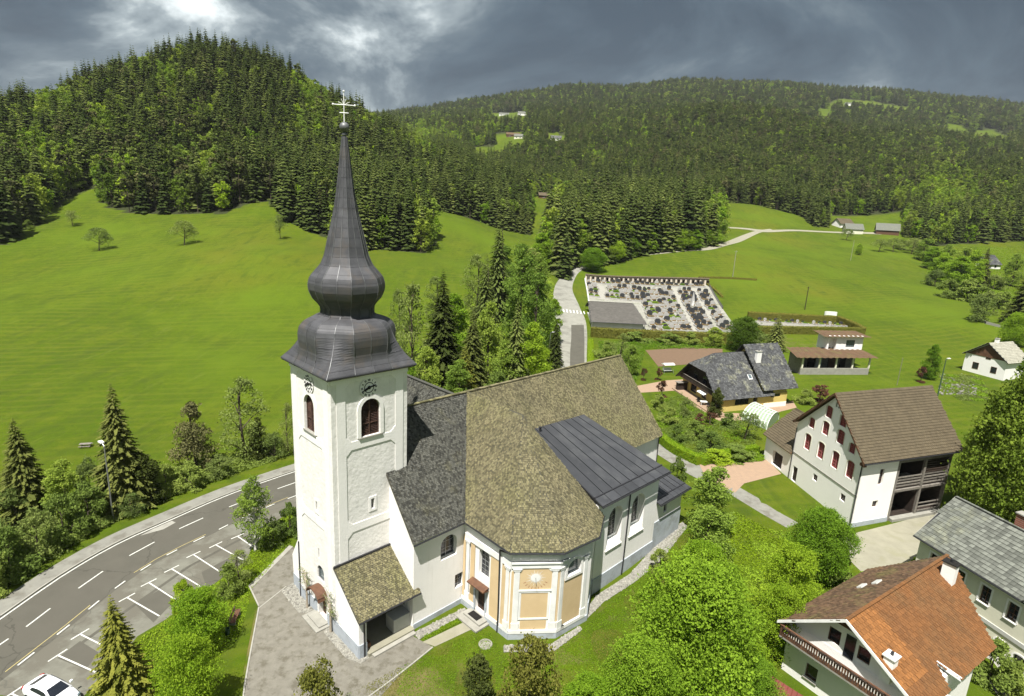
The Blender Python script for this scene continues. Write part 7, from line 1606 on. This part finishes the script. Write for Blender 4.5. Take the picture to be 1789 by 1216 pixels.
def cover(pix, n, hmax, mats, name, label, sz=.2, mound=1.0, seed=1):
    """low plants over an area of ground"""
    rng = np.random.default_rng(seed); P = np.array([W3(*q)[:2] if q[1] > 560 else TP(*q)[:2] for q in pix]); lo, hi = P.min(0), P.max(0); X = rng.uniform(lo, hi, (n * 4, 2)); X = X[pip(X[:, 0], X[:, 1], [tuple(p) for p in P])][:n]
    x, y = X[:, 0], X[:, 1]; m = .5 + .5 * np.sin(x * 1.3 / mound + 2 * np.sin(y * .7 / mound)) * np.sin(y * 1.1 / mound + 1.5 * np.sin(x * .9 / mound)); m = m * (.6 + .4 * np.sin(x * 4.1 / mound) * np.sin(y * 3.7 / mound)); hh = hmax * np.clip(m, .06, 1) * rng.uniform(.15, 1, len(x)) ** .5
    Q = leaf_quads(np.stack([x, y, hz(x, y) + hh + .02], -1), sz, rng, .1); me = quads_mesh(name, Q, rng.random(len(x)) * .5 + m * .5, mats[0])
    if len(mats) > 1:
        me.materials.append(MATS[mats[1]]); k = (np.sin(x * .8 + seed) * np.sin(y * .6) > .25).astype(np.int32); me.polygons.foreach_set('material_index', k)
    o = bpy.data.objects.new(name, me); COL.objects.link(o); props(o, label, 'plants', None, 'stuff')
cover([(1150, 700), (1190, 690), (1250, 735), (1300, 745), (1330, 790), (1262, 795), (1222, 806), (1150, 762)], 16000, 1.0, ['leaves_mute', 'leaves'], 'garden_plants', 'lush garden plants between the church and the yellow house', .22, 1.2, 1)
cover([(1235, 815), (1262, 800), (1335, 795), (1335, 806), (1240, 812)], 5000, .8, ['leaves_bright', 'leaves'], 'garden_plants', 'low plants between hedge and driveway', .2, .8, 2)
cover([(-60, 1075), (0, 1036), (100, 970), (200, 915), (300, 869), (400, 832), (505, 798), (505, 775), (400, 800), (300, 815), (200, 850), (100, 880), (0, 930), (-60, 960)], 34000, 1.3, ['leaves_mute', 'leaves_pale'], 'undergrowth', 'wild undergrowth on the strip beyond the road', .24, 1.6, 3)
cover([(515, 885), (440, 958), (428, 985), (360, 1030), (300, 1080), (250, 1112), (190, 1190), (190, 1240), (300, 1240), (420, 1110), (440, 1030), (502, 956)], 16000, .35, ['leaves_bright', 'hedge_leaves'], 'verge_grass', 'tall uneven grass on the verge beside the parking bays', .16, 1.5, 4)
cover([(1180, 1000), (1285, 900), (1340, 930), (1400, 935), (1470, 955), (1420, 1080), (1340, 1180), (1260, 1216), (1200, 1216)], 20000, .22, ['hedge_leaves', 'leaves'], 'undergrowth', 'green undergrowth between the leafy trees right of the church', .22, 1.6, 5)
cover([(600, 1216), (760, 1135), (850, 1095), (880, 1145), (970, 1140), (1060, 1060), (1190, 935), (1230, 900), (1200, 1000), (1060, 1216)], 42000, .13, ['hedge_leaves', 'hedge_brown'], 'lawn_tufts', 'uneven dry grass on the lawn round the church', .10, 2.2, 6)
cover([(1045, 600), (1130, 598), (1250, 606), (1300, 612), (1262, 612), (1128, 610), (1110, 672), (1050, 640)], 16000, 1.3, ['leaves', 'leaves_airy'], 'garden_plants', 'orchard plants between cemetery hedge and ploughed field', .3, 1.8, 7)
cover([(1610, 440), (1690, 432), (1790, 430), (1790, 570), (1720, 548), (1680, 520), (1630, 480)], 14000, .5, ['hedge_leaves', 'leaves'], 'undergrowth', 'rough grass along the right rim of the meadow', .5, 6, 8)
cover([(1640, 655), (1710, 660), (1740, 700), (1680, 700), (1645, 680)], 7000, .6, ['leaves_pale', 'leaves'], 'rough_grass', 'rough growth on the terraces below the white house', .3, 1.5, 9)
cover([(1500, 1000), (1556, 1000), (1600, 975), (1600, 985), (1560, 1010)], 2500, .5, ['leaves'], 'verge_grass', 'weeds at the edge of the gravel yard', .15, 1, 10)
cover([(735, 1113), (812, 1075), (820, 1080), (742, 1120)], 2500, .2, ['hedge_leaves'], 'verge_grass', 'short grass between gravel bed and path', .1, 1, 11)
cover([(700, 712), (960, 660), (968, 500), (920, 440), (780, 560), (700, 640)], 30000, 2.6, ['leaves_airy', 'leaves'], 'undergrowth', 'bushy undergrowth in the stand behind the church', .5, 3, 12)

# ---------------------------------------------------------------- forests
def forest():
    rng = np.random.default_rng(21); LOD = {}
    LOD['spruce'] = [quads_mesh('spruce_tree', *spruce_lod(26, w, t, 9, rng), 'needles_far', trunk_simple(26, .3)) for w, t in ((8.8, 19), (7.8, 20), (9.6, 18))] + [quads_mesh('spruce_tree', *spruce_lod(25, 8, 18, 9, rng), 'needles_olive', trunk_simple(25, .3))]
    LOD['pine'] = []
    for leaf, w in (('needles_olive', 8), ('needles_mid', 8.5), ('needles_brown', 8), ('needles_mid', 9)):
        P, lv, C = crown_pts(22, w, 26, 850, rng, .30, 'column', .5); LOD['pine'].append(quads_mesh('pine_tree', leaf_quads(P, 1.15, rng, .6), lv, leaf, trunk_simple(22, .28)))
    LOD['leafy'] = []
    for leaf, w, h in (('leaves_far', 11, 19), ('leaves_bright', 10, 18), ('leaves_far', 12, 17), ('leaves_airy', 9, 17)):
        P, lv, C = crown_pts(h, w, 30, 1000, rng, .10, 'round', .55); LOD['leafy'].append(quads_mesh('leafy_tree', leaf_quads(P, .95, rng, .3), lv, leaf, trunk_simple(h * .8, .25)))
    # candidate points on a jittered polar grid
    pts = []; r = 165.0
    while r < 3300:
        s = max(5.0, r * .0072); n = int(R(100) * r / s); a = R(40) + (np.arange(n) + rng.uniform(-.4, .4, n)) * R(100) / n; rr = r + rng.uniform(-.45, .45, n) * s; pts.append(np.stack([np.cos(a) * rr, np.sin(a) * rr], 1)); r += s * .92
    P = np.concatenate(pts); x, y = P[:, 0], P[:, 1]; z = hz(x, y); m = forest_mask(x, y); x, y, z = x[m], y[m], z[m]
    q = proj(np.stack([x, y, z], -1)); qt = proj(np.stack([x, y, z + 24], -1)); m = (q[:, 0] > -260) & (q[:, 0] < 2060) & (qt[:, 1] < 1000); x, y, z, q = x[m], y[m], z[m], q[m]
    # species
    pb = np.full(len(x), .10); npx, npy = q[:, 0], q[:, 1]
    n2 = np.sin(x / 37 + 1.7 * np.sin(y / 53)) * np.sin(y / 41 + 1.3 * np.sin(x / 61)); pb += .16 * (n2 > .45)
    for cx, cy, rad, a in ((95, 205, 42, 1), (130, 225, 22, .9), (8, 180, 30, .95), (258, 140, 17, .95), (300, 170, 22, 1), (382, 208, 13, 1), (548, 180, 36, 1), (520, 250, 22, .7), (210, 330, 30, .5), (440, 300, 24, .5), (180, 250, 30, .7), (560, 225, 45, .8), (738, 262, 42, 1), (700, 240, 30, .7), (650, 235, 22, .8), (350, 330, 26, 1), (585, 150, 20, .8), (50, 290, 36, .8), (100, 345, 40, .7), (20, 330, 25, .4), (640, 330, 24, .6), (1640, 365, 62, .95), (1560, 360, 40, .6), (1550, 270, 70, .35), (1330, 175, 60, .3), (1180, 200, 50, .35), (1100, 215, 60, .35), (850, 250, 50, .6), (760, 430, 30, .9), (1250, 410, 30, .9), (1040, 290, 16, 1), (1480, 395, 40, .7), (1420, 240, 60, .25), (1640, 260, 60, .35), (970, 385, 60, .5), (1720, 400, 50, .6), (600, 110, 30, .6), (930, 290, 30, .3)):
        pb = np.maximum(pb, a * np.exp(-((npx - cx) ** 2 + (npy - cy) ** 2) / (2 * rad ** 2)))
    pp = np.full(len(x), .12)
    for cx, cy, rx, ry, a in ((310, 320, 110, 60, .8), (1330, 280, 170, 70, .75), (1200, 260, 120, 60, .7), (1450, 340, 90, 50, .7), (950, 300, 60, 40, .6), (30, 300, 40, 60, .3), (1100, 240, 100, 30, .4)):
        pp = np.maximum(pp, a * np.exp(-((npx - cx) ** 2 / (2 * rx ** 2) + (npy - cy) ** 2 / (2 * ry ** 2))))
    u = rng.random(len(x)); sp = np.where(u < pb, 2, np.where(rng.random(len(x)) < pp, 1, 0))
    dist = np.hypot(x, y); u2 = rng.random(len(x)); far = (dist > 700) & (sp == 0); sp = np.where(far & (u2 < .38), 1, np.where(far & (u2 < .50), 2, sp)); H0 = np.array([26, 22, 20.5])[sp]; sc = rng.uniform(.72, 1.18, len(x)); edge = (y < 330) & (npx < 480); sc *= np.where((npx > 950) & (npx < 1260) & (y < 460), 1.25, 1); sc *= np.where(dist > 1500, 1.0, 1); wide = np.clip(dist / 900, 1, 2.1)
    # hide what neither terrain nor the trees in front let through
    top = z + H0 * sc; keep = np.ones(len(x), bool)
    for t in np.linspace(.12, .985, 36):
        lx, ly, lz = x * t, y * t, CAMH + (top - CAMH) * t; keep &= hz(lx, ly) < lz + 1
    x, y, z, q, sp, sc, dist, wide, top, H0 = (a[keep] for a in (x, y, z, q, sp, sc, dist, wide, top, H0))
    o = np.argsort(dist); az = ((np.arctan2(y, x)) / R(.12)).astype(int); az -= az.min(); hor = np.full(az.max() + 3, -9.0); hor2 = hor.copy(); k2 = np.zeros(len(x), bool)
    et = (top - CAMH) / dist; em = (z + H0 * sc * .62 - CAMH) / dist; hw = np.maximum(0, (2.6 * wide / dist / R(.12))).astype(int)
    for i in o:
        a = az[i]
        if et[i] > hor2[a]: k2[i] = True
        for b in range(max(0, a - hw[i]), min(len(hor) - 1, a + hw[i]) + 1):
            e = em[i]
            if e > hor[b]: hor2[b] = hor[b]; hor[b] = e
            elif e > hor2[b]: hor2[b] = e
    x, y, z, q, sp, sc, dist, wide, H0 = (a[k2] for a in (x, y, z, q, sp, sc, dist, wide, H0))
    names = ['spruce', 'pine', 'leafy']; total = {}
    rot = rng.uniform(0, 6.28, len(x)); var = rng.integers(0, 100, len(x))
    for s_, nm in enumerate(names):
        I = np.where(sp == s_)[0]; infr = (q[I, 0] > -10) & (q[I, 0] < 1800); size = np.where(infr, sc[I] * H0[I] / dist[I], 0); I = I[np.argsort(-size)]; n_ind = {'spruce': 285, 'pine': 290, 'leafy': 235}[nm]; ind, rest = I[:n_ind], I[n_ind:]
        me = LOD[nm]
        for i in ind:
            k = var[i] % len(me)
            if nm == 'spruce': k = (0, 0, 1, 1, 2, 2, 3)[var[i] % 7]
            ob = bpy.data.objects.new({'spruce': 'spruce_tree', 'pine': 'pine_tree', 'leafy': 'leafy_tree'}[nm], me[k]); COL.objects.link(ob); ob.location = (x[i], y[i], z[i] - .3); ob.rotation_euler = (0, 0, rot[i]); w = sc[i] * wide[i]; ob.scale = (w, w, sc[i])
            reg = 'on the wooded hill' if q[i, 0] < 800 else ('in the valley woods' if q[i, 0] < 1280 else 'in the woods above the right meadow')
            if q[i, 0] < 800: reg += ', ' + ('left part' if q[i, 0] < 200 else 'central part' if q[i, 0] < 500 else 'right of the spire') + (', high up' if q[i, 1] < 235 else ', halfway up' if q[i, 1] < 330 else ', at the meadow edge')
            elif q[i, 0] < 1280: reg += ', ' + ('left of the hut' if q[i, 0] < 940 else 'above the cemetery') + (', on the far slope' if q[i, 1] < 300 else ', near the meadow road')
            else: reg += (', on the slope above the farmhouses' if q[i, 0] < 1560 else ', on the slope at the right edge')
            lab = {'spruce': 'dark spruce ', 'pine': 'rounded conifer ', 'leafy': 'green leafy tree '}[nm] + reg
            props(ob, lab, 'tree', {'spruce': 'spruces ', 'pine': 'rounded conifers ', 'leafy': 'leafy trees '}[nm] + reg)
        # the rest as one mass of instances
        col = bpy.data.collections.new(nm + '_kinds')
        for k, m_ in enumerate(me): ob = bpy.data.objects.new('%s_kind_%d' % (nm, k), m_); col.objects.link(ob)
        pm_ = bpy.data.meshes.new(nm + '_forest'); pm_.vertices.add(len(rest)); pm_.vertices.foreach_set('co', np.stack([x[rest], y[rest], z[rest] - .4], -1).ravel().astype(np.float32))
        S3 = np.stack([sc[rest] * wide[rest], sc[rest] * wide[rest], sc[rest] * np.clip(wide[rest] * .8, 1, 1.3)], -1)
        a = pm_.attributes.new('sc', 'FLOAT_VECTOR', 'POINT'); a.data.foreach_set('vector', S3.ravel().astype(np.float32))
        a = pm_.attributes.new('rot', 'FLOAT_VECTOR', 'POINT'); a.data.foreach_set('vector', np.stack([rot[rest] * 0, rot[rest] * 0, rot[rest]], -1).ravel().astype(np.float32))
        vi = np.array([(0, 0, 1, 1, 2, 2, 3)[v_ % 7] for v_ in var[rest]] if nm == 'spruce' else [v_ % len(me) for v_ in var[rest]], np.int32)
        a = pm_.attributes.new('vi', 'INT', 'POINT'); a.data.foreach_set('value', vi)
        ob = bpy.data.objects.new(nm + '_forest', pm_); COL.objects.link(ob); ob['kind'] = 'stuff'; ob['label'] = {'spruce': 'dark spruce forest covering the hills', 'pine': 'olive coloured conifer forest on the hills', 'leafy': 'fresh green leafy trees spread through the forest'}[nm]; ob['category'] = 'forest'
        g = bpy.data.node_groups.new(nm + '_scatter', 'GeometryNodeTree'); g.interface.new_socket('Geometry', in_out='INPUT', socket_type='NodeSocketGeometry'); g.interface.new_socket('Geometry', in_out='OUTPUT', socket_type='NodeSocketGeometry')
        gi = g.nodes.new('NodeGroupInput'); go = g.nodes.new('NodeGroupOutput'); ip = g.nodes.new('GeometryNodeInstanceOnPoints'); ci = g.nodes.new('GeometryNodeCollectionInfo'); ci.inputs['Collection'].default_value = col; ci.inputs['Separate Children'].default_value = True; ci.inputs['Reset Children'].default_value = True
        ip.inputs['Pick Instance'].default_value = True; L = g.links.new; L(gi.outputs[0], ip.inputs['Points']); L(ci.outputs[0], ip.inputs['Instance']); L(ip.outputs[0], go.inputs[0])
        for at_, ty, sk in (('sc', 'FLOAT_VECTOR', 'Scale'), ('rot', 'FLOAT_VECTOR', 'Rotation'), ('vi', 'INT', 'Instance Index')):
            na = g.nodes.new('GeometryNodeInputNamedAttribute'); na.data_type = ty; na.inputs['Name'].default_value = at_; L(na.outputs['Attribute'], ip.inputs[sk])
        md = ob.modifiers.new('scatter', 'NODES'); md.node_group = g; total[nm] = (len(ind), len(rest))
    print('FOREST', total)
def trunk_simple(H, r):
    s = MB(); s.tube((0, 0, -1), (0, 0, H * .8), r, r * .3, 5, cap=False); return s
forest()

def haze():
    x0, x1, y0, y1, z0, z1 = GX[0] - 40, GX[-1] + 40, GY[0] - 40, GY[-1] + 40, float(GZ.min()) - 1.0, float(GZ.max()) + 45
    s = MB(); s.bx(x0, x1, y0, y1, z0, z1)
    m = bpy.data.materials.new('haze'); MATS['haze'] = m; m.use_nodes = True; t = m.node_tree; t.nodes.clear(); out = N(t, 'ShaderNodeOutputMaterial'); v = N(t, 'ShaderNodeVolumePrincipled'); v.inputs['Color'].default_value = (.88, .92, .95, 1); v.inputs['Density'].default_value = .00004
    t.links.new(v.outputs[0], out.inputs['Volume']); s.build('haze', 'haze', kind='stuff')
haze()
